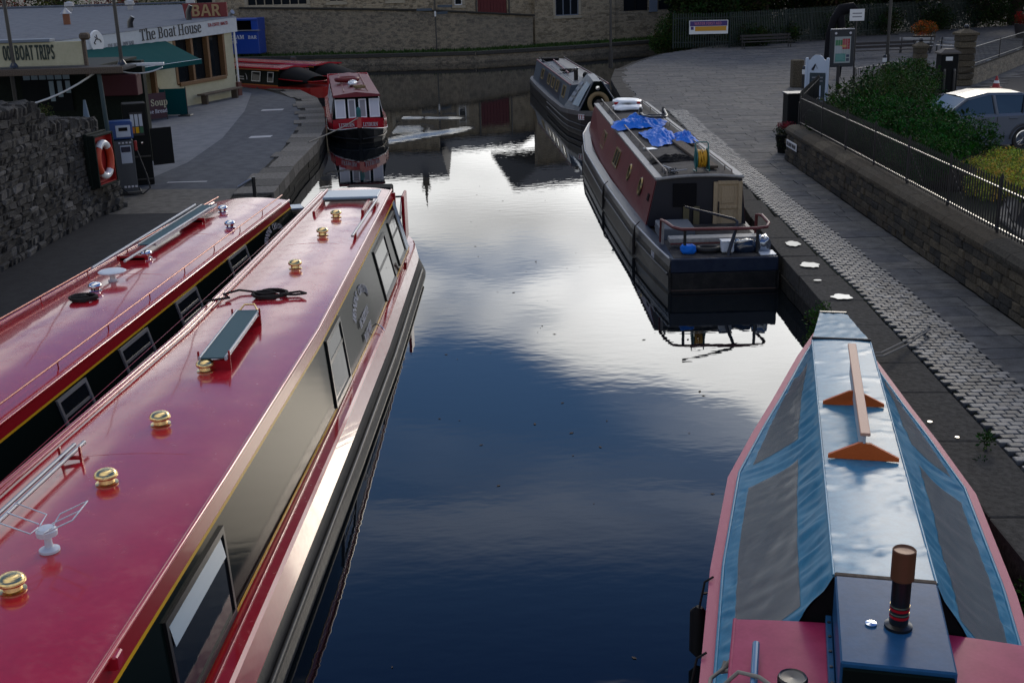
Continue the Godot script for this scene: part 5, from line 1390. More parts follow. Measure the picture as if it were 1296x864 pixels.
func local_window(boat: Node, X: Transform3D, w: float, h: float, frame: Material, glass: Material) -> void:
	var p := lpart(mb().box(V(0, 0, 0.006), V(w, h, 0.012)), "window", glass, boat); p.transform = X
	var f := mb(); var e := 0.045
	for s in [-1, 1]:
		f.box(V(s * (w / 2), 0, 0.015), V(e, h + e, 0.03), 0.004); f.box(V(0, s * (h / 2), 0.015), V(w - e, e, 0.03), 0.004)
	lpart(f, "frame", frame, p)

func make_small_red_boats() -> void:
	# boat with its bow towards us
	var b := thing("narrowboat", V(-5.36, 0, -43.0), "short red narrowboat with four white front windows tied to the curved stone quay", "boat", "", deg_to_rad(9))
	var Z := [0.0, -0.35, -0.9, -1.7, -2.8, -6.0, -11.0, -12.4]; var hw := [0.06, 0.55, 0.92, 1.08, 1.12, 1.12, 1.1, 0.85]; var top := [1.0, 0.92, 0.84, 0.78, 0.74, 0.72, 0.72, 0.74]
	var hull := []; var red := []; var line := []
	for i in Z.size():
		var zz: float = Z[i] - (0.28 if i == 0 else 0.1 if i < 3 else 0.0)
		hull.append([V(-hw[i] * 0.85, -0.35, zz), V(-hw[i] * 0.93, 0.02, zz), V(-hw[i], top[i] - 0.38, Z[i]), V(hw[i], top[i] - 0.38, Z[i]), V(hw[i] * 0.93, 0.02, zz), V(hw[i] * 0.85, -0.35, zz)])
		red.append([V(-hw[i] - 0.02, top[i] - 0.38, Z[i]), V(-hw[i] - 0.02, top[i], Z[i]), V(hw[i] + 0.02, top[i], Z[i]), V(hw[i] + 0.02, top[i] - 0.38, Z[i])])
	lpart(mb().loft(hull), "hull", M.hull_black, b)
	lpart(mb().loft(red), "bulwark", M.red, b)
	for s in [-1.0, 1.0]:
		line = []; var rb := []
		for i in 6: line.append(V(s * (hw[i] + 0.03), top[i] - 0.38, Z[i])); rb.append(V(s * (hw[i] * 0.97 + 0.02), 0.2, Z[i] - 0.05))
		lpart(mb().tube(line, 0.02, 6), "white_line", M.white_paint, b)
		lpart(mb().tube(rb, 0.03, 6), "rubbing_band", M.hull_black, b)
		var a := V(0.10, 0.73, -0.02); var c := V(0.66, 0.67, -0.47)
		if s < 0: a = V(-0.72, 0.67, -0.54); c = V(-0.14, 0.73, -0.06)
		var X := face((a + c) / 2 + V(s * 0.03, 0, 0.045), c - a, V(0, 1, 0))
		lpart(mb().box(X.origin - X.basis.z * 0.004, V(0.66, 0.2, 0.006), 0.0, X.basis), "name_panel", M.red_deep, b)
		text("LEYBURN", 0.185, 0.006, "Droid Serif", M.letter_white, "lettering", b, X, 0.8, 700)
	# cabin with raked glazed front
	var core := [[V(-0.98, 0.72, -0.95), V(-0.80, 1.66, -1.25), V(0, 1.76, -1.3), V(0.80, 1.66, -1.25), V(0.98, 0.72, -0.95)], [V(-1.0, 0.72, -6), V(-0.82, 1.66, -6), V(0, 1.76, -6), V(0.82, 1.66, -6), V(1.0, 0.72, -6)], [V(-0.98, 0.72, -10.5), V(-0.8, 1.66, -10.5), V(0, 1.76, -10.5), V(0.8, 1.66, -10.5), V(0.98, 0.72, -10.5)]]
	lpart(mb().loft(core), "cabin", M.black_paint, b)
	lpart(mb().loft([[V(-0.88, 1.63, -1.05), V(-0.86, 1.70, -1.08), V(0, 1.81, -1.12), V(0.86, 1.70, -1.08), V(0.88, 1.63, -1.05)], [V(-0.88, 1.63, -10.6), V(-0.86, 1.70, -10.6), V(0, 1.81, -10.6), V(0.86, 1.70, -10.6), V(0.88, 1.63, -10.6)]]), "roof", M.red_matt, b)
	for q in [[-0.62, 0.34], [-0.20, 0.24], [0.19, 0.24], [0.62, 0.34]]:
		var up := V(0, 0.94, -0.30).normalized()
		var X := face(V(q[0] * 1.02, 1.20, -1.095), V(1, 0, 0), up)
		local_window(b, Transform3D(X.basis, X.origin + X.basis.z * 0.012), q[1], 0.66, M.white_paint, M.curtain if absf(q[0]) > 0.4 else M.curtain_dark)
	for s in [-1.0, 1.0]:
		for z in [-2.6, -4.4, -6.2, -8.6]:
			var X := face(V(s * 0.905, 1.2, z), V(0, 0, -s), V(-s * 0.18, 0.94, 0))
			local_window(b, Transform3D(X.basis, X.origin + X.basis.z * 0.01), 0.9, 0.5, M.white_paint, M.glass_dark)
	lpart(mb().lathe([Vector2(0.0, 0.0), Vector2(0.09, 0.0), Vector2(0.09, 0.3), Vector2(0.05, 0.38), Vector2(0, 0.38)], 12, V(0.0, 0.95, -0.25)), "stem_post", M.teal_plastic, b)
	for k in 3: lpart(mb().box(V(-0.45 + k * 0.45, 1.79, -6.0), V(0.03, 0.03, 8.6), 0.01), "roof_seam", M.red_matt, b)
	lpart(mb().tube([V(-0.9, 0.75, -10.8), V(-0.9, 1.55, -10.8), V(-0.9, 1.6, -12.3), V(0.9, 1.6, -12.3), V(0.9, 1.55, -10.8), V(0.9, 0.75, -10.8)], 0.05, 8), "stern_frame", M.red_deep, b)
	lpart(mb().box(V(0.75, 1.15, -11.6), V(0.4, 0.8, 1.2), 0.03), "stern_locker", M.red_deep, b)
	lpart(mb().box(V(1.1, 0.9, -11.3), V(0.1, 0.3, 0.4), 0.02), "white_fender", M.white_plastic, b)
	var o := V(-5.36, 0, -43); var B := Basis(Vector3.UP, deg_to_rad(9))
	var ring := thing("life_ring", o + B * V(-0.2, 1.82, -5.6), "red life ring lying on the roof of the short red boat", "life ring")
	var rp := []
	for k in 21: rp.append(V(0.42 * cos(TAU * k / 20.0), 0.1, 0.42 * sin(TAU * k / 20.0)))
	lpart(mb().tube(rp, 0.1, 8, false), "ring", M.red_matt, ring)
	var wt := thing("white_bundle", o + B * V(-0.05, 1.82, -3.8), "crumpled white cloth bundle on the roof of the short red boat", "bundle")
	var nz := noise(61, 2.0, 3)
	lpart(mb().grid(16, 10, func(a: float, c: float) -> Vector3:
		var w := a * TAU; var p := (c - 0.5) * PI
		return V(cos(w) * cos(p) * 0.18, 0.09 + sin(p) * 0.1, -sin(w) * cos(p) * 0.55) * (1.0 + 0.4 * nz.get_noise_3d(cos(w), p, sin(w)))), "cloth", M.white_plastic, wt)
	rope_coil("rope", o + B * V(0.15, 1.81, -2.4), "pale straw coloured rope coil at the front of the short red roof", M.straw, 5, 0.2, 0.03, [])
	var ln := thing("mooring_line", V(-6.3, 0.6, -42), "slack mooring line from the short red bow to the curved quay edge", "rope")
	wpart(mb().tube([V(-5.4, 0.98, -43.0), V(-5.8, 0.78, -42.2), V(-6.3, 0.66, -40.9), V(-6.62, 0.66, -39.2)], 0.022, 6), "line", M.rope_light, ln)
	# two trip boats lying across the basin
	for q in [[V(-9.35, 0, -59.2), "red and black trip boat with arched side sign lying nearest the boat house", "A"], [V(-7.9, 0, -61.2), "red trip boat with glossy roof lying behind the arched sign boat", "B"]]:
		trip_boat(q[0], q[1], q[2] == "A")

func trip_boat(at: Vector3, label: String, sign_: bool) -> void:
	var b := thing("narrowboat", at, label, "boat", "", deg_to_rad(48))
	var Z := [0.6, 0.2, -0.5, -2.0, -9.0, -10.5]; var hw := [0.1, 0.6, 0.95, 1.05, 1.05, 0.9]
	var hull := []; var red := []
	for i in Z.size():
		hull.append([V(-hw[i] * 0.9, -0.3, Z[i]), V(-hw[i], 0.22, Z[i]), V(hw[i], 0.22, Z[i]), V(hw[i] * 0.9, -0.3, Z[i])])
		red.append([V(-hw[i] - 0.01, 0.22, Z[i]), V(-hw[i] - 0.01, 0.72, Z[i]), V(hw[i] + 0.01, 0.72, Z[i]), V(hw[i] + 0.01, 0.22, Z[i])])
	lpart(mb().loft(hull), "hull", M.hull_black, b); lpart(mb().loft(red), "bulwark", M.red_bright, b)
	lpart(mb().loft([[V(-0.98, 0.72, -1.9), V(-0.84, 1.56, -1.9), V(0.84, 1.56, -1.9), V(0.98, 0.72, -1.9)], [V(-0.98, 0.72, -9.4), V(-0.84, 1.56, -9.4), V(0.84, 1.56, -9.4), V(0.98, 0.72, -9.4)]]), "cabin", M.black_paint, b)
	lpart(mb().loft([[V(-0.9, 1.56, -1.7), V(-0.86, 1.62, -1.7), V(0, 1.70, -1.7), V(0.86, 1.62, -1.7), V(0.9, 1.56, -1.7)], [V(-0.9, 1.56, -9.5), V(-0.86, 1.62, -9.5), V(0, 1.70, -9.5), V(0.86, 1.62, -9.5), V(0.9, 1.56, -9.5)]]), "roof", M.red, b)
	# black hood over the front well
	lpart(mb().grid(10, 8, func(a: float, c: float) -> Vector3:
		var w := lerpf(PI, 0.0, a); var z := lerpf(-1.75, 0.1, c); var k := lerpf(1.0, 0.75, c)
		return V(cos(w) * 0.95 * k, 0.74 + (0.4 + 0.5 * sin(w)) * lerpf(1.0, 0.55, c), z)), "hood", M.cloth_black, b)
	lpart(mb().tube([V(-0.97, 1.1, -1.8), V(-0.9, 1.05, -0.6), V(-0.5, 1.0, 0.25), V(0.5, 1.0, 0.25), V(0.9, 1.05, -0.6), V(0.97, 1.1, -1.8)], 0.025, 6), "rail", M.red_deep, b)
	for s in [-1.0, 1.0]:
		for y in [[1.50, 0.06], [0.75, 0.05]]:
			lpart(mb().box(V(s * (0.855 if y[0] > 1 else 0.98), y[0], -5.65), V(0.02, y[1], 7.5), 0.004), "coach_line", M.orange_line, b)
		for z in [[-2.5, 0.45], [-3.7, 0.7], [-6.3, 1.0], [-8.0, 1.0]]:
			var X := face(V(s * 0.915, 1.16, z[0]), V(0, 0, -s), V(-s * 0.16, 0.94, 0))
			local_window(b, Transform3D(X.basis, X.origin + X.basis.z * 0.012), z[1], 0.46, M.grey_frame, M.glass_dark)
		if sign_:
			var p := []
			for k in 11: p.append(V(s * (0.93 - 0.10 * sin(k / 10.0 * PI)), 0.98 + 0.40 * sin(k / 10.0 * PI), -5.0 + 0.5 * cos(k / 10.0 * PI)))
			lpart(mb().tube(p, 0.035, 6), "arched_sign", M.letter_white, b)
			for y in [1.0, 1.12]: lpart(mb().box(V(s * 0.945, y, -5.0), V(0.01, 0.06, 0.5)), "sign_line", M.letter_white, b)
	lpart(mb().box(V(0.2, 1.80, -7.2), V(0.35, 0.2, 0.5), 0.03) if sign_ else mb().box(V(0.3, 1.78, -5), V(0.12, 0.14, 0.4), 0.02), "roof_box", M.cardboard if sign_ else M.iron, b)
	lpart(mb().tube([V(-0.5, 1.74, -9.0), V(-0.5, 1.74, -2.2)], 0.02, 6), "roof_rail", M.iron, b)

# ---------- blue covered boat at the towpath ----------
const BO := Vector3(2.48, 0, -7.0)
func bb(s: float, lat: float, h: float) -> Vector3: return BO + V(0.2336, 0, -0.9723) * s + V(0.9723, 0, 0.2336) * lat + V(0, h, 0)
const BS := [-4.5, 0.0, 2.0, 4.0, 5.3, 6.3, 8.0, 9.2, 10.0]
const BW := [1.16, 1.22, 1.26, 1.21, 0.99, 0.80, 0.50, 0.24, 0.03]
func ridge(s: float) -> Vector3:   # height, half width, 0
	if s < 7.15: return V(lerpf(1.9, 1.35, s / 7.15), lerpf(0.335, 0.355, s / 7.15), 0)
	return V(lerpf(1.35, 0.97, (s - 7.15) / 2.55), lerpf(0.355, 0.19, (s - 7.15) / 2.55), 0)

func make_blue_boat() -> void:
	var boat := thing("narrowboat", BO, "pink hulled narrowboat with blue canvas front cover and plastic windows", "boat")
	var rings := []; var gun := []
	for i in BS.size():
		var s: float = BS[i]; var w: float = BW[i]; var g := 0.80 + (0.0 if s < 4 else (s - 4) * 0.012)
		rings.append([bb(s, -w * 0.9, -0.4), bb(s, -w * 0.97, 0.05), bb(s, -w, g - 0.08), bb(s, w, g - 0.08), bb(s, w * 0.97, 0.05), bb(s, w * 0.9, -0.4)])
		gun.append([bb(s, -w - 0.02, g - 0.08), bb(s, -w - 0.015, g), bb(s, -w + 0.11, g + 0.015), bb(s, w - 0.11, g + 0.015), bb(s, w + 0.015, g), bb(s, w + 0.02, g - 0.08)])
	wpart(mb().loft(rings), "hull", M.hull_black, boat)
	wpart(mb().loft(gun), "gunwale", M.pink_rough, boat)
	for sg in [-1.0, 1.0]:
		var q := []
		for i in BS.size() - 1: q.append([bb(BS[i], sg * (BW[i] + 0.004), 0.42), bb(BS[i], sg * (BW[i] + 0.012), 0.72)])
		wpart(mb().loft(q, false, false, false), "side_strake", M.pink, boat)
	# cover: flat ridge strip, front flap, wrinkled sides
	var n := noise(77, 1.1, 4); var n2 := noise(78, 2.6, 3); var folds := noise(79, 0.8, 2)
	wpart(mb().grid(10, 110, func(a: float, t: float) -> Vector3:
		var s := t * 7.15; var r := ridge(s); var x := a * 2 - 1
		var bub := 0.010 * smoothstep(0.30, 0.55, n2.get_noise_2d(x * 0.55, s * 0.9))
		var fold := 0.0
		for f in [[2.05, 0.10], [2.25, 0.05], [3.3, 0.09], [3.75, 0.12], [4.15, 0.08], [4.45, 0.07], [5.3, 0.12], [0.5, 0.04]]: fold += 0.016 * exp(-pow((s - f[0] - 0.10 * n.get_noise_2d(x, f[0] * 3)) / 0.035, 2)) * (0.6 + 0.4 * n.get_noise_2d(x * 2, f[0]))
		return bb(s, x * r.y, r.x + 0.012 + bub + fold + 0.012 * (1 - x * x))), "cover_ridge", M.canvas_top, boat)
	wpart(mb().grid(8, 20, func(a: float, t: float) -> Vector3:
		var s := 7.2 + t * 2.5; var r := ridge(s); var x := a * 2 - 1
		return bb(s, x * r.y, r.x + 0.014 + 0.02 * n.get_noise_2d(x * 2, s * 2))), "cover_flap", M.canvas_top, boat)
	wpart(mb().tube([bb(7.17, -0.36, 1.375), bb(7.17, 0.36, 1.375)], 0.022, 8), "cover_bar", M.black_frame, boat)
	wpart(mb().box(bb(9.72, 0, 0.98), V(0.40, 0.05, 0.07), 0.012, Basis(Vector3.UP, -0.236)), "bow_bar", M.black_frame, boat)
	wpart(mb().box(bb(-0.02, 0.0, 1.925), V(0.66, 0.035, 0.05), 0.008, Basis(Vector3.UP, -0.236)), "rear_bar", M.wood_old, boat)
	for sg in [-1.0, 1.0]:
		var side := func(s: float, v: float, out: float) -> Vector3:
			var r := ridge(s); var w := lerpa(BS, BW, s) - 0.10
			if w < r.y: w = r.y
			var a := bb(s, sg * r.y, r.x + 0.01); var c := bb(s, sg * w, 0.845 + maxf(0, s - 4) * 0.012)
			var p := a.lerp(c, v)
			var nn := (bb(0, sg * 1.0, 0) - BO) * 0.8 + V(0, 0.6, 0)
			var sag := -0.05 * sin(v * PI)
			var wr := 0.030 * folds.get_noise_2d(s * 5.0 - v * 3.4, s * 0.35 + v * 1.1 + sg * 7.0) * minf(1.0, v * 10.0) * minf(1.0, (1.0 - v) * 10.0)
			for q in [[0.25, 3.3], [3.9, 6.7]]:
				var e := s - (v - 0.5) * 0.4
				if v > 0.27 and v < 0.89 and e > q[0] - 0.05 and e < q[1] + 0.05: wr *= 0.3
			wr += 0.03 * n.get_noise_2d(s * 0.35, v * 0.7 + sg * 5) * sin(v * PI)
			return p + nn * (out + sag + wr)
		wpart(mb().grid(380, 30, func(t: float, v: float) -> Vector3:
			return side.call(t * 9.7, v if sg > 0 else v, 0.0)), "cover_side", M.canvas, boat)
		# plastic windows sewn into the side
		for q in [[0.25, 3.3], [3.9, 6.7]]:
			wpart(mb().grid(50, 18, func(t: float, v: float) -> Vector3:
				var vv := lerpf(0.30, 0.86, v); var s := lerpf(q[0], q[1], t) + (vv - 0.5) * 0.4
				return side.call(s, vv, 0.004)), "clear_window", M.canvas_clear, boat)
		var pip := []
		for k in 50:
			var s := k / 49.0 * 7.1; var r := ridge(s); pip.append(bb(s, sg * r.y, r.x + 0.014))
		wpart(mb().tube(pip, 0.011, 6), "piping", M.canvas_top, boat)
		# hem along the gunwale
		var hem := []
		for k in 60: hem.append(side.call(k / 59.0 * 9.5 - 0.02, 1.0, 0.0) + V(0, 0.006, 0))
		wpart(mb().tube(hem, 0.016, 6), "hem", M.canvas, boat)
	# black sheet painting the shaded inside seen behind the cover
	wpart(mb().quadr(bb(0.02, -1.0, 0.82), bb(0.02, 1.0, 0.82), bb(0.02, 0.33, 1.88), bb(0.02, -0.33, 1.88)), "interior_shade_sheet", M.cloth_black, boat)
	# cabin: pink roof, blue box, chimney
	wpart(mb().loft([[bb(0.0, -1.02, 0.80), bb(0.0, -0.93, 1.50), bb(0.0, 0.93, 1.50), bb(0.0, 1.02, 0.80)], [bb(-4.2, -1.02, 0.80), bb(-4.2, -0.93, 1.50), bb(-4.2, 0.93, 1.50), bb(-4.2, 1.02, 0.80)]]), "cabin", M.box_blue, boat)
	for q in [[-0.02, -1.02], [-1.03, -2.05], [-2.06, -4.3]]:
		wpart(mb().grid(12, 6, func(a: float, t: float) -> Vector3:
			var x := a * 2 - 1
			return bb(lerpf(q[0], q[1], t), -x * 0.985, 1.515 + 0.045 * (1 - x * x))), "roof_panel", M.pink, boat)
	for sg in [-1.0, 1.0]: wpart(mb().box(bb(-2.1, sg * 0.985, 1.50), V(0.03, 0.035, 4.2), 0.008, Basis(Vector3.UP, -0.236)), "roof_edge", M.pink, boat)
	var Bb := Basis(Vector3.UP, -0.236)
	var box := wpart(mb().box(bb(-0.58, 0, 1.75), V(0.66, 0.39, 1.06), 0.012, Bb), "roof_box", M.box_blue, boat)
	wpart(mb().box(bb(-1.125, 0, 1.74), V(0.63, 0.35, 0.03), 0.006, Bb), "box_end", M.black_paint, box)
	wpart(mb().box(bb(-0.6, -0.355, 1.60), V(0.04, 0.07, 1.1), 0.006, Bb), "box_flange", M.box_blue, box)
	for k in 6: wpart(mb().lathe([Vector2(0.012, 0), Vector2(0.012, 0.008), Vector2(0, 0.009)], 8, bb(-0.15 - k * 0.18, -0.355, 1.635)), "bolt", M.navy_dark, box)
	wpart(mb().lathe([Vector2(0.036, 0), Vector2(0.036, 0.008), Vector2(0.0, 0.012)], 16, bb(-0.65, -0.13, 1.947)), "round_cap", M.chrome, box)
	var ch := wpart(mb().lathe([Vector2(0.085, 0.0), Vector2(0.085, 0.02), Vector2(0.058, 0.03), Vector2(0.058, 0.36)], 20, V(2.36, 1.945, -6.36)), "chimney", M.soot, boat)
	for q in [[0.075, 0.02, M.red_deep], [0.10, 0.012, M.brass], [0.125, 0.02, M.red_deep], [0.15, 0.012, M.brass]]:
		wpart(mb().lathe([Vector2(0.0585, q[0]), Vector2(0.0605, q[0] + 0.002), Vector2(0.0605, q[0] + q[1]), Vector2(0.0585, q[0] + q[1])], 20, V(2.36, 1.945, -6.36)), "band", q[2], ch)
	wpart(mb().lathe([Vector2(0.058, 0.33), Vector2(0.071, 0.34), Vector2(0.071, 0.535), Vector2(0.066, 0.54), Vector2(0.060, 0.53), Vector2(0.0, 0.528)], 20, V(2.36, 1.945, -6.36)), "chimney_cap", M.copper, ch)
	# grab rail and stub chimney beyond
	wpart(mb().tube([bb(-0.45, -0.83, 1.60), bb(-2.6, -0.83, 1.60)], 0.026, 10), "grab_rail", M.rail_blue, boat)
	for s in [-0.6, -1.5, -2.4]: wpart(mb().tube([bb(s, -0.83, 1.53), bb(s, -0.83, 1.60)], 0.014, 8), "rail_foot", M.rail_blue, boat)
	var st := wpart(mb().lathe([Vector2(0.09, -0.1), Vector2(0.09, 0.30), Vector2(0.082, 0.315), Vector2(0.07, 0.31), Vector2(0.0, 0.305)], 24, V(1.62, 1.54, -6.0)), "stub_chimney", M.soot, boat)
	wpart(mb().lathe([Vector2(0.091, 0.15), Vector2(0.095, 0.155), Vector2(0.095, 0.24), Vector2(0.091, 0.245)], 24, V(1.62, 1.54, -6.0)), "brass_band", M.brass, st)
	# rope tied round the rail
	var rp := thing("rope", bb(-0.9, -1.0, 1.5), "grey rope tied to the blue canvas edge and led across the pink roof", "rope")
	wpart(mb().tube([bb(-0.30, -1.03, 1.30), bb(-0.45, -1.12, 1.30), bb(-0.75, -1.13, 1.32), bb(-0.85, -1.04, 1.50), bb(-0.80, -0.93, 1.60), bb(-0.9, -0.80, 1.645), bb(-1.05, -0.62, 1.62), bb(-1.25, -0.45, 1.58)], 0.014, 8), "line", M.rope_light, rp)
	wpart(mb().tube([bb(-0.30, -1.04, 1.29), bb(-0.28, -1.0, 1.34), bb(-0.34, -0.98, 1.31), bb(-0.31, -1.05, 1.27), bb(-0.26, -1.03, 1.32)], 0.02, 8), "knot", M.rope_light, rp)
	# fenders on the water side
	for s in [1.75, 0.55]:
		var w := lerpa(BS, BW, s)
		var f := wpart(mb().tube([bb(s, -w - 0.09, 0.55), bb(s, -w - 0.10, 0.50), bb(s, -w - 0.10, 0.12), bb(s, -w - 0.09, 0.06)], [0.03, 0.075, 0.075, 0.03], 12), "fender", M.rubber, boat)
		wpart(mb().tube([bb(s + 0.05, -w + 0.02, 0.83), bb(s, -w - 0.05, 0.80), bb(s, -w - 0.09, 0.55)], 0.01, 6), "lanyard", M.rope_dark, f)
	# plank on two orange stands
	var stand := thing("roof_plank", bb(3.3, 0, 1.7), "orange and white board carried by two triangular stands on the blue canvas ridge", "plank")
	for s in [2.5, 4.2]:
		var r := ridge(s)
		var X := Transform3D(Basis(Vector3.UP, -0.236), bb(s, 0.0, r.x + 0.03))
		wpart(mb().prism(PackedVector2Array([Vector2(-0.30, 0), Vector2(0.30, 0), Vector2(0.30, 0.03), Vector2(0.05, 0.155), Vector2(-0.05, 0.155), Vector2(-0.30, 0.03)]), 0.035, X), "stand", M.orange, stand)
	var a := bb(2.42, 0, 0); var c := bb(5.0, 0, 0)
	a.y = ridge(2.42).x + 0.36; c.y = ridge(5.0).x + 0.40
	var dd := (c - a).normalized(); var Bp := Basis(dd.cross(Vector3.UP).normalized(), Vector3.UP, -dd).orthonormalized()
	wpart(mb().box((a + c) / 2, V(0.085, 0.03, a.distance_to(c)), 0.005, Bp), "top_board", M.tile_top, stand)
	wpart(mb().box((a + c) / 2 - V(0, 0.17, 0), V(0.022, 0.30, a.distance_to(c) - 0.1), 0.003, Bp), "web_board", M.web_white, stand)
	# mooring pin and line on the quay
	var pin := thing("mooring_pin", V(6.1, 0.62, -16.4), "steel mooring pin in the setts with a taut grey line to the blue boat", "mooring pin")
	wpart(mb().tube([V(6.12, 0.60, -16.45), V(6.22, 0.72, -16.5)], 0.02, 8), "pin", M.iron, pin)
	wpart(mb().tube([V(6.2, 0.69, -16.48), V(5.6, 0.72, -15.8), V(5.05, 0.80, -15.1), V(4.6, 0.86, -14.9)], 0.013, 6).tube([V(6.22, 0.69, -16.46), V(5.6, 0.70, -15.7), V(5.05, 0.78, -15.02), V(4.6, 0.86, -14.8)], 0.013, 6), "line", M.rope_light, pin)

const FD := Vector3(0.287, 0, -0.958)   # along the boat house front
const FN := Vector3(0.958, 0, 0.287)    # out of it
func fp(u: float, h: float, out := 0.0) -> Vector3: return V(-16.1, 0, -46) + FD * u + FN * out + V(0, h, 0)
func fbox(b: MB, u0: float, u1: float, h0: float, h1: float, o0: float, o1: float, c := 0.0) -> MB:
	return b.box(fp((u0 + u1) / 2, (h0 + h1) / 2, (o0 + o1) / 2), V(u1 - u0, h1 - h0, o1 - o0), c, Basis(FD, Vector3.UP, FD.cross(Vector3.UP)))

func make_left_buildings() -> void:
	var b := thing("boat_house", fp(5, 0.6), "cream boat house bar with white fascia lettering, green awning and grey flat roof", "building")
	var w := mb()
	fbox(w, -6, 2.2, 0.55, 3.6, -0.3, 0); fbox(w, 4.6, 6.25, 0.55, 3.6, -0.3, 0); fbox(w, 6.25, 10.55, 0.55, 1.55, -0.3, 0); fbox(w, 10.55, 11.35, 0.55, 3.6, -0.3, 0); fbox(w, 2.2, 4.6, 2.75, 3.6, -0.3, 0)
	w.box(fp(11.2, 2.07, -6.5), V(0.3, 3.05, 12.4), 0.0, Basis(FD, Vector3.UP, FD.cross(Vector3.UP)))
	wpart(w, "wall", M.cream, b)
	wpart(fbox(mb(), 11.3, 11.65, 0.55, 1.25, -0.4, 0.12, 0.02), "brick_plinth", M.brick_red, b)
	wpart(mb().tube([fp(11.5, 0.6, 0.05), fp(11.5, 3.7, 0.05)], 0.05, 8), "drainpipe", M.white_paint, b)
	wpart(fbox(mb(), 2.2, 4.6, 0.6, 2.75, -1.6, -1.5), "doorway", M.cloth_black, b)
	var jam := mb(); fbox(jam, 4.5, 4.66, 0.6, 2.8, -0.2, 0.04, 0.01); fbox(jam, 2.14, 2.3, 0.6, 2.8, -0.2, 0.04, 0.01); fbox(jam, 3.25, 3.4, 0.6, 2.75, -0.5, -0.4, 0.01)
	wpart(jam, "door_frame", M.oak, b)
	wpart(fbox(mb(), 2.4, 3.2, 1.0, 1.9, -0.5, -0.45, 0.01), "door_panel", M.pale_pane_dim, b)
	# big window in three lights
	var win := wpart(fbox(mb(), 6.25, 10.55, 1.6, 3.6, -0.26, -0.24), "window", M.glass_dark, b)
	var fr := mb()
	for u in [6.3, 7.7, 9.1, 10.5]: fbox(fr, u - 0.09, u + 0.09, 1.6, 3.6, -0.22, 0.03, 0.01)
	fbox(fr, 6.4, 10.4, 1.5, 1.66, -0.2, 0.08, 0.01); fbox(fr, 6.4, 10.4, 3.5, 3.62, -0.2, 0.03, 0.01)
	wpart(fr, "frame", M.oak, win)
	# fascia
	var fa := wpart(mb().loft([[fp(-6, 3.28, 0.10), fp(-6, 3.82, 0.10), fp(-6, 3.82, -0.15), fp(-6, 3.28, -0.15)], [fp(11.75, 3.56, 0.10), fp(11.75, 4.22, 0.10), fp(11.75, 4.22, -0.15), fp(11.75, 3.56, -0.15)]]), "fascia", M.fascia_white, b)
	var tilt := FD + V(0, 0.020, 0)
	text("The Boat House", 0.62, 0.02, "Droid Serif", M.ink, "lettering", fa, Transform3D(face(Vector3.ZERO, tilt, Vector3.UP).basis, fp(6.1, 3.86, 0.115) - b.position), 1.05, 400, true)
	text("TEA COFFEE SNACKS", 0.2, 0.01, "Droid Sans", M.red_deep, "small_lettering", fa, Transform3D(face(Vector3.ZERO, tilt, Vector3.UP).basis, fp(10.0, 3.98, 0.112) - b.position), 1.0)
	text("THE BOAR  INN BAR", 0.2, 0.01, "Droid Sans", M.grey_ink, "small_lettering", fa, Transform3D(face(Vector3.ZERO, tilt, Vector3.UP).basis, fp(2.3, 3.56, 0.112) - b.position), 1.0)
	wpart(mb().lathe([Vector2(0, 0.06), Vector2(0.42, 0.06), Vector2(0.44, 0.03), Vector2(0.44, 0.0)], 28, fp(0.7, 3.75, 0.1), Basis(FD, FN, FD.cross(FN))), "round_sign", M.white_paint, fa)
	var sw := []
	for k in 9: sw.append(fp(0.7 + 0.22 * cos(k * 0.5), 3.72 + 0.14 * sin(k * 0.5) * (1.0 if k < 5 else 0.4), 0.17))
	wpart(mb().tube(sw, 0.022, 6).tube([fp(0.55, 3.95, 0.17), fp(0.72, 3.86, 0.17), fp(0.66, 4.02, 0.17)], 0.018, 6), "swirl_emblem", M.ink, fa)
	# roof
	var rf := mb()
	rf.quad(fp(-6.2, 3.83, 0.12), fp(11.85, 4.23, 0.12), V(-20.5, 4.52, -77), V(-38, 4.6, -74))
	rf.quad(V(-38, 4.6, -74), V(-38, 4.2, -45), fp(-6.2, 3.83, 0.12), V(-38, 4.6, -74))
	wpart(rf, "roof", M.felt_roof, b)
	wpart(mb().box(V(-29, 4.62, -75.6), V(18, 0.12, 0.3), 0.02, Basis(Vector3.UP, 0.17)), "roof_kerb", M.felt_roof, b)
	for q in [[V(-15.9, 3.95, -51.5), 0.22], [V(-14.6, 4.05, -56.2), 0.3]]:
		wpart(mb().tube([q[0], q[0] + V(0, q[1] * 1.6, 0), q[0] + V(0.14, q[1] * 2.6, 0)], [0.14, 0.12, 0.1], 8).box(q[0] + V(0, 0.03, 0), V(0.9, 0.06, 0.5), 0.01), "roof_vent", M.iron, b)
	var stk := wpart(mb().lathe([Vector2(0.16, 0), Vector2(0.16, 0.55), Vector2(0.0, 0.55)], 12, V(-20.2, 4.05, -56)), "stack", M.terracotta, b)
	wpart(mb().lathe([Vector2(0.26, 0.58), Vector2(0.0, 0.85)], 12, V(-20.2, 4.05, -56)), "cowl", M.steel, stk)
	for q in [V(-25.0, 4.4, -70), V(-21.5, 4.4, -70), V(-18.0, 4.4, -70)]:
		wpart(mb().lathe([Vector2(0.16, 0), Vector2(0.16, 0.25), Vector2(0.28, 0.3), Vector2(0.26, 0.5), Vector2(0, 0.58)], 12, q), "roof_vent", M.steel, b)
	# awning
	var aw := thing("awning", fp(2.5, 2.7), "dark green sloping awning over the boat house doorway", "awning")
	wpart(mb().grid(20, 6, func(a: float, t: float) -> Vector3: return fp(lerpf(-1.5, 5.5, a), lerpf(3.5, 2.72, t) + 0.01 * sin(a * 50), lerpf(0.12, 1.75, t))), "canvas", M.awning_green, aw)
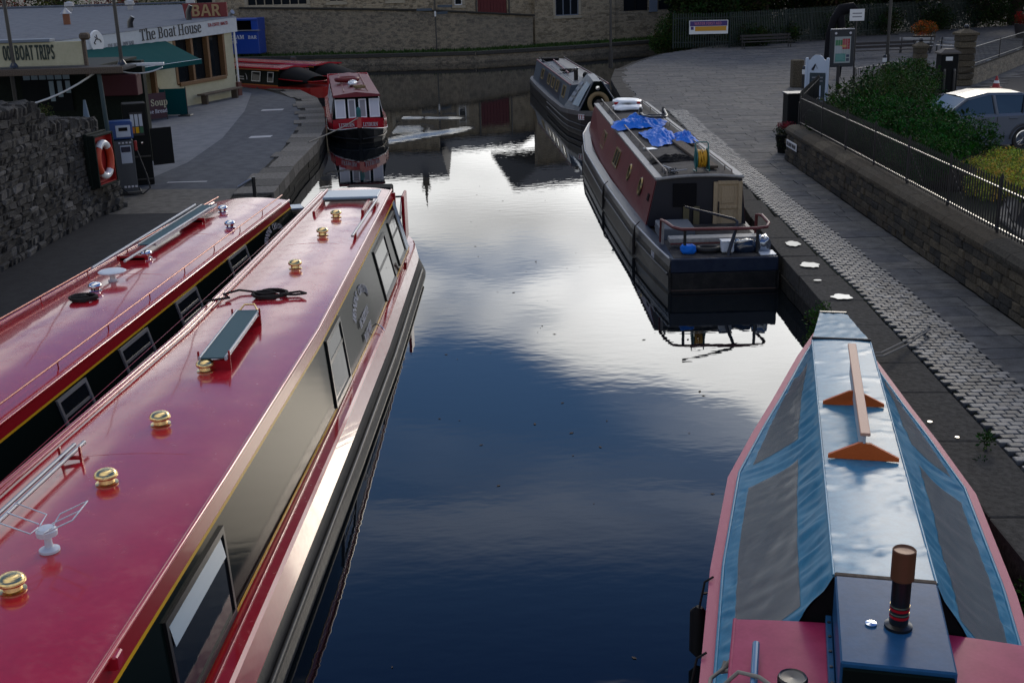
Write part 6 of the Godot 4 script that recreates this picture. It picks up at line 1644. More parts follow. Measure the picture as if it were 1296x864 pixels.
	wpart(fbox(mb(), -1.5, 5.5, 2.55, 2.74, 1.74, 1.77), "valance", M.awning_green, aw)
	wpart(mb().tube([fp(-1.5, 2.72, 1.74), fp(5.5, 2.72, 1.74)], 0.03, 6), "bar", M.white_paint, aw)
	for u in [-1.4, 5.4]: wpart(mb().tube([fp(u, 3.2, 0.05), fp(u, 2.72, 1.7)], 0.02, 6), "arm", M.white_paint, aw)
	# bar sign standing on the roof
	var bs := thing("bar_sign", V(-14.2, 4.1, -58), "dark red sign reading bar on the edge of the boat house roof", "sign")
	wpart(mb().loft([[V(-15.2, 4.15, -57.9), V(-15.3, 4.88, -57.9), V(-15.3, 4.88, -58.1), V(-15.2, 4.15, -58.1)], [V(-13.2, 4.2, -57.9), V(-13.2, 4.90, -57.9), V(-13.2, 4.90, -58.1), V(-13.2, 4.2, -58.1)]]), "board", M.sign_red, bs)
	text("BAR", 0.75, 0.02, "Droid Sans", M.sign_gold, "lettering", bs, Transform3D(Basis(), V(-14.2, 4.54, -57.87) - bs.position), 1.0, 700)
	for x in [-14.9, -13.5]: wpart(mb().tube([V(x, 3.9, -58.0), V(x, 4.4, -58.0)], 0.04, 6), "leg", M.iron, bs)
	wpart(mb().tube([V(-13.1, 4.0, -57.9), V(-13.05, 4.35, -57.9), V(-12.9, 4.45, -57.8)], [0.06, 0.1, 0.12], 8), "floodlight", M.steel, bs)
	# bench against the front
	var be := thing("bench", fp(8.9, 0.6, 0.4), "long low wooden bench in front of the boat house window", "bench")
	wpart(fbox(mb(), 7.4, 10.9, 1.0, 1.07, 0.2, 0.6, 0.01), "seat", M.wood_old, be)
	for u in [7.7, 10.4]: wpart(fbox(mb(), u - 0.07, u + 0.07, 0.6, 1.0, 0.25, 0.55, 0.01), "leg", M.wood_old, be)
	# green panel screen and banner
	var sc := thing("windbreak", V(-13.5, 0.6, -48.5), "dark green canvas windbreak panel beside the boat house banner", "windbreak")
	wpart(mb().box(V(-13.72, 1.17, -48.95), V(1.05, 1.05, 0.04), 0.008, Basis(Vector3.UP, 0.12)), "canvas", M.awning_green, sc)
	for x in [-14.24, -13.2]: wpart(mb().tube([V(x, 0.6, -48.95 - (x + 13.72) * 0.12), V(x, 1.76, -48.95 - (x + 13.72) * 0.12)], 0.025, 6), "post", M.iron, sc)
	wpart(mb().box(V(-13.2, 0.63, -48.7), V(0.5, 0.05, 0.5), 0.01), "foot", M.iron, sc)
	var bn := thing("banner", V(-14.2, 0.6, -47), "purple brown soup banner with white script in front of the doorway", "banner")
	var Bn := face(V(-14.1, 1.18, -47.2), V(0.55, 0, -0.6), Vector3.UP)
	wpart(mb().box(Bn.origin, V(1.25, 1.0, 0.02), 0.004, Bn.basis), "cloth", M.banner_purple, bn)
	text("The Soup", 0.36, 0.006, "Droid Serif", M.cream, "lettering", bn, Transform3D(Bn.basis, Bn.origin + Bn.basis * V(0, 0.12, 0.014) - bn.position), 0.85, 700)
	text("Cheese Bread", 0.2, 0.006, "Droid Serif", M.letter_white, "lettering", bn, Transform3D(Bn.basis, Bn.origin + Bn.basis * V(0.02, -0.22, 0.014) - bn.position), 0.95, 700)
	for s in [-1, 1]: wpart(mb().tube([Bn.origin + Bn.basis * V(s * 0.64, -0.58, 0), Bn.origin + Bn.basis * V(s * 0.64, 0.55, 0)], 0.02, 6), "post", M.iron, bn)
	# ---- boat trips office with its canopy ----
	var o := thing("trips_office", V(-13, 0.6, -34), "dark boat trips office with cream signboard above a flat canopy on a pole", "building")
	wpart(mb().box(V(-14.2, 2.1, -36.4), V(6.4, 3.1, 0.3), 0.0), "wall", M.dark_green, o)
	wpart(mb().box(V(-13.2, 3.84, -30.5), V(7.25, 0.08, 1.25), 0.015), "canopy", M.felt_dark, o)
	wpart(mb().box(V(-14.0, 3.72, -33.8), V(5.6, 0.08, 5.4), 0.01), "ceiling_boards", M.dark_green, o)
	wpart(mb().box(V(-13.2, 3.83, -29.88), V(7.3, 0.16, 0.06), 0.01), "canopy_edge", M.wood_old, o)
	wpart(mb().tube([V(-10.14, 0.6, -30.05), V(-10.22, 3.82, -30.05)], 0.055, 10), "canopy_pole", M.pole_teal, o)
	wpart(mb().tube([V(-14.0, 0.6, -33.9), V(-14.0, 3.85, -33.9)], 0.06, 8), "canopy_pole", M.iron, o)
	var sg := wpart(mb().box(V(-12.8, 4.2, -31.1), V(3.8, 0.60, 0.08), 0.01), "signboard", M.cream, o)
	text("00. BOAT TRIPS", 0.52, 0.02, "Droid Sans", M.ink_green, "lettering", sg, Transform3D(Basis(), V(-12.30, 4.24, -31.05) - o.position), 0.36, 700)
	wpart(mb().box(V(-10.86, 4.1, -31.1), V(0.08, 1.05, 0.12), 0.01).box(V(-10.78, 4.62, -31.0), V(0.24, 0.18, 0.26), 0.05), "corner_post", M.wood_old, o)
	wpart(mb().box(V(-13.2, 4.54, -31.2), V(3.0, 0.08, 0.4), 0.01), "cap_board", M.pale_blue, o)
	# window under the canopy, with pale boxes painting reflections on its glass
	var wi := wpart(mb().box(V(-13.95, 2.85, -36.2), V(1.5, 1.25, 0.04)), "window", M.glass_dark, o)
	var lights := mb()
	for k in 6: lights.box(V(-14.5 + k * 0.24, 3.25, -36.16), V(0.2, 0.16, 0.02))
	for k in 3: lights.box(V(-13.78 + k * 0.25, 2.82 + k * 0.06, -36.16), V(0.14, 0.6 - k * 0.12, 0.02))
	wpart(lights, "pale_panel_and_glint", M.pale_panel_and_glint, wi)
	wpart(mb().box(V(-11.6, 2.98, -35.9), V(1.15, 0.62, 0.5), 0.02), "red_hatch", M.hatch_red, o)
	for q in [[-12.42, -30.3], [-9.72, -30.4]]:
		var m := thing("thin_mast", V(q[0], 3.93, q[1]), ["thin black mast rising above the cream boat trips signboard", "thin black mast rising in front of the green boat house awning"][0 if q[0] < -11 else 1], "mast")
		wpart(mb().tube([V(q[0], 3.9, q[1]), V(q[0] - 0.02, 8.5, q[1])], 0.045, 8), "shaft", M.iron, m)
		wpart(mb().lathe([Vector2(0.12, 0), Vector2(0.1, 0.05), Vector2(0.05, 0.12)], 10, V(q[0], 3.93, q[1])), "base", M.iron, m)
	var rp := thing("white_rope", V(-11.5, 3.0, -30), "slack white rope hung from the teal canopy pole", "rope")
	var pts := []
	for k in 17:
		var t := k / 16.0; pts.append(V(lerpf(-14.6, -10.24, t), lerpf(3.5, 3.62, t) - 0.62 * (1 - pow(2 * t * 0.95 - 0.75, 2)), -30.1))
	wpart(mb().tube(pts, 0.025, 6), "line", M.white_paint, rp)
	rp = thing("white_rope", V(-10.5, 3.3, -36), "short slack white rope under the boat house beam", "rope")
	pts = []
	for k in 11:
		var t := k / 10.0; pts.append(V(lerpf(-11.8, -10.3, t), 3.45 - 0.16 * (1 - pow(2 * t - 1, 2)), -36.0))
	wpart(mb().tube(pts, 0.022, 6), "line", M.white_paint, rp)
	wpart(mb().box(V(-11.1, 3.55, -36.0), V(1.7, 0.09, 0.12), 0.01), "beam", M.white_paint, o)

func make_left_things() -> void:
	# rubble wall
	var w := thing("rubble_wall", V(-9.9, 0.6, -24.5), "thick dark rubble stone wall beside the tarmac yard", "wall")
	var top := func(z: float) -> float: return lerpa([19.0, 25.4, 25.9, 27.6, 28.4], [3.45, 3.32, 2.85, 2.72, 2.62], -z)
	var fx := func(z: float, y: float) -> float: return lerpa([19.0, 24.0, 28.4], [-9.95, -9.86, -9.74], -z) - 0.10 * (y - 0.6) + (0.28 * smoothstep(-27.2, -28.6, z) * smoothstep(2.2, 0.6, y))
	var core := []
	for z in [-17.0, -20.0, -24.0, -25.4, -25.9, -27.2, -28.4]:
		var t: float = top.call(z)
		core.append([V(-11.0, 0.5, z), V(-10.85, t - 0.1, z), V(fx.call(z, t) - 0.045, t - 0.1, z), V(fx.call(z, 0.6) - 0.045, 0.5, z)])
	wpart(mb().loft(core), "core", M.mortar, w)
	var vs := block_variants(0.13, 8, 0.11); var vm := meshes_of(vs)
	var rest := mb(); var count := 0
	var y := 0.58
	while y < 3.3:
		var h := rr(0.08, 0.20); var z := -18.5 - rr(0, 0.3)
		while z > -28.6:
			var L := rr(0.10, 0.48)
			var zc := z - L / 2
			if y + h < top.call(zc) + 0.02:
				var X := Transform3D(Basis(V(1, 0, 0), rr(-0.10, 0.10)) * Basis(V(0, 1, 0), rr(-0.05, 0.05)) * Basis.from_scale(V(0.24, h * rr(0.86, 1.05), L * rr(0.86, 1.0))), V(fx.call(zc, y + h / 2) - 0.12 + rr(-0.025, 0.02), y + h / 2, zc))
				var k := rng.randi() % 5
				if k == 4 and rng.randf() < 0.7: k = 1
				if z < -21.6 and count < 300 and rng.randf() < 0.62:
					piece(vm[rng.randi() % 8], "stone", M.rubble[k], w, Transform3D(X.basis, X.origin - w.position)); count += 1
				else: add_block(rest, vs[rng.randi() % 8], X)
			z -= L
		y += h
	# end face towards the water
	y = 0.58
	while y < 2.6:
		var h := rr(0.1, 0.18)
		var x: float = fx.call(-28.4, y) - 0.1
		while x > -11.0:
			var L := rr(0.18, 0.4)
			add_block(rest, vs[rng.randi() % 8], Transform3D(Basis.from_scale(V(L, h, 0.3)), V(x - L / 2, y + h / 2, -28.4)))
			x -= L
		y += h
	# upright coping stones
	var z2 := -18.5
	while z2 > -28.6:
		var L := rr(0.09, 0.2); var t: float = top.call(z2)
		for k in 2:
			var X := Transform3D(Basis(V(1, 0, 0), rr(-0.15, 0.15)) * Basis.from_scale(V(0.42, rr(0.2, 0.32), L)), V(fx.call(z2, t) - 0.22 - k * 0.42, t + 0.06 + rr(-0.03, 0.03), z2 - L / 2))
			add_block(rest, vs[rng.randi() % 8], X)
		z2 -= L
	var rs := wpart(rest, "stones", M.rubble[1], w); rs.set_meta("kind", "stuff")
	# life ring in its red box
	var lb := thing("life_ring_box", V(-9.8, 1.2, -27.6), "open red box with orange and white life ring on the rubble wall", "life ring")
	var B := Basis(Vector3.UP, PI / 2 - 0.16)
	var c := V(-9.62, 1.92, -27.75)
	wpart(mb().box(c - B.z * 0.12, V(0.95, 1.3, 0.10), 0.015, B), "back_board", M.dark_green, lb)
	var fr := mb()
	for s in [-1, 1]: fr.box(c + B * V(s * 0.44, 0, 0), V(0.05, 1.22, 0.22), 0.008, B); fr.box(c + B * V(0, s * 0.585, 0), V(0.83, 0.05, 0.22), 0.008, B)
	wpart(fr, "box", M.dark_green, lb)
	wpart(mb().box(c - B.z * 0.05, V(0.80, 1.10, 0.012), 0.0, B).box(c + B * V(0.395, 0, 0.02), V(0.02, 1.1, 0.14), 0.0, B).box(c + B * V(0, -0.54, 0.02), V(0.76, 0.02, 0.14), 0.0, B), "red_lining", M.box_red, lb)
	for k in 4:
		var arc := []
		for j in 9:
			var a := TAU * (k + j / 8.0) / 4.0 + PI / 4; arc.append(c + B * V(0.31 * cos(a), 0.31 * sin(a) * 1.25, 0.05))
		wpart(mb().tube(arc, 0.085, 10, false), "ring_segment", [M.white_paint, M.orange_ring, M.white_paint, M.orange_ring][k], lb)
	# fuel pump
	var p := thing("fuel_pump", V(-9.9, 0.6, -30.4), "blue topped fuel pump with white displays and a black hose", "fuel pump")
	var Bp := Basis(Vector3.UP, 0.35)
	var pc := V(-10.0, 0.6, -30.5)
	wpart(mb().box(pc + V(0, 0.75, 0), V(0.52, 1.35, 0.42), 0.02, Bp), "cabinet", M.pump_grey, p)
	wpart(mb().box(pc + V(0, 1.68, 0), V(0.58, 0.46, 0.46), 0.03, Bp), "head", M.pump_blue, p)
	wpart(mb().box(pc + Bp * V(0.05, 1.66, 0.235), V(0.36, 0.30, 0.02), 0.004, Bp), "display", M.pump_white, p)
	wpart(mb().box(pc + Bp * V(0.05, 1.71, 0.248), V(0.22, 0.09, 0.01), 0.0, Bp), "screen", M.cloth_black, p)
	wpart(mb().box(pc + Bp * V(0.06, 1.06, 0.215), V(0.27, 0.46, 0.02), 0.004, Bp), "panel", M.pump_white, p)
	wpart(mb().box(pc + Bp * V(0.06, 1.19, 0.228), V(0.23, 0.14, 0.01), 0.0, Bp), "screen", M.navy_gloss, p)
	for k in 4: wpart(mb().box(pc + Bp * V(-0.08 + k * 0.09, 1.36, 0.216), V(0.05, 0.04, 0.01), 0.0, Bp), "button", M.letter_white, p)
	for k in 4: wpart(mb().box(pc + Bp * V(-0.06 + k * 0.09, 0.22, 0.216), V(0.06, 0.05, 0.01), 0.0, Bp), "sticker", M.letter_white, p)
	wpart(mb().box(pc + Bp * V(0.32, 1.25, 0.05), V(0.08, 0.26, 0.12), 0.02, Bp), "nozzle", M.box_red, p)
	wpart(mb().tube([pc + Bp * V(0.34, 1.12, 0.08), pc + Bp * V(0.5, 0.5, 0.2), pc + Bp * V(0.55, 0.16, 0.3), pc + Bp * V(0.35, 0.04, 0.42), pc + Bp * V(0.0, 0.06, 0.40), pc + Bp * V(-0.15, 0.2, 0.26)], 0.022, 8), "hose", M.rubber, p)
	wpart(mb().box(pc + V(0, 0.05, 0), V(0.66, 0.1, 0.56), 0.02, Bp), "plinth", M.iron, p)
	# tall locker with open door
	var lk := thing("tall_locker", V(-9.95, 0.6, -32), "tall black locker with an open door and price stickers beside the fuel pump", "locker")
	var lc := V(-10.1, 0.6, -32.1)
	wpart(mb().box(lc + V(0, 1.1, 0), V(0.62, 2.2, 0.6), 0.02, Bp), "body", M.locker_dark, lk)
	wpart(mb().box(lc + Bp * V(0.02, 1.66, 0.31), V(0.34, 0.62, 0.02), 0.003, Bp), "sticker_board", M.ink, lk)
	for k in 3:
		wpart(mb().box(lc + Bp * V(-0.09 + k * 0.11, 1.76, 0.323), V(0.085, 0.32, 0.008), 0.0, Bp), "sticker", M.pump_white, lk)
		wpart(mb().box(lc + Bp * V(-0.09 + k * 0.11, 1.50, 0.323), V(0.085, 0.16, 0.008), 0.0, Bp), "sticker", [M.orange_line, M.yellow, M.grip_green][k], lk)
	var dr := wpart(mb().box(lc + Bp * V(0.62, 1.02, 0.25), V(0.58, 1.0, 0.04), 0.008, Bp * Basis(Vector3.UP, 0.25)), "door", M.locker_dark, lk)
	wpart(mb().box(lc + Bp * V(0.10, 1.14, 0.32), V(0.06, 0.06, 0.05), 0.01, Bp), "padlock", M.chrome, lk)
	for k in 2: wpart(mb().box(lc + Bp * V(0.0, 0.78 - k * 0.62, 0.315), V(0.58, 0.04, 0.03), 0.004, Bp), "batten", M.iron, lk)
	# flower pot and folded parasol behind the wall
	var pot := thing("flower_pot", V(-11.5, 2.2, -29.4), "terracotta flower pot standing behind the rubble wall", "flower pot")
	wpart(mb().lathe([Vector2(0.14, 0.0), Vector2(0.22, 0.32), Vector2(0.25, 0.33), Vector2(0.25, 0.40), Vector2(0.2, 0.40), Vector2(0, 0.37)], 16, V(-11.5, 2.35, -29.4)), "pot", M.terracotta, pot)
	wpart(mb().box(V(-11.5, 1.47, -29.4), V(0.7, 1.76, 0.5), 0.02), "stand", M.dark_green, pot)
	leaves(pot, "plant", [[V(0, 0.68, 0), V(0.25, 0.2, 0.25)]], 90, 0.05, Color(0.05, 0.07, 0.02))
	var pa := thing("folded_parasol", V(-10.87, 0.6, -30.6), "pale blue folded parasol standing behind the rubble wall", "parasol")
	wpart(mb().tube([V(-10.87, 0.6, -30.6), V(-10.87, 1.8, -30.6), V(-10.87, 2.3, -30.6), V(-10.87, 3.05, -30.6)], [0.025, 0.03, 0.12, 0.03], 10), "canopy", M.parasol_blue, pa)
	# mooring post at the quay corner
	var mp := thing("mooring_post", V(-6.5, 0.6, -29.5), "short black mooring post with a silver handle at the quay corner", "mooring post")
	wpart(mb().tube([V(-6.35, 0.5, -29.0), V(-6.35, 1.2, -29.0)], 0.05, 8), "post", M.iron, mp)
	wpart(mb().tube([V(-6.75, 0.95, -29.0), V(-6.40, 1.15, -29.0)], 0.035, 8), "handle", M.steel, mp)

# ---------- foliage ----------
var clump: ArrayMesh
var M_leaf: StandardMaterial3D
func leaf_clump() -> ArrayMesh:
	var b := mb()
	for k in 9:
		var d := V(rr(-1, 1), rr(-1, 1), rr(-1, 1)).normalized(); var o := d * rr(0.2, 1.0)
		var t := d.cross(V(rr(-1, 1), rr(-1, 1), rr(-1, 1))).normalized(); var s := rr(0.5, 0.9)
		var up := (d + V(0, rr(0, 0.8), 0)).normalized()
		var m := o + up * s * 0.5 + t * 0.0; var e := o + up * s; var q := t * s * 0.28
		b.tri(o, m + q, e); b.tri(o, e, m - q + t.cross(up) * s * 0.1)
	return b.mesh()
# leaf clumps spread through ellipsoids: blobs of [centre, radii] in the parent's own coordinates
func leaves(parent: Node, called: String, blobs: Array, count: int, size: float, col: Color, vary := 0.45, col2 := Color(-1, 0, 0), share := 0.0) -> MultiMeshInstance3D:
	if clump == null:
		clump = leaf_clump()
		M_leaf = plain(Color(1, 1, 1), 0.6, 0.0, 0.15); M_leaf.vertex_color_use_as_albedo = true
		M_leaf.backlight_enabled = true; M_leaf.backlight = Color(0.25, 0.25, 0.25)
	var mm := MultiMesh.new(); mm.transform_format = MultiMesh.TRANSFORM_3D; mm.use_colors = true; mm.mesh = clump; mm.instance_count = count
	for k in count:
		var bl: Array = blobs[rng.randi() % blobs.size()]
		var d := V(rng.randfn(), rng.randfn(), rng.randfn()).normalized()
		var r := pow(rng.randf(), 0.42)
		var p: Vector3 = bl[0] + d * (bl[1] as Vector3) * r
		var B := Basis(V(rr(-1, 1), rr(-1, 1), rr(-1, 1)).normalized(), rr(0, TAU)).scaled(Vector3.ONE * size * rr(0.6, 1.5))
		mm.set_instance_transform(k, Transform3D(B, p))
		var c := col
		if col2.r >= 0 and rng.randf() < share: c = col2
		mm.set_instance_color(k, Color(c.r * rr(1 - vary, 1 + vary), c.g * rr(1 - vary, 1 + vary), c.b * rr(1 - vary, 1 + vary)))
	var i := MultiMeshInstance3D.new(); i.multimesh = mm; i.name = called; i.material_override = M_leaf
	i.set_meta("kind", "stuff")
	parent.add_child(i, true)
	return i
func tree(at: Vector3, h: float, w: float, label: String, group: String, col: Color, n: int, size: float, low := 0.25) -> void:
	var t := thing("tree", at, label, "tree", group)
	var tr := mb()
	var lean := V(rr(-0.4, 0.4), 0, rr(-0.4, 0.4))
	tr.tube([V(0, -0.2, 0), V(0, h * 0.2, 0) + lean * 0.3, V(0, h * 0.5, 0) + lean, V(0, h * 0.85, 0) + lean * 1.4], [h * 0.028, h * 0.02, h * 0.012, 0.03], 8)
	var blobs := []
	for k in 9:
		var a := TAU * k / 9.0 + rr(-0.3, 0.3); var y := h * rr(low + 0.12, 0.86); var q := w * rr(0.45, 0.8) * (1.0 - 0.45 * absf(y / h - 0.5))
		var e := V(cos(a) * q, y, sin(a) * q)
		tr.tube([V(0, y * 0.6, 0) + lean * 0.6, e * V(0.6, 0.9, 0.6) + lean * 0.5, e], [h * 0.009, h * 0.006, 0.02], 6)
		blobs.append([e, V(w * rr(0.32, 0.5), h * rr(0.10, 0.17), w * rr(0.32, 0.5))])
	blobs.append([V(0, h * 0.86, 0) + lean, V(w * 0.42, h * 0.13, w * 0.42)])
	lpart(tr, "trunk", M.bark, t)
	leaves(t, "crown", blobs, n, size, col)

func make_garden() -> void:
	# bed behind the wall and the lane beyond
	struct(poly_top([Vector2(8.3, -8), Vector2(8.5, -33), Vector2(11.6, -43.5), Vector2(17.4, -49.5), Vector2(17.6, -48), Vector2(12.6, -38), Vector2(12.2, -28.5), Vector2(11.5, -26), Vector2(9.6, -22.5), Vector2(9.2, -20), Vector2(9.2, -8)], 1.0), "garden_bed", M.earth)
	struct(poly_top([Vector2(9.2, -8), Vector2(9.2, -20), Vector2(9.6, -22.5), Vector2(11.5, -26), Vector2(12.2, -28.5), Vector2(12.6, -38), Vector2(17.6, -48), Vector2(20.6, -52), Vector2(28, -63.5), Vector2(60, -90), Vector2(200, -90), Vector2(200, -8)], 0.585), "lane", M.tarmac)
	# kerb of the bed
	var kb := mb()
	for q in [[Vector2(9.3, -19.5), Vector2(9.7, -22.5)], [Vector2(9.7, -22.5), Vector2(11.6, -26)], [Vector2(11.6, -26), Vector2(12.35, -28.6)], [Vector2(12.35, -28.6), Vector2(12.75, -38)]]:
		var d: Vector2 = q[1] - q[0]; var m: Vector2 = (q[0] + q[1]) / 2
		kb.box(V(m.x, 0.8, m.y), V(0.22, 0.55, d.length()), 0.03, Basis(Vector3.UP, atan2(d.x, d.y)))
	struct(kb, "bed_kerb", M.concrete)
	var hd := thing("hedge", V(10.2, 1.0, -38), "tall dark feathery shrub mass behind the railing corner", "hedge")
	var bl := []
	for q in [[10.0, -34.3, 0.8], [10.9, -36.2, 0.95], [12.0, -38.2, 1.0], [11.6, -35.3, 1.05], [13.2, -40.2, 1.0], [14.4, -42.4, 1.0], [13.0, -38.0, 1.0], [15.4, -45.0, 0.9], [9.4, -32.5, 0.75]]:
		bl.append([V(q[0], 0.15 + q[2] * 0.55, q[1]) - V(10.2, 0, -38), V(1.15, q[2] * 0.85, 1.3)])
	leaves(hd, "sprays", bl, 800, 0.17, Color(0.018, 0.040, 0.010))
	leaves(hd, "foliage", bl, 5200, 0.085, Color(0.030, 0.062, 0.016))
	var st := mb()
	for k in 40:
		var q: Vector3 = bl[k % bl.size()][0]
		st.tube([V(q.x + rr(-0.2, 0.2), -0.1, q.z + rr(-0.2, 0.2)), q + V(rr(-0.5, 0.5), rr(-0.2, 0.3), rr(-0.5, 0.5))], 0.012, 4)
	lpart(st, "stems", M.bark, hd)
	hd = thing("hedge", V(10.6, 1.0, -29), "glossy dark green clipped hedge between the railing and the silver car", "hedge")
	bl = []
	for q in [[9.5, -26.5, 0.9], [10.3, -28.2, 1.15], [9.6, -29.5, 1.0], [10.9, -30.5, 1.2], [10.2, -32.0, 1.1], [11.4, -29.2, 0.95], [11.3, -32.0, 1.0], [11.0, -34.0, 1.0], [9.3, -31.5, 0.8]]:
		bl.append([V(q[0], 0.1 + q[2] * 0.5, q[1]) - V(10.6, 0, -29), V(1.0, q[2] * 0.72, 1.1)])
	leaves(hd, "sprays", bl, 900, 0.16, Color(0.012, 0.045, 0.008))
	leaves(hd, "foliage", bl, 6000, 0.075, Color(0.022, 0.075, 0.014), 0.5, Color(0.10, 0.11, 0.05), 0.03)
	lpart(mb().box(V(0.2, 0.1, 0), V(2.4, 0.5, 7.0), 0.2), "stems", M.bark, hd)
	hd = thing("golden_shrub", V(11.0, 1.0, -26), "low golden yellow variegated shrub in front of the car wheel", "shrub")
	bl = []
	for q in [[10.5, -24.8], [11.0, -25.6], [11.6, -26.6], [12.0, -27.8], [11.0, -26.6]]: bl.append([V(q[0] - 11.0, 0.22, q[1] + 26), V(0.62, 0.36, 0.75)])
	leaves(hd, "foliage", bl, 4200, 0.06, Color(0.42, 0.40, 0.07), 0.4, Color(0.12, 0.17, 0.03), 0.35)
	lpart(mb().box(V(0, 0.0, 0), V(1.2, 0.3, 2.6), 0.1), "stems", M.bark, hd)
	make_car()
	# weeds on the quay wall
	for q in [[V(4.95, 0.35, -17.7), 0.32, 220, "green weeds sprouting from the quay wall by the square stern"], [V(4.72, 0.3, -9.2), 0.24, 160, "green weeds on the quay wall beside the pink gunwale"], [V(5.35, 0.62, -12.2), 0.07, 30, "small moss cushion on the dark edge slab"]]:
		var wd := thing("weeds", q[0], q[3], "weeds")
		leaves(wd, "leaves", [[V(0, 0.1, 0), V(q[1] * 0.8, q[1], q[1] * 1.5)], [V(-0.15, -0.1, 0.3), V(q[1] * 0.6, q[1] * 0.8, q[1])]], q[2], 0.06, Color(0.03, 0.075, 0.014))
		wd.set_meta("kind", "stuff")

func make_car() -> void:
	var car := thing("parked_car", V(13.3, 0.585, -34.4), "silver blue hatchback parked behind the hedge", "car", "", deg_to_rad(4))
	car.scale = Vector3.ONE * 1.12
	# local x: front at -x
	var rings := []
	for q in [[-2.10, 0.45, 0.62, 0.66], [-1.95, 0.28, 0.74, 0.80], [-1.2, 0.20, 0.88, 0.86], [-0.55, 0.18, 0.95, 0.88], [0.6, 0.18, 0.97, 0.885], [1.5, 0.20, 0.98, 0.88], [2.0, 0.30, 0.97, 0.83], [2.15, 0.45, 0.86, 0.74]]:
		var w: float = q[3]
		rings.append([V(q[0], q[1], -w), V(q[0], q[1] + 0.25, -w - 0.02), V(q[0], q[2] - 0.06, -w), V(q[0], q[2], -w + 0.08), V(q[0], q[2], w - 0.08), V(q[0], q[2] - 0.06, w), V(q[0], q[1] + 0.25, w + 0.02), V(q[0], q[1], w)])
	lpart(mb().loft(rings), "body", M.car_paint, car)
	var cab := [[-0.75, 0.93, 0.93, 0.74], [-0.15, 0.93, 1.36, 0.66], [0.4, 0.95, 1.47, 0.63], [1.3, 0.96, 1.45, 0.62], [1.85, 0.95, 1.30, 0.62], [2.08, 0.9, 0.98, 0.66]]
	var cr := []
	for q in cab: cr.append([V(q[0], 0.9, -0.80), V(q[0], q[2], -q[3]), V(q[0], q[2], q[3]), V(q[0], 0.9, 0.80)])
	lpart(mb().loft(cr), "window", M.glass_car, car)
	var rf := []
	for q in cab.slice(1, 5): rf.append([V(q[0], q[2] - 0.04, -q[3] - 0.035), V(q[0], q[2] + 0.015, -q[3] + 0.05), V(q[0], q[2] + 0.035, 0), V(q[0], q[2] + 0.015, q[3] - 0.05), V(q[0], q[2] - 0.04, q[3] + 0.035)])
	lpart(mb().loft(rf, false, false, false), "roof", M.car_paint, car)
	for s in [-1.0, 1.0]:
		for q in [[V(-0.75, 0.93, 0.80), V(-0.15, 1.35, 0.685), 0.04], [V(0.62, 0.93, 0.815), V(0.55, 1.42, 0.66), 0.045], [V(1.55, 0.95, 0.815), V(1.60, 1.36, 0.655), 0.11], [V(2.05, 0.93, 0.74), V(1.85, 1.30, 0.65), 0.05], [V(1.28, 0.95, 0.818), V(1.38, 1.40, 0.655), 0.015]]:
			lpart(mb().tube([q[0] * V(1, 1, s), q[1] * V(1, 1, s)], q[2], 6), "pillar", M.car_paint if q[2] > 0.03 else M.black_frame, car)
		lpart(mb().box(V(1.02, 0.86, s * 0.895), V(0.22, 0.035, 0.03), 0.01), "handle", M.car_paint, car)
		lpart(mb().tube([V(0.6, 0.9, s * 0.893), V(0.58, 0.3, s * 0.905)], 0.006, 4).tube([V(1.32, 0.9, s * 0.89), V(1.38, 0.55, s * 0.90)], 0.006, 4), "door_seam", M.black_frame, car)
		lpart(mb().box(V(-0.5, 0.98, s * 0.98), V(0.14, 0.13, 0.2), 0.05), "mirror", M.car_paint, car)
		for x in [-1.28, 1.34]:
			var wh := lpart(mb().lathe([Vector2(0.2, -0.1), Vector2(0.29, -0.1), Vector2(0.325, -0.06), Vector2(0.325, 0.06), Vector2(0.29, 0.1), Vector2(0.2, 0.09)], 28, Vector3.ZERO, Basis(Vector3.RIGHT, PI / 2 * s)), "wheel", M.rubber, car, V(x, 0.325, s * 0.82))
			lpart(mb().lathe([Vector2(0.225, 0.02), Vector2(0.225, 0.095), Vector2(0.205, 0.1), Vector2(0.19, 0.06)], 28, Vector3.ZERO, Basis(Vector3.RIGHT, PI / 2 * s)), "rim", M.chrome, wh)
			var sp := mb()
			for k in 10:
				var a := TAU * (k / 2) / 5.0 + (0.16 if k % 2 else -0.16)
				sp.box(V(cos(a) * 0.11, sin(a) * 0.11, s * 0.085), V(0.2, 0.022, 0.02), 0.004, Basis(Vector3.BACK, a))
			sp.lathe([Vector2(0.05, 0.08), Vector2(0.04, 0.1), Vector2(0, 0.1)], 12, Vector3.ZERO, Basis(Vector3.RIGHT, PI / 2 * s))
			lpart(sp, "spokes", M.chrome, wh)
			lpart(mb().lathe([Vector2(0.0, 0.035), Vector2(0.15, 0.035), Vector2(0.15, 0.01)], 20, Vector3.ZERO, Basis(Vector3.RIGHT, PI / 2 * s)), "brake_disc", M.steel, wh)
			var arch := []
			for k in 13: arch.append(V(x + 0.37 * cos(PI * k / 12.0), 0.33 + 0.37 * sin(PI * k / 12.0), s * 0.895))
			lpart(mb().tube(arch, 0.035, 6), "wheel_arch", M.car_dark, car)

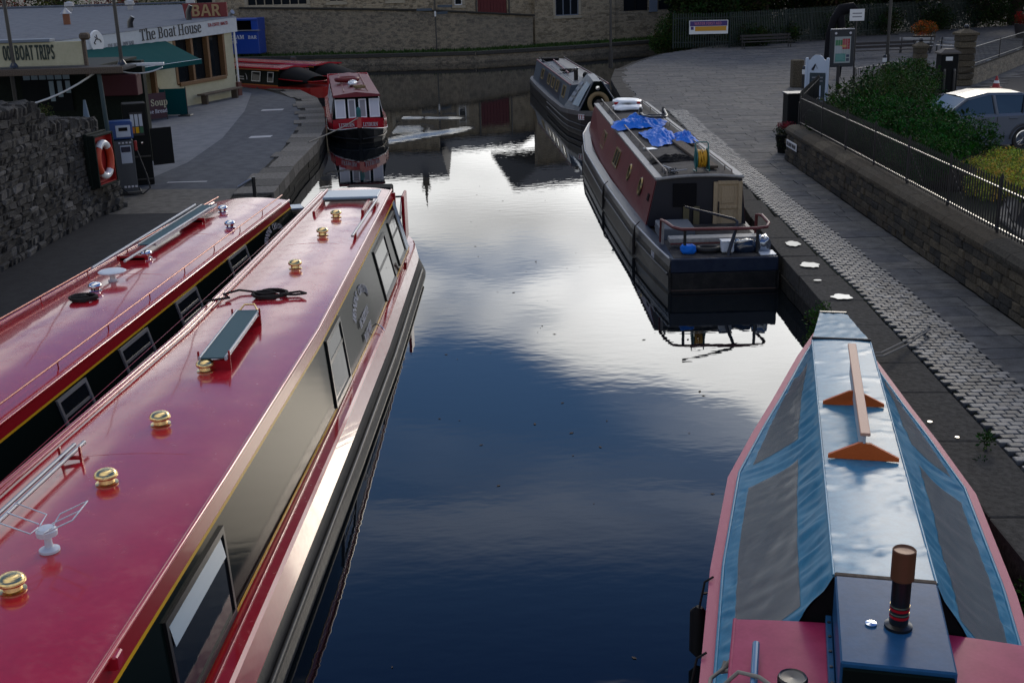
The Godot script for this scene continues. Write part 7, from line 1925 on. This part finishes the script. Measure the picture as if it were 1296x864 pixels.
func bench(at: Vector3, turn: float, label: String, m: Material, L := 1.8) -> void:
	var b := thing("bench", at, label, "bench", "", turn)
	for k in 3: lpart(mb().box(V(0, 0.44, -0.16 + k * 0.16), V(L, 0.035, 0.14), 0.006), "seat_slat", m, b)
	for k in 2: lpart(mb().box(V(0, 0.62 + k * 0.2, -0.27 - k * 0.04), V(L, 0.14, 0.03), 0.006), "back_slat", m, b)
	for s in [-1, 1]:
		lpart(mb().box(V(s * (L / 2 - 0.15), 0.22, 0.12), V(0.06, 0.44, 0.06), 0.008), "leg", M.iron, b)
		lpart(mb().box(V(s * (L / 2 - 0.15), 0.45, -0.25), V(0.06, 0.9, 0.06), 0.008), "leg", M.iron, b)
		lpart(mb().box(V(s * (L / 2 - 0.15), 0.64, -0.05), V(0.06, 0.04, 0.42), 0.008), "armrest", M.iron, b)

func make_plaza_things() -> void:
	# black waste box and flower tub at the wall's end
	var bx := thing("planter_box", V(10.3, 0.6, -41.0), "large plain black planter box at the corner of the railing", "planter")
	wpart(mb().box(V(9.95, 1.15, -40.3), V(0.75, 1.1, 0.75), 0.03), "box", M.locker_dark, bx)
	wpart(mb().box(V(9.95, 1.72, -40.3), V(0.82, 0.05, 0.82), 0.015), "rim", M.iron, bx)
	var tub := thing("flower_tub", V(8.25, 0.6, -34.4), "dark flower tub with red blooms at the end of the garden wall", "flower tub")
	wpart(mb().lathe([Vector2(0.0, 0), Vector2(0.2, 0), Vector2(0.28, 0.5), Vector2(0.3, 0.52), Vector2(0.26, 0.55), Vector2(0, 0.5)], 16, V(8.22, 0.6, -34.45)), "tub", M.locker_dark, tub)
	leaves(tub, "plants", [[V(-0.03, 0.62, -0.05), V(0.32, 0.22, 0.32)], [V(-0.03, 0.35, 0.1), V(0.3, 0.3, 0.25)]], 320, 0.05, Color(0.02, 0.03, 0.01))
	leaves(tub, "blooms", [[V(-0.03, 0.80, -0.05), V(0.28, 0.10, 0.28)]], 60, 0.045, Color(0.22, 0.02, 0.035))
	# white information sign on two posts
	var s := thing("information_sign", V(11.9, 0.6, -45.3), "white arched information sign with dark panel between two posts", "sign")
	var X := face(V(11.9, 0.6, -45.2), V(0.86, 0, 0.5), Vector3.UP)
	var arch := PackedVector2Array([Vector2(-0.36, 0.25), Vector2(0.36, 0.25), Vector2(0.36, 1.80), Vector2(0.26, 1.84), Vector2(0.20, 1.93), Vector2(0.1, 2.0), Vector2(-0.1, 2.0), Vector2(-0.20, 1.93), Vector2(-0.26, 1.84), Vector2(-0.36, 1.80)])
	wpart(mb().prism(arch, 0.05, X), "board", M.white_blue, s)
	wpart(mb().box(X * V(0.04, 0.82, 0.06), V(0.6, 1.05, 0.02), 0.004, X.basis), "dark_panel", M.sign_teal, s)
	wpart(mb().box(X * V(0.06, 0.62, 0.075), V(0.26, 0.5, 0.01), 0.002, X.basis), "white_square", M.white_blue, s)
	text("i", 0.6, 0.01, "Droid Serif", M.ink, "letter", s, Transform3D(X.basis, X * V(0.06, 0.63, 0.085) - s.position), 1.2, 700)
	wpart(mb().tube([X * V(-0.17, 1.45, 0.06), X * V(-0.06, 1.66, 0.06), X * V(0.02, 1.5, 0.06)], [0.05, 0.03, 0.01], 6), "emblem", M.ink, s)
	for k in 2: wpart(mb().box(X * V(0.04, 1.17 - k * 0.13, 0.075), V(0.42, 0.05, 0.008), 0.0, X.basis), "text_line", M.grey_ink, s)
	for q in [-0.40, 0.40]: wpart(mb().box(X * V(q, 0.95, 0.02), V(0.1, 1.9, 0.12), 0.02, X.basis), "post", M.white_blue, s)
	# map board
	s = thing("map_board", V(14.2, 0.6, -50.3), "dark framed town map board on a post with a coloured map sheet", "notice board")
	X = face(V(14.2, 0.6, -50.2), V(0.98, 0, -0.08), Vector3.UP)
	wpart(mb().tube([X * V(-0.1, 0, 0), X * V(-0.1, 1.2, 0)], 0.07, 10), "post", M.iron, s)
	wpart(mb().box(X * V(0, 1.88, 0), V(1.05, 1.52, 0.12), 0.02, X.basis), "case", M.case_blue, s)
	wpart(mb().box(X * V(0.0, 2.66, 0), V(1.0, 0.05, 0.14), 0.01, X.basis), "cap", M.steel, s)
	var pq := mb(); pq.quaduv(X * V(-0.34, 1.28, 0.066), X * V(0.36, 1.28, 0.066), X * V(0.36, 2.36, 0.066), X * V(-0.34, 2.36, 0.066))
	wpart(pq, "map_sheet", map_print(), s)
	for q in [-0.3, 0.32]: wpart(mb().lathe([Vector2(0.05, 0), Vector2(0.05, 0.02), Vector2(0, 0.02)], 10, X * V(q, 2.5, 0.06), X.basis * Basis(Vector3.RIGHT, PI / 2)), "badge", M.letter_white, s)
	# dark arched sculpture and small white notice behind
	s = thing("arched_sculpture", V(16.4, 0.6, -58), "dark hunched arched sculpture rising behind the map board", "sculpture")
	wpart(mb().tube([V(15.7, 0.6, -58), V(15.75, 2.6, -58), V(15.95, 3.3, -58), V(16.3, 3.75, -58), V(16.8, 3.85, -58), V(17.2, 3.6, -58)], [0.16, 0.16, 0.2, 0.3, 0.24, 0.06], 10), "arch", M.sculpture, s)
	wpart(mb().tube([V(16.2, 3.6, -58), V(16.4, 2.6, -57.9), V(16.3, 0.6, -57.9)], [0.25, 0.14, 0.1], 10), "leg", M.sculpture, s)
	s = thing("small_notice", V(15.2, 0.6, -51.2), "small white notice on a thin post above the map board", "sign")
	wpart(mb().box(V(15.0, 3.78, -51), V(0.62, 0.48, 0.03), 0.006), "plate", M.white_paint, s)
	wpart(mb().tube([V(15.0, 0.6, -51.03), V(15.0, 3.6, -51.03)], 0.03, 6), "post", M.iron, s)
	for k in 2: wpart(mb().box(V(15.0, 3.85 - k * 0.14, -50.98), V(0.4, 0.04, 0.006)), "text_line", M.grey_ink, s)
	# bollards
	for q in [[13.36, -52.9, "black bollard with a white band standing near the white information sign"], [18.6, -58.2, "black bollard with a white band by the dark lamp column"]]:
		var b := thing("bollard", V(q[0], 0.6, q[1]), q[2], "bollard", "bollards on the square")
		lpart(mb().lathe([Vector2(0.1, 0), Vector2(0.1, 0.9), Vector2(0.07, 0.98), Vector2(0, 1.0)], 14, Vector3.ZERO), "shaft", M.iron, b)
		lpart(mb().lathe([Vector2(0.103, 0.62), Vector2(0.106, 0.63), Vector2(0.106, 0.82), Vector2(0.103, 0.83)], 14, Vector3.ZERO), "band", M.white_paint, b)
	# lamp columns
	for q in [[5.99, -67.1, 7.0, "plain dark lamp column at the water edge of the paved square"], [18.9, -58.8, 7.5, "plain dark lamp column beside the far bollard"]]:
		var l := thing("lamp_column", V(q[0], 0.6, q[1]), q[3], "lamp post")
		lpart(mb().tube([V(0, 0, 0), V(0, 0.9, 0), V(0, 1.0, 0), V(0, q[2], 0)], [0.13, 0.13, 0.08, 0.06], 10), "column", M.iron, l)
		lpart(mb().tube([V(0, q[2], 0), V(0.1, q[2] + 0.25, 0), V(0.7, q[2] + 0.3, 0)], 0.04, 8), "arm", M.iron, l)
		lpart(mb().box(V(0.85, q[2] + 0.28, 0), V(0.5, 0.12, 0.2), 0.04), "lantern", M.steel, l)
	# gate pillars, bin, low railings
	for q in [[20.2, -52.3, 0.75, 2.15, "square stone gate pillar beside the black litter bin"], [19.9, -57.0, 0.55, 1.4, "shorter stone pillar at the end of the iron railing"]]:
		var p := thing("gate_pillar", V(q[0], 0.6, q[1]), q[4], "pillar")
		var hh: float = q[3]; var c := 0
		while c * 0.27 < hh - 0.1:
			lpart(blocks[c % 6].mesh(), "block", M.wallstone[[2, 0, 4][c % 3]], p, V(0, c * 0.27 + 0.135, 0)).scale = V(q[2], 0.262, q[2]); c += 1
		lpart(mb().loft([[V(-q[2] * 0.58, c * 0.27, -q[2] * 0.58), V(q[2] * 0.58, c * 0.27, -q[2] * 0.58), V(q[2] * 0.58, c * 0.27, q[2] * 0.58), V(-q[2] * 0.58, c * 0.27, q[2] * 0.58)], [V(-q[2] * 0.58, c * 0.27 + 0.1, -q[2] * 0.58), V(q[2] * 0.58, c * 0.27 + 0.1, -q[2] * 0.58), V(q[2] * 0.58, c * 0.27 + 0.1, q[2] * 0.58), V(-q[2] * 0.58, c * 0.27 + 0.1, q[2] * 0.58)], [V(-0.05, c * 0.27 + 0.28, -0.05), V(0.05, c * 0.27 + 0.28, -0.05), V(0.05, c * 0.27 + 0.28, 0.05), V(-0.05, c * 0.27 + 0.28, 0.05)]]), "cap_stone", M.wallstone[2], p)
		lpart(mb().lathe([Vector2(0, 0), Vector2(0.09, 0.02), Vector2(0.11, 0.1), Vector2(0.06, 0.18), Vector2(0, 0.2)], 10, V(0, c * 0.27 + 0.26, 0)), "finial", M.iron, p)
	var bin := thing("litter_bin", V(18.4, 0.6, -49.4), "tall black litter bin with a white label between the hedge and pillar", "litter bin")
	lpart(mb().box(V(0, 0.8, 0), V(0.72, 1.6, 0.66), 0.04), "body", M.locker_dark, bin)
	lpart(mb().loft([[V(-0.42, 1.6, 0.38), V(0.42, 1.6, 0.38), V(0.42, 1.6, -0.38), V(-0.42, 1.6, -0.38)], [V(-0.42, 1.66, 0.38), V(0.42, 1.66, 0.38), V(0.42, 1.66, -0.38), V(-0.42, 1.66, -0.38)], [V(-0.2, 1.80, 0.2), V(0.2, 1.80, 0.2), V(0.2, 1.80, -0.2), V(-0.2, 1.80, -0.2)]]), "lid", M.bin_lid, bin)
	lpart(mb().box(V(-0.05, 1.42, 0.34), V(0.28, 0.16, 0.02), 0.003), "label", M.white_paint, bin)
	for x in [-0.2, 0.2]: lpart(mb().tube([V(x, 0.1, 0.36), V(x, 0.9, 0.36), V(x, 1.0, 0.33)], 0.06, 6), "handle_bar", M.iron, bin)
	for q in [[V(15.4, 0.6, -52.2), V(20.1, 0.6, -57.0), "low black railing running back from the hedge to a pillar", 40], [V(20.6, 1.35, -52.5), V(34, 1.35, -73), "low black railing on the stone wall beside the lane", 90]]:
		var r := thing("railing", q[0], q[2], "railing")
		var a: Vector3 = q[0]; var c: Vector3 = q[1]
		for h in [0.12, 0.85]: wpart(mb().tube([a + V(0, h, 0), c + V(0, h, 0)], 0.022, 6), "rail", M.iron, r)
		var bm := mb().tube([V(0, 0.0, 0), V(0, 0.85, 0)], 0.011, 5).mesh()
		for k in q[3]: piece(bm, "bar", M.iron, r, Transform3D(Basis(), (c - a) * (float(k) / q[3])))
		for k in 5: piece(mb().box(V(0, 0.45, 0), V(0.06, 0.95, 0.06), 0.01).mesh(), "post", M.iron, r, Transform3D(Basis(), (c - a) * (k / 4.0)))
	var lw := thing("stone_wall", V(26, 0.6, -62), "long low stone wall carrying the railing beside the lane", "wall")
	wpart(mb().loft([[V(20.6, 0.5, -52.2), V(20.6, 1.35, -52.2), V(20.95, 1.35, -52.6), V(20.95, 0.5, -52.6)], [V(34, 0.5, -72.8), V(34, 1.35, -72.8), V(34.35, 1.35, -73.2), V(34.35, 0.5, -73.2)]]), "masonry", M.far_stone2, lw)
	wpart(mb().loft([[V(20.55, 1.35, -52.1), V(20.55, 1.43, -52.1), V(21.0, 1.43, -52.7), V(21.0, 1.35, -52.7)], [V(33.95, 1.35, -72.7), V(33.95, 1.43, -72.7), V(34.4, 1.43, -73.3), V(34.4, 1.35, -73.3)]]), "coping", M.wallstone[1], lw)
	for q in [[22.6, -56.0, 0.5], [26.5, -61.9, 0.5]]:
		var n := thing("small_notice", V(q[0], 0.9, q[1]), ["small white upright notice on the lane wall close to the pillar", "small white upright notice farther along the lane wall"][0 if q[0] < 24 else 1], "sign")
		wpart(mb().box(V(q[0] + 0.12, 1.15, q[1] + 0.25), V(0.18, q[2], 0.03), 0.005, Basis(Vector3.UP, -0.55)), "plate", M.white_paint, n)
	var cn := thing("traffic_cone", V(21.2, 0.59, -51.0), "red traffic cone standing at the foot of the lane wall", "cone")
	lpart(mb().lathe([Vector2(0.17, 0.03), Vector2(0.03, 0.5), Vector2(0, 0.5)], 14, Vector3.ZERO), "cone", M.box_red, cn)
	lpart(mb().lathe([Vector2(0.125, 0.2), Vector2(0.09, 0.31)], 14, Vector3.ZERO), "stripe", M.white_paint, cn)
	lpart(mb().box(V(0, 0.015, 0), V(0.4, 0.03, 0.4), 0.006), "foot", M.box_red, cn)
	bench(V(22.0, 0.6, -69), 0.15, "long dark bench on the square in front of the green palisade", M.wood_dark, 4.2)
	bench(V(24.8, 0.6, -72.0), -0.5, "metal slatted bench beside the orange flower planter", M.steel, 2.0)
	bench(V(26.5, 0.6, -71.0), -1.1, "metal slatted bench turned towards the lane railing", M.steel, 2.0)
	bench(V(17.6, 0.6, -80.0), 0.2, "dark wooden bench standing under the palisade near the banner", M.wood_dark, 3.6)
	var bk := thing("stone_block", V(12.9, 0.6, -50.6), "pale square stone block standing behind the map board", "block")
	lpart(mb().box(V(0.3, 0.6, -3.0), V(0.5, 1.2, 0.5), 0.03), "block", M.wallstone[2], bk)
	for q in [[26.0, -74.0, Color(0.35, 0.09, 0.015), "planter of orange flowers beside the metal benches"], [36.5, -84.0, Color(0.25, 0.012, 0.012), "planter of red flowers under the far trees"]]:
		var p := thing("flower_planter", V(q[0], 0.6, q[1]), q[3], "planter")
		lpart(mb().lathe([Vector2(0, 0), Vector2(0.5, 0), Vector2(0.7, 0.9), Vector2(0.6, 0.9), Vector2(0, 0.85)], 14, Vector3.ZERO), "tub", M.wood_dark, p)
		leaves(p, "blooms", [[V(0, 1.3, 0), V(0.8, 0.45, 0.7)]], 320, 0.10, q[2], 0.4, Color(0.03, 0.04, 0.012), 0.4)
	# green palisade fence with a banner
	var P := [Vector2(11.6, -82.0), Vector2(15.4, -81.4), Vector2(20.1, -84.6), Vector2(27.6, -90.7), Vector2(45, -103)]
	for i in P.size() - 1:
		var a: Vector2 = P[i]; var c: Vector2 = P[i + 1]; var d := (c - a); var L := d.length()
		var f := thing("palisade_fence", V(a.x, 0.6, a.y), ["dark green palisade fence length by the canal corner", "dark green palisade fence length carrying the banner", "dark green palisade fence length behind the long bench", "dark green palisade fence length under the far trees"][i], "fence", "", -atan2(d.y, d.x))
		for h in [0.4, 2.0]: lpart(mb().box(V(L / 2, h, -0.03), V(L, 0.06, 0.04)), "rail", M.palisade, f)
		var pm := mb().prism(PackedVector2Array([Vector2(-0.035, 0.05), Vector2(0.035, 0.05), Vector2(0.035, 2.25), Vector2(0, 2.36), Vector2(-0.035, 2.25)]), 0.02).mesh()
		var n := int(L / 0.17)
		for k in n: piece(pm, "pale", M.palisade, f, Transform3D(Basis(), V(k * 0.17, 0, 0)))
		for k in int(L / 2.7) + 1: piece(mb().box(V(0, 1.15, -0.08), V(0.1, 2.3, 0.08)).mesh(), "post", M.palisade, f, Transform3D(Basis(), V(k * 2.7, 0, 0)))
	var bn := thing("event_banner", V(14.0, 0.6, -81.4), "purple and yellow printed banner tied to the palisade fence", "banner")
	var Xb := face(V(13.9, 2.0, -81.35), V(0.99, 0, 0.1), Vector3.UP)
	wpart(mb().box(Xb.origin, V(2.6, 0.9, 0.02), 0.003, Xb.basis), "cloth", M.white_paint, bn)
	wpart(mb().box(Xb * V(0, 0.24, 0.014), V(2.5, 0.34, 0.006), 0.0, Xb.basis), "purple_band", M.banner_violet, bn)
	wpart(mb().box(Xb * V(0.14, -0.10, 0.014), V(2.1, 0.30, 0.006), 0.0, Xb.basis), "yellow_band", M.banner_yellow, bn)
	wpart(mb().box(Xb * V(-1.1, -0.06, 0.014), V(0.2, 0.2, 0.006), 0.0, Xb.basis), "badge", M.banner_violet, bn)
	text("WATER FIRST AID", 0.26, 0.004, "Droid Sans", M.banner_text, "lettering", bn, Transform3D(Xb.basis, Xb * V(-0.05, 0.24, 0.02) - bn.position), 0.85, 700)

func map_print() -> StandardMaterial3D:
	var im := Image.create_empty(96, 144, false, Image.FORMAT_RGB8)
	im.fill(Color(0.62, 0.66, 0.66))
	im.fill_rect(Rect2i(4, 18, 44, 30), Color(0.25, 0.5, 0.35)); im.fill_rect(Rect2i(46, 12, 44, 56), Color(0.62, 0.16, 0.2))
	im.fill_rect(Rect2i(30, 46, 40, 12), Color(0.72, 0.55, 0.25)); im.fill_rect(Rect2i(4, 50, 40, 40), Color(0.66, 0.70, 0.72))
	im.fill_rect(Rect2i(8, 92, 60, 44), Color(0.35, 0.58, 0.55)); im.fill_rect(Rect2i(72, 98, 18, 14), Color(0.25, 0.3, 0.4)); im.fill_rect(Rect2i(72, 118, 18, 16), Color(0.3, 0.34, 0.4))
	for k in 9: im.fill_rect(Rect2i(50, 18 + k * 5, 30 + (k * 7) % 10, 1), Color(0.8, 0.7, 0.7))
	for k in 8: im.fill_rect(Rect2i(12, 98 + k * 4, 40 + (k * 5) % 12, 1), Color(0.55, 0.72, 0.7))
	for k in 6: im.fill_rect(Rect2i(6 + k * 14, 4 + (k * 13) % 9, 1, 84), Color(0.8, 0.8, 0.75))
	var m := plain(Color(0.8, 0.8, 0.8), 0.25); m.albedo_texture = ImageTexture.create_from_image(im)
	return m

func make_trees() -> void:
	# dense dark trees and shrubs behind the palisade
	var g := Color(0.020, 0.030, 0.010)
	var LT := ["low dark tree at the canal end of the palisade beside the stone cottage", "small dark tree rising just behind the event banner", "rounded dark tree behind the wooden bench near the banner", "medium dark tree behind the long bench and map board", "tall dark tree behind the small white notice", "tall dark tree behind the orange flower planter", "broad dark tree at the back of the red flower planter", "tallest dark tree in the second row behind the palisade", "slimmer dark tree in the second row behind the palisade", "broad dark tree closing the lane end"]
	var LS := ["narrow tall shrub behind the canal end of the palisade", "low shrub directly under the event banner", "low shrub behind the wooden bench near the banner", "bushy shrub behind the long bench", "bushy shrub behind the sculpture", "bushy shrub behind the orange planter", "large shrub behind the red planter"]
	var LR := ["broad leafy tree behind the middle of the flat grey roof", "leafy tree behind the bar sign end of the flat roof", "leafy tree between the flat roof and the warehouse", "tall leafy tree behind the trips office end of the flat roof", "broad leafy tree at the far side of the car park"]
	var LB := ["green shrub at the office end of the flat roof", "red leaved shrub behind the round roof vents", "deep red shrub behind the middle of the flat roof", "olive green shrub behind the flat roof kerb", "red brown shrub next to the bar sign", "green shrub behind the bar sign"]
	for q in [[15, -88, 7, 3.2], [19.5, -90, 9, 3.6], [24, -93, 11, 4.2], [30, -96, 13, 4.8], [36, -98, 18, 5.6], [43, -101, 21, 5.6], [52, -103, 20, 5.8], [34, -108, 15, 5.4], [26, -104, 12, 4.8], [62, -104, 20, 6]]:
		tree(V(q[0], 0.6, q[1]), q[2], q[3], LT.pop_front(), "trees behind the palisade", Color(g.r * rr(0.8, 1.4), g.g * rr(0.8, 1.3), g.b), 2400, 0.26 + q[2] * 0.014, 0.08)
	for q in [[12.4, -84.0, 1.3, 2.2], [16.5, -82.9, 1.6, 1.4], [19, -85.4, 1.6, 1.6], [23, -88.6, 2.0, 2.0], [28, -92.5, 2.2, 2.4], [33, -95.5, 2.2, 2.2], [39, -99.4, 2.4, 2.4]]:
		var sh := thing("shrub", V(q[0], 0.6, q[1]), LS.pop_front(), "shrub", "shrubs along the palisade")
		leaves(sh, "foliage", [[V(0, q[3] * 0.55, 0), V(q[2], q[3] * 0.6, q[2])], [V(q[2] * 0.6, q[3] * 0.4, 0.2), V(q[2] * 0.7, q[3] * 0.45, q[2] * 0.7)]], 700, 0.18, Color(0.018, 0.030, 0.010))
		lpart(mb().tube([V(0, -0.1, 0), V(0.1, q[3] * 0.5, 0)], [0.1, 0.04], 6), "stem", M.bark, sh)
	var wood := thing("undergrowth", V(30, 0.6, -98), "unbroken dark undergrowth filling the bank behind the palisade fence", "undergrowth")
	var ub := []
	for k in 34:
		var t := k / 33.0; ub.append([V(lerpf(15, 75, t) - 30 + rr(-1, 1), 2.0 + rr(-0.4, 0.8), lerpf(-89, -112, pow(t, 0.8)) + 98 + rr(-1, 1)), V(2.4, 2.6, 1.6)])
	leaves(wood, "foliage", ub, 9000, 0.26, Color(0.018, 0.028, 0.010), 0.6)
	wood.set_meta("kind", "stuff")
	# shrubs on the canal corner, trailing to the water
	var co := thing("shrub", V(11.4, 0.5, -83.2), "overgrown green shrub at the canal corner in front of the palisade", "shrub")
	leaves(co, "foliage", [[V(0, 1.0, 0), V(1.0, 1.3, 0.9)], [V(0.8, 0.5, 0.4), V(0.9, 0.7, 0.7)], [V(-0.7, 0.5, 0.3), V(0.6, 0.6, 0.6)]], 900, 0.16, Color(0.026, 0.048, 0.012))
	lpart(mb().tube([V(0, -0.3, 0), V(0.1, 1.2, 0)], [0.1, 0.03], 6), "stem", M.bark, co)
	# trees and bright shrubs behind the flat roofs
	for q in [[-44, -92, 12, 5], [-35, -96, 13, 5], [-27, -98, 13, 4.6], [-52, -98, 14, 5.5], [-62, -90, 13, 5.5]]:
		tree(V(q[0], 0.6, q[1]), q[2], q[3], LR.pop_front(), "trees behind the boat house roof", Color(0.026, 0.040, 0.012), 1500, 0.30, 0.1)
	for q in [[-42, -80.5, Color(0.03, 0.055, 0.015)], [-37, -80.5, Color(0.13, 0.025, 0.02)], [-33, -80, Color(0.15, 0.02, 0.02)], [-29, -79.5, Color(0.06, 0.07, 0.018)], [-25.5, -79.5, Color(0.12, 0.03, 0.02)], [-22.5, -80, Color(0.04, 0.06, 0.014)]]:
		var sh := thing("shrub", V(q[0], 0.5, q[1]), LB.pop_front(), "shrub", "shrubs behind the flat roof")
		leaves(sh, "foliage", [[V(0, 3.0, 0), V(2.3, 2.0, 1.2)], [V(1.2, 2.0, 0.3), V(1.6, 1.6, 1.0)]], 1100, 0.16, q[2], 0.5, Color(0.05, 0.07, 0.015), 0.25)
		lpart(mb().tube([V(0, -0.2, 0), V(0.2, 2.4, 0)], [0.15, 0.06], 6), "stem", M.bark, sh)
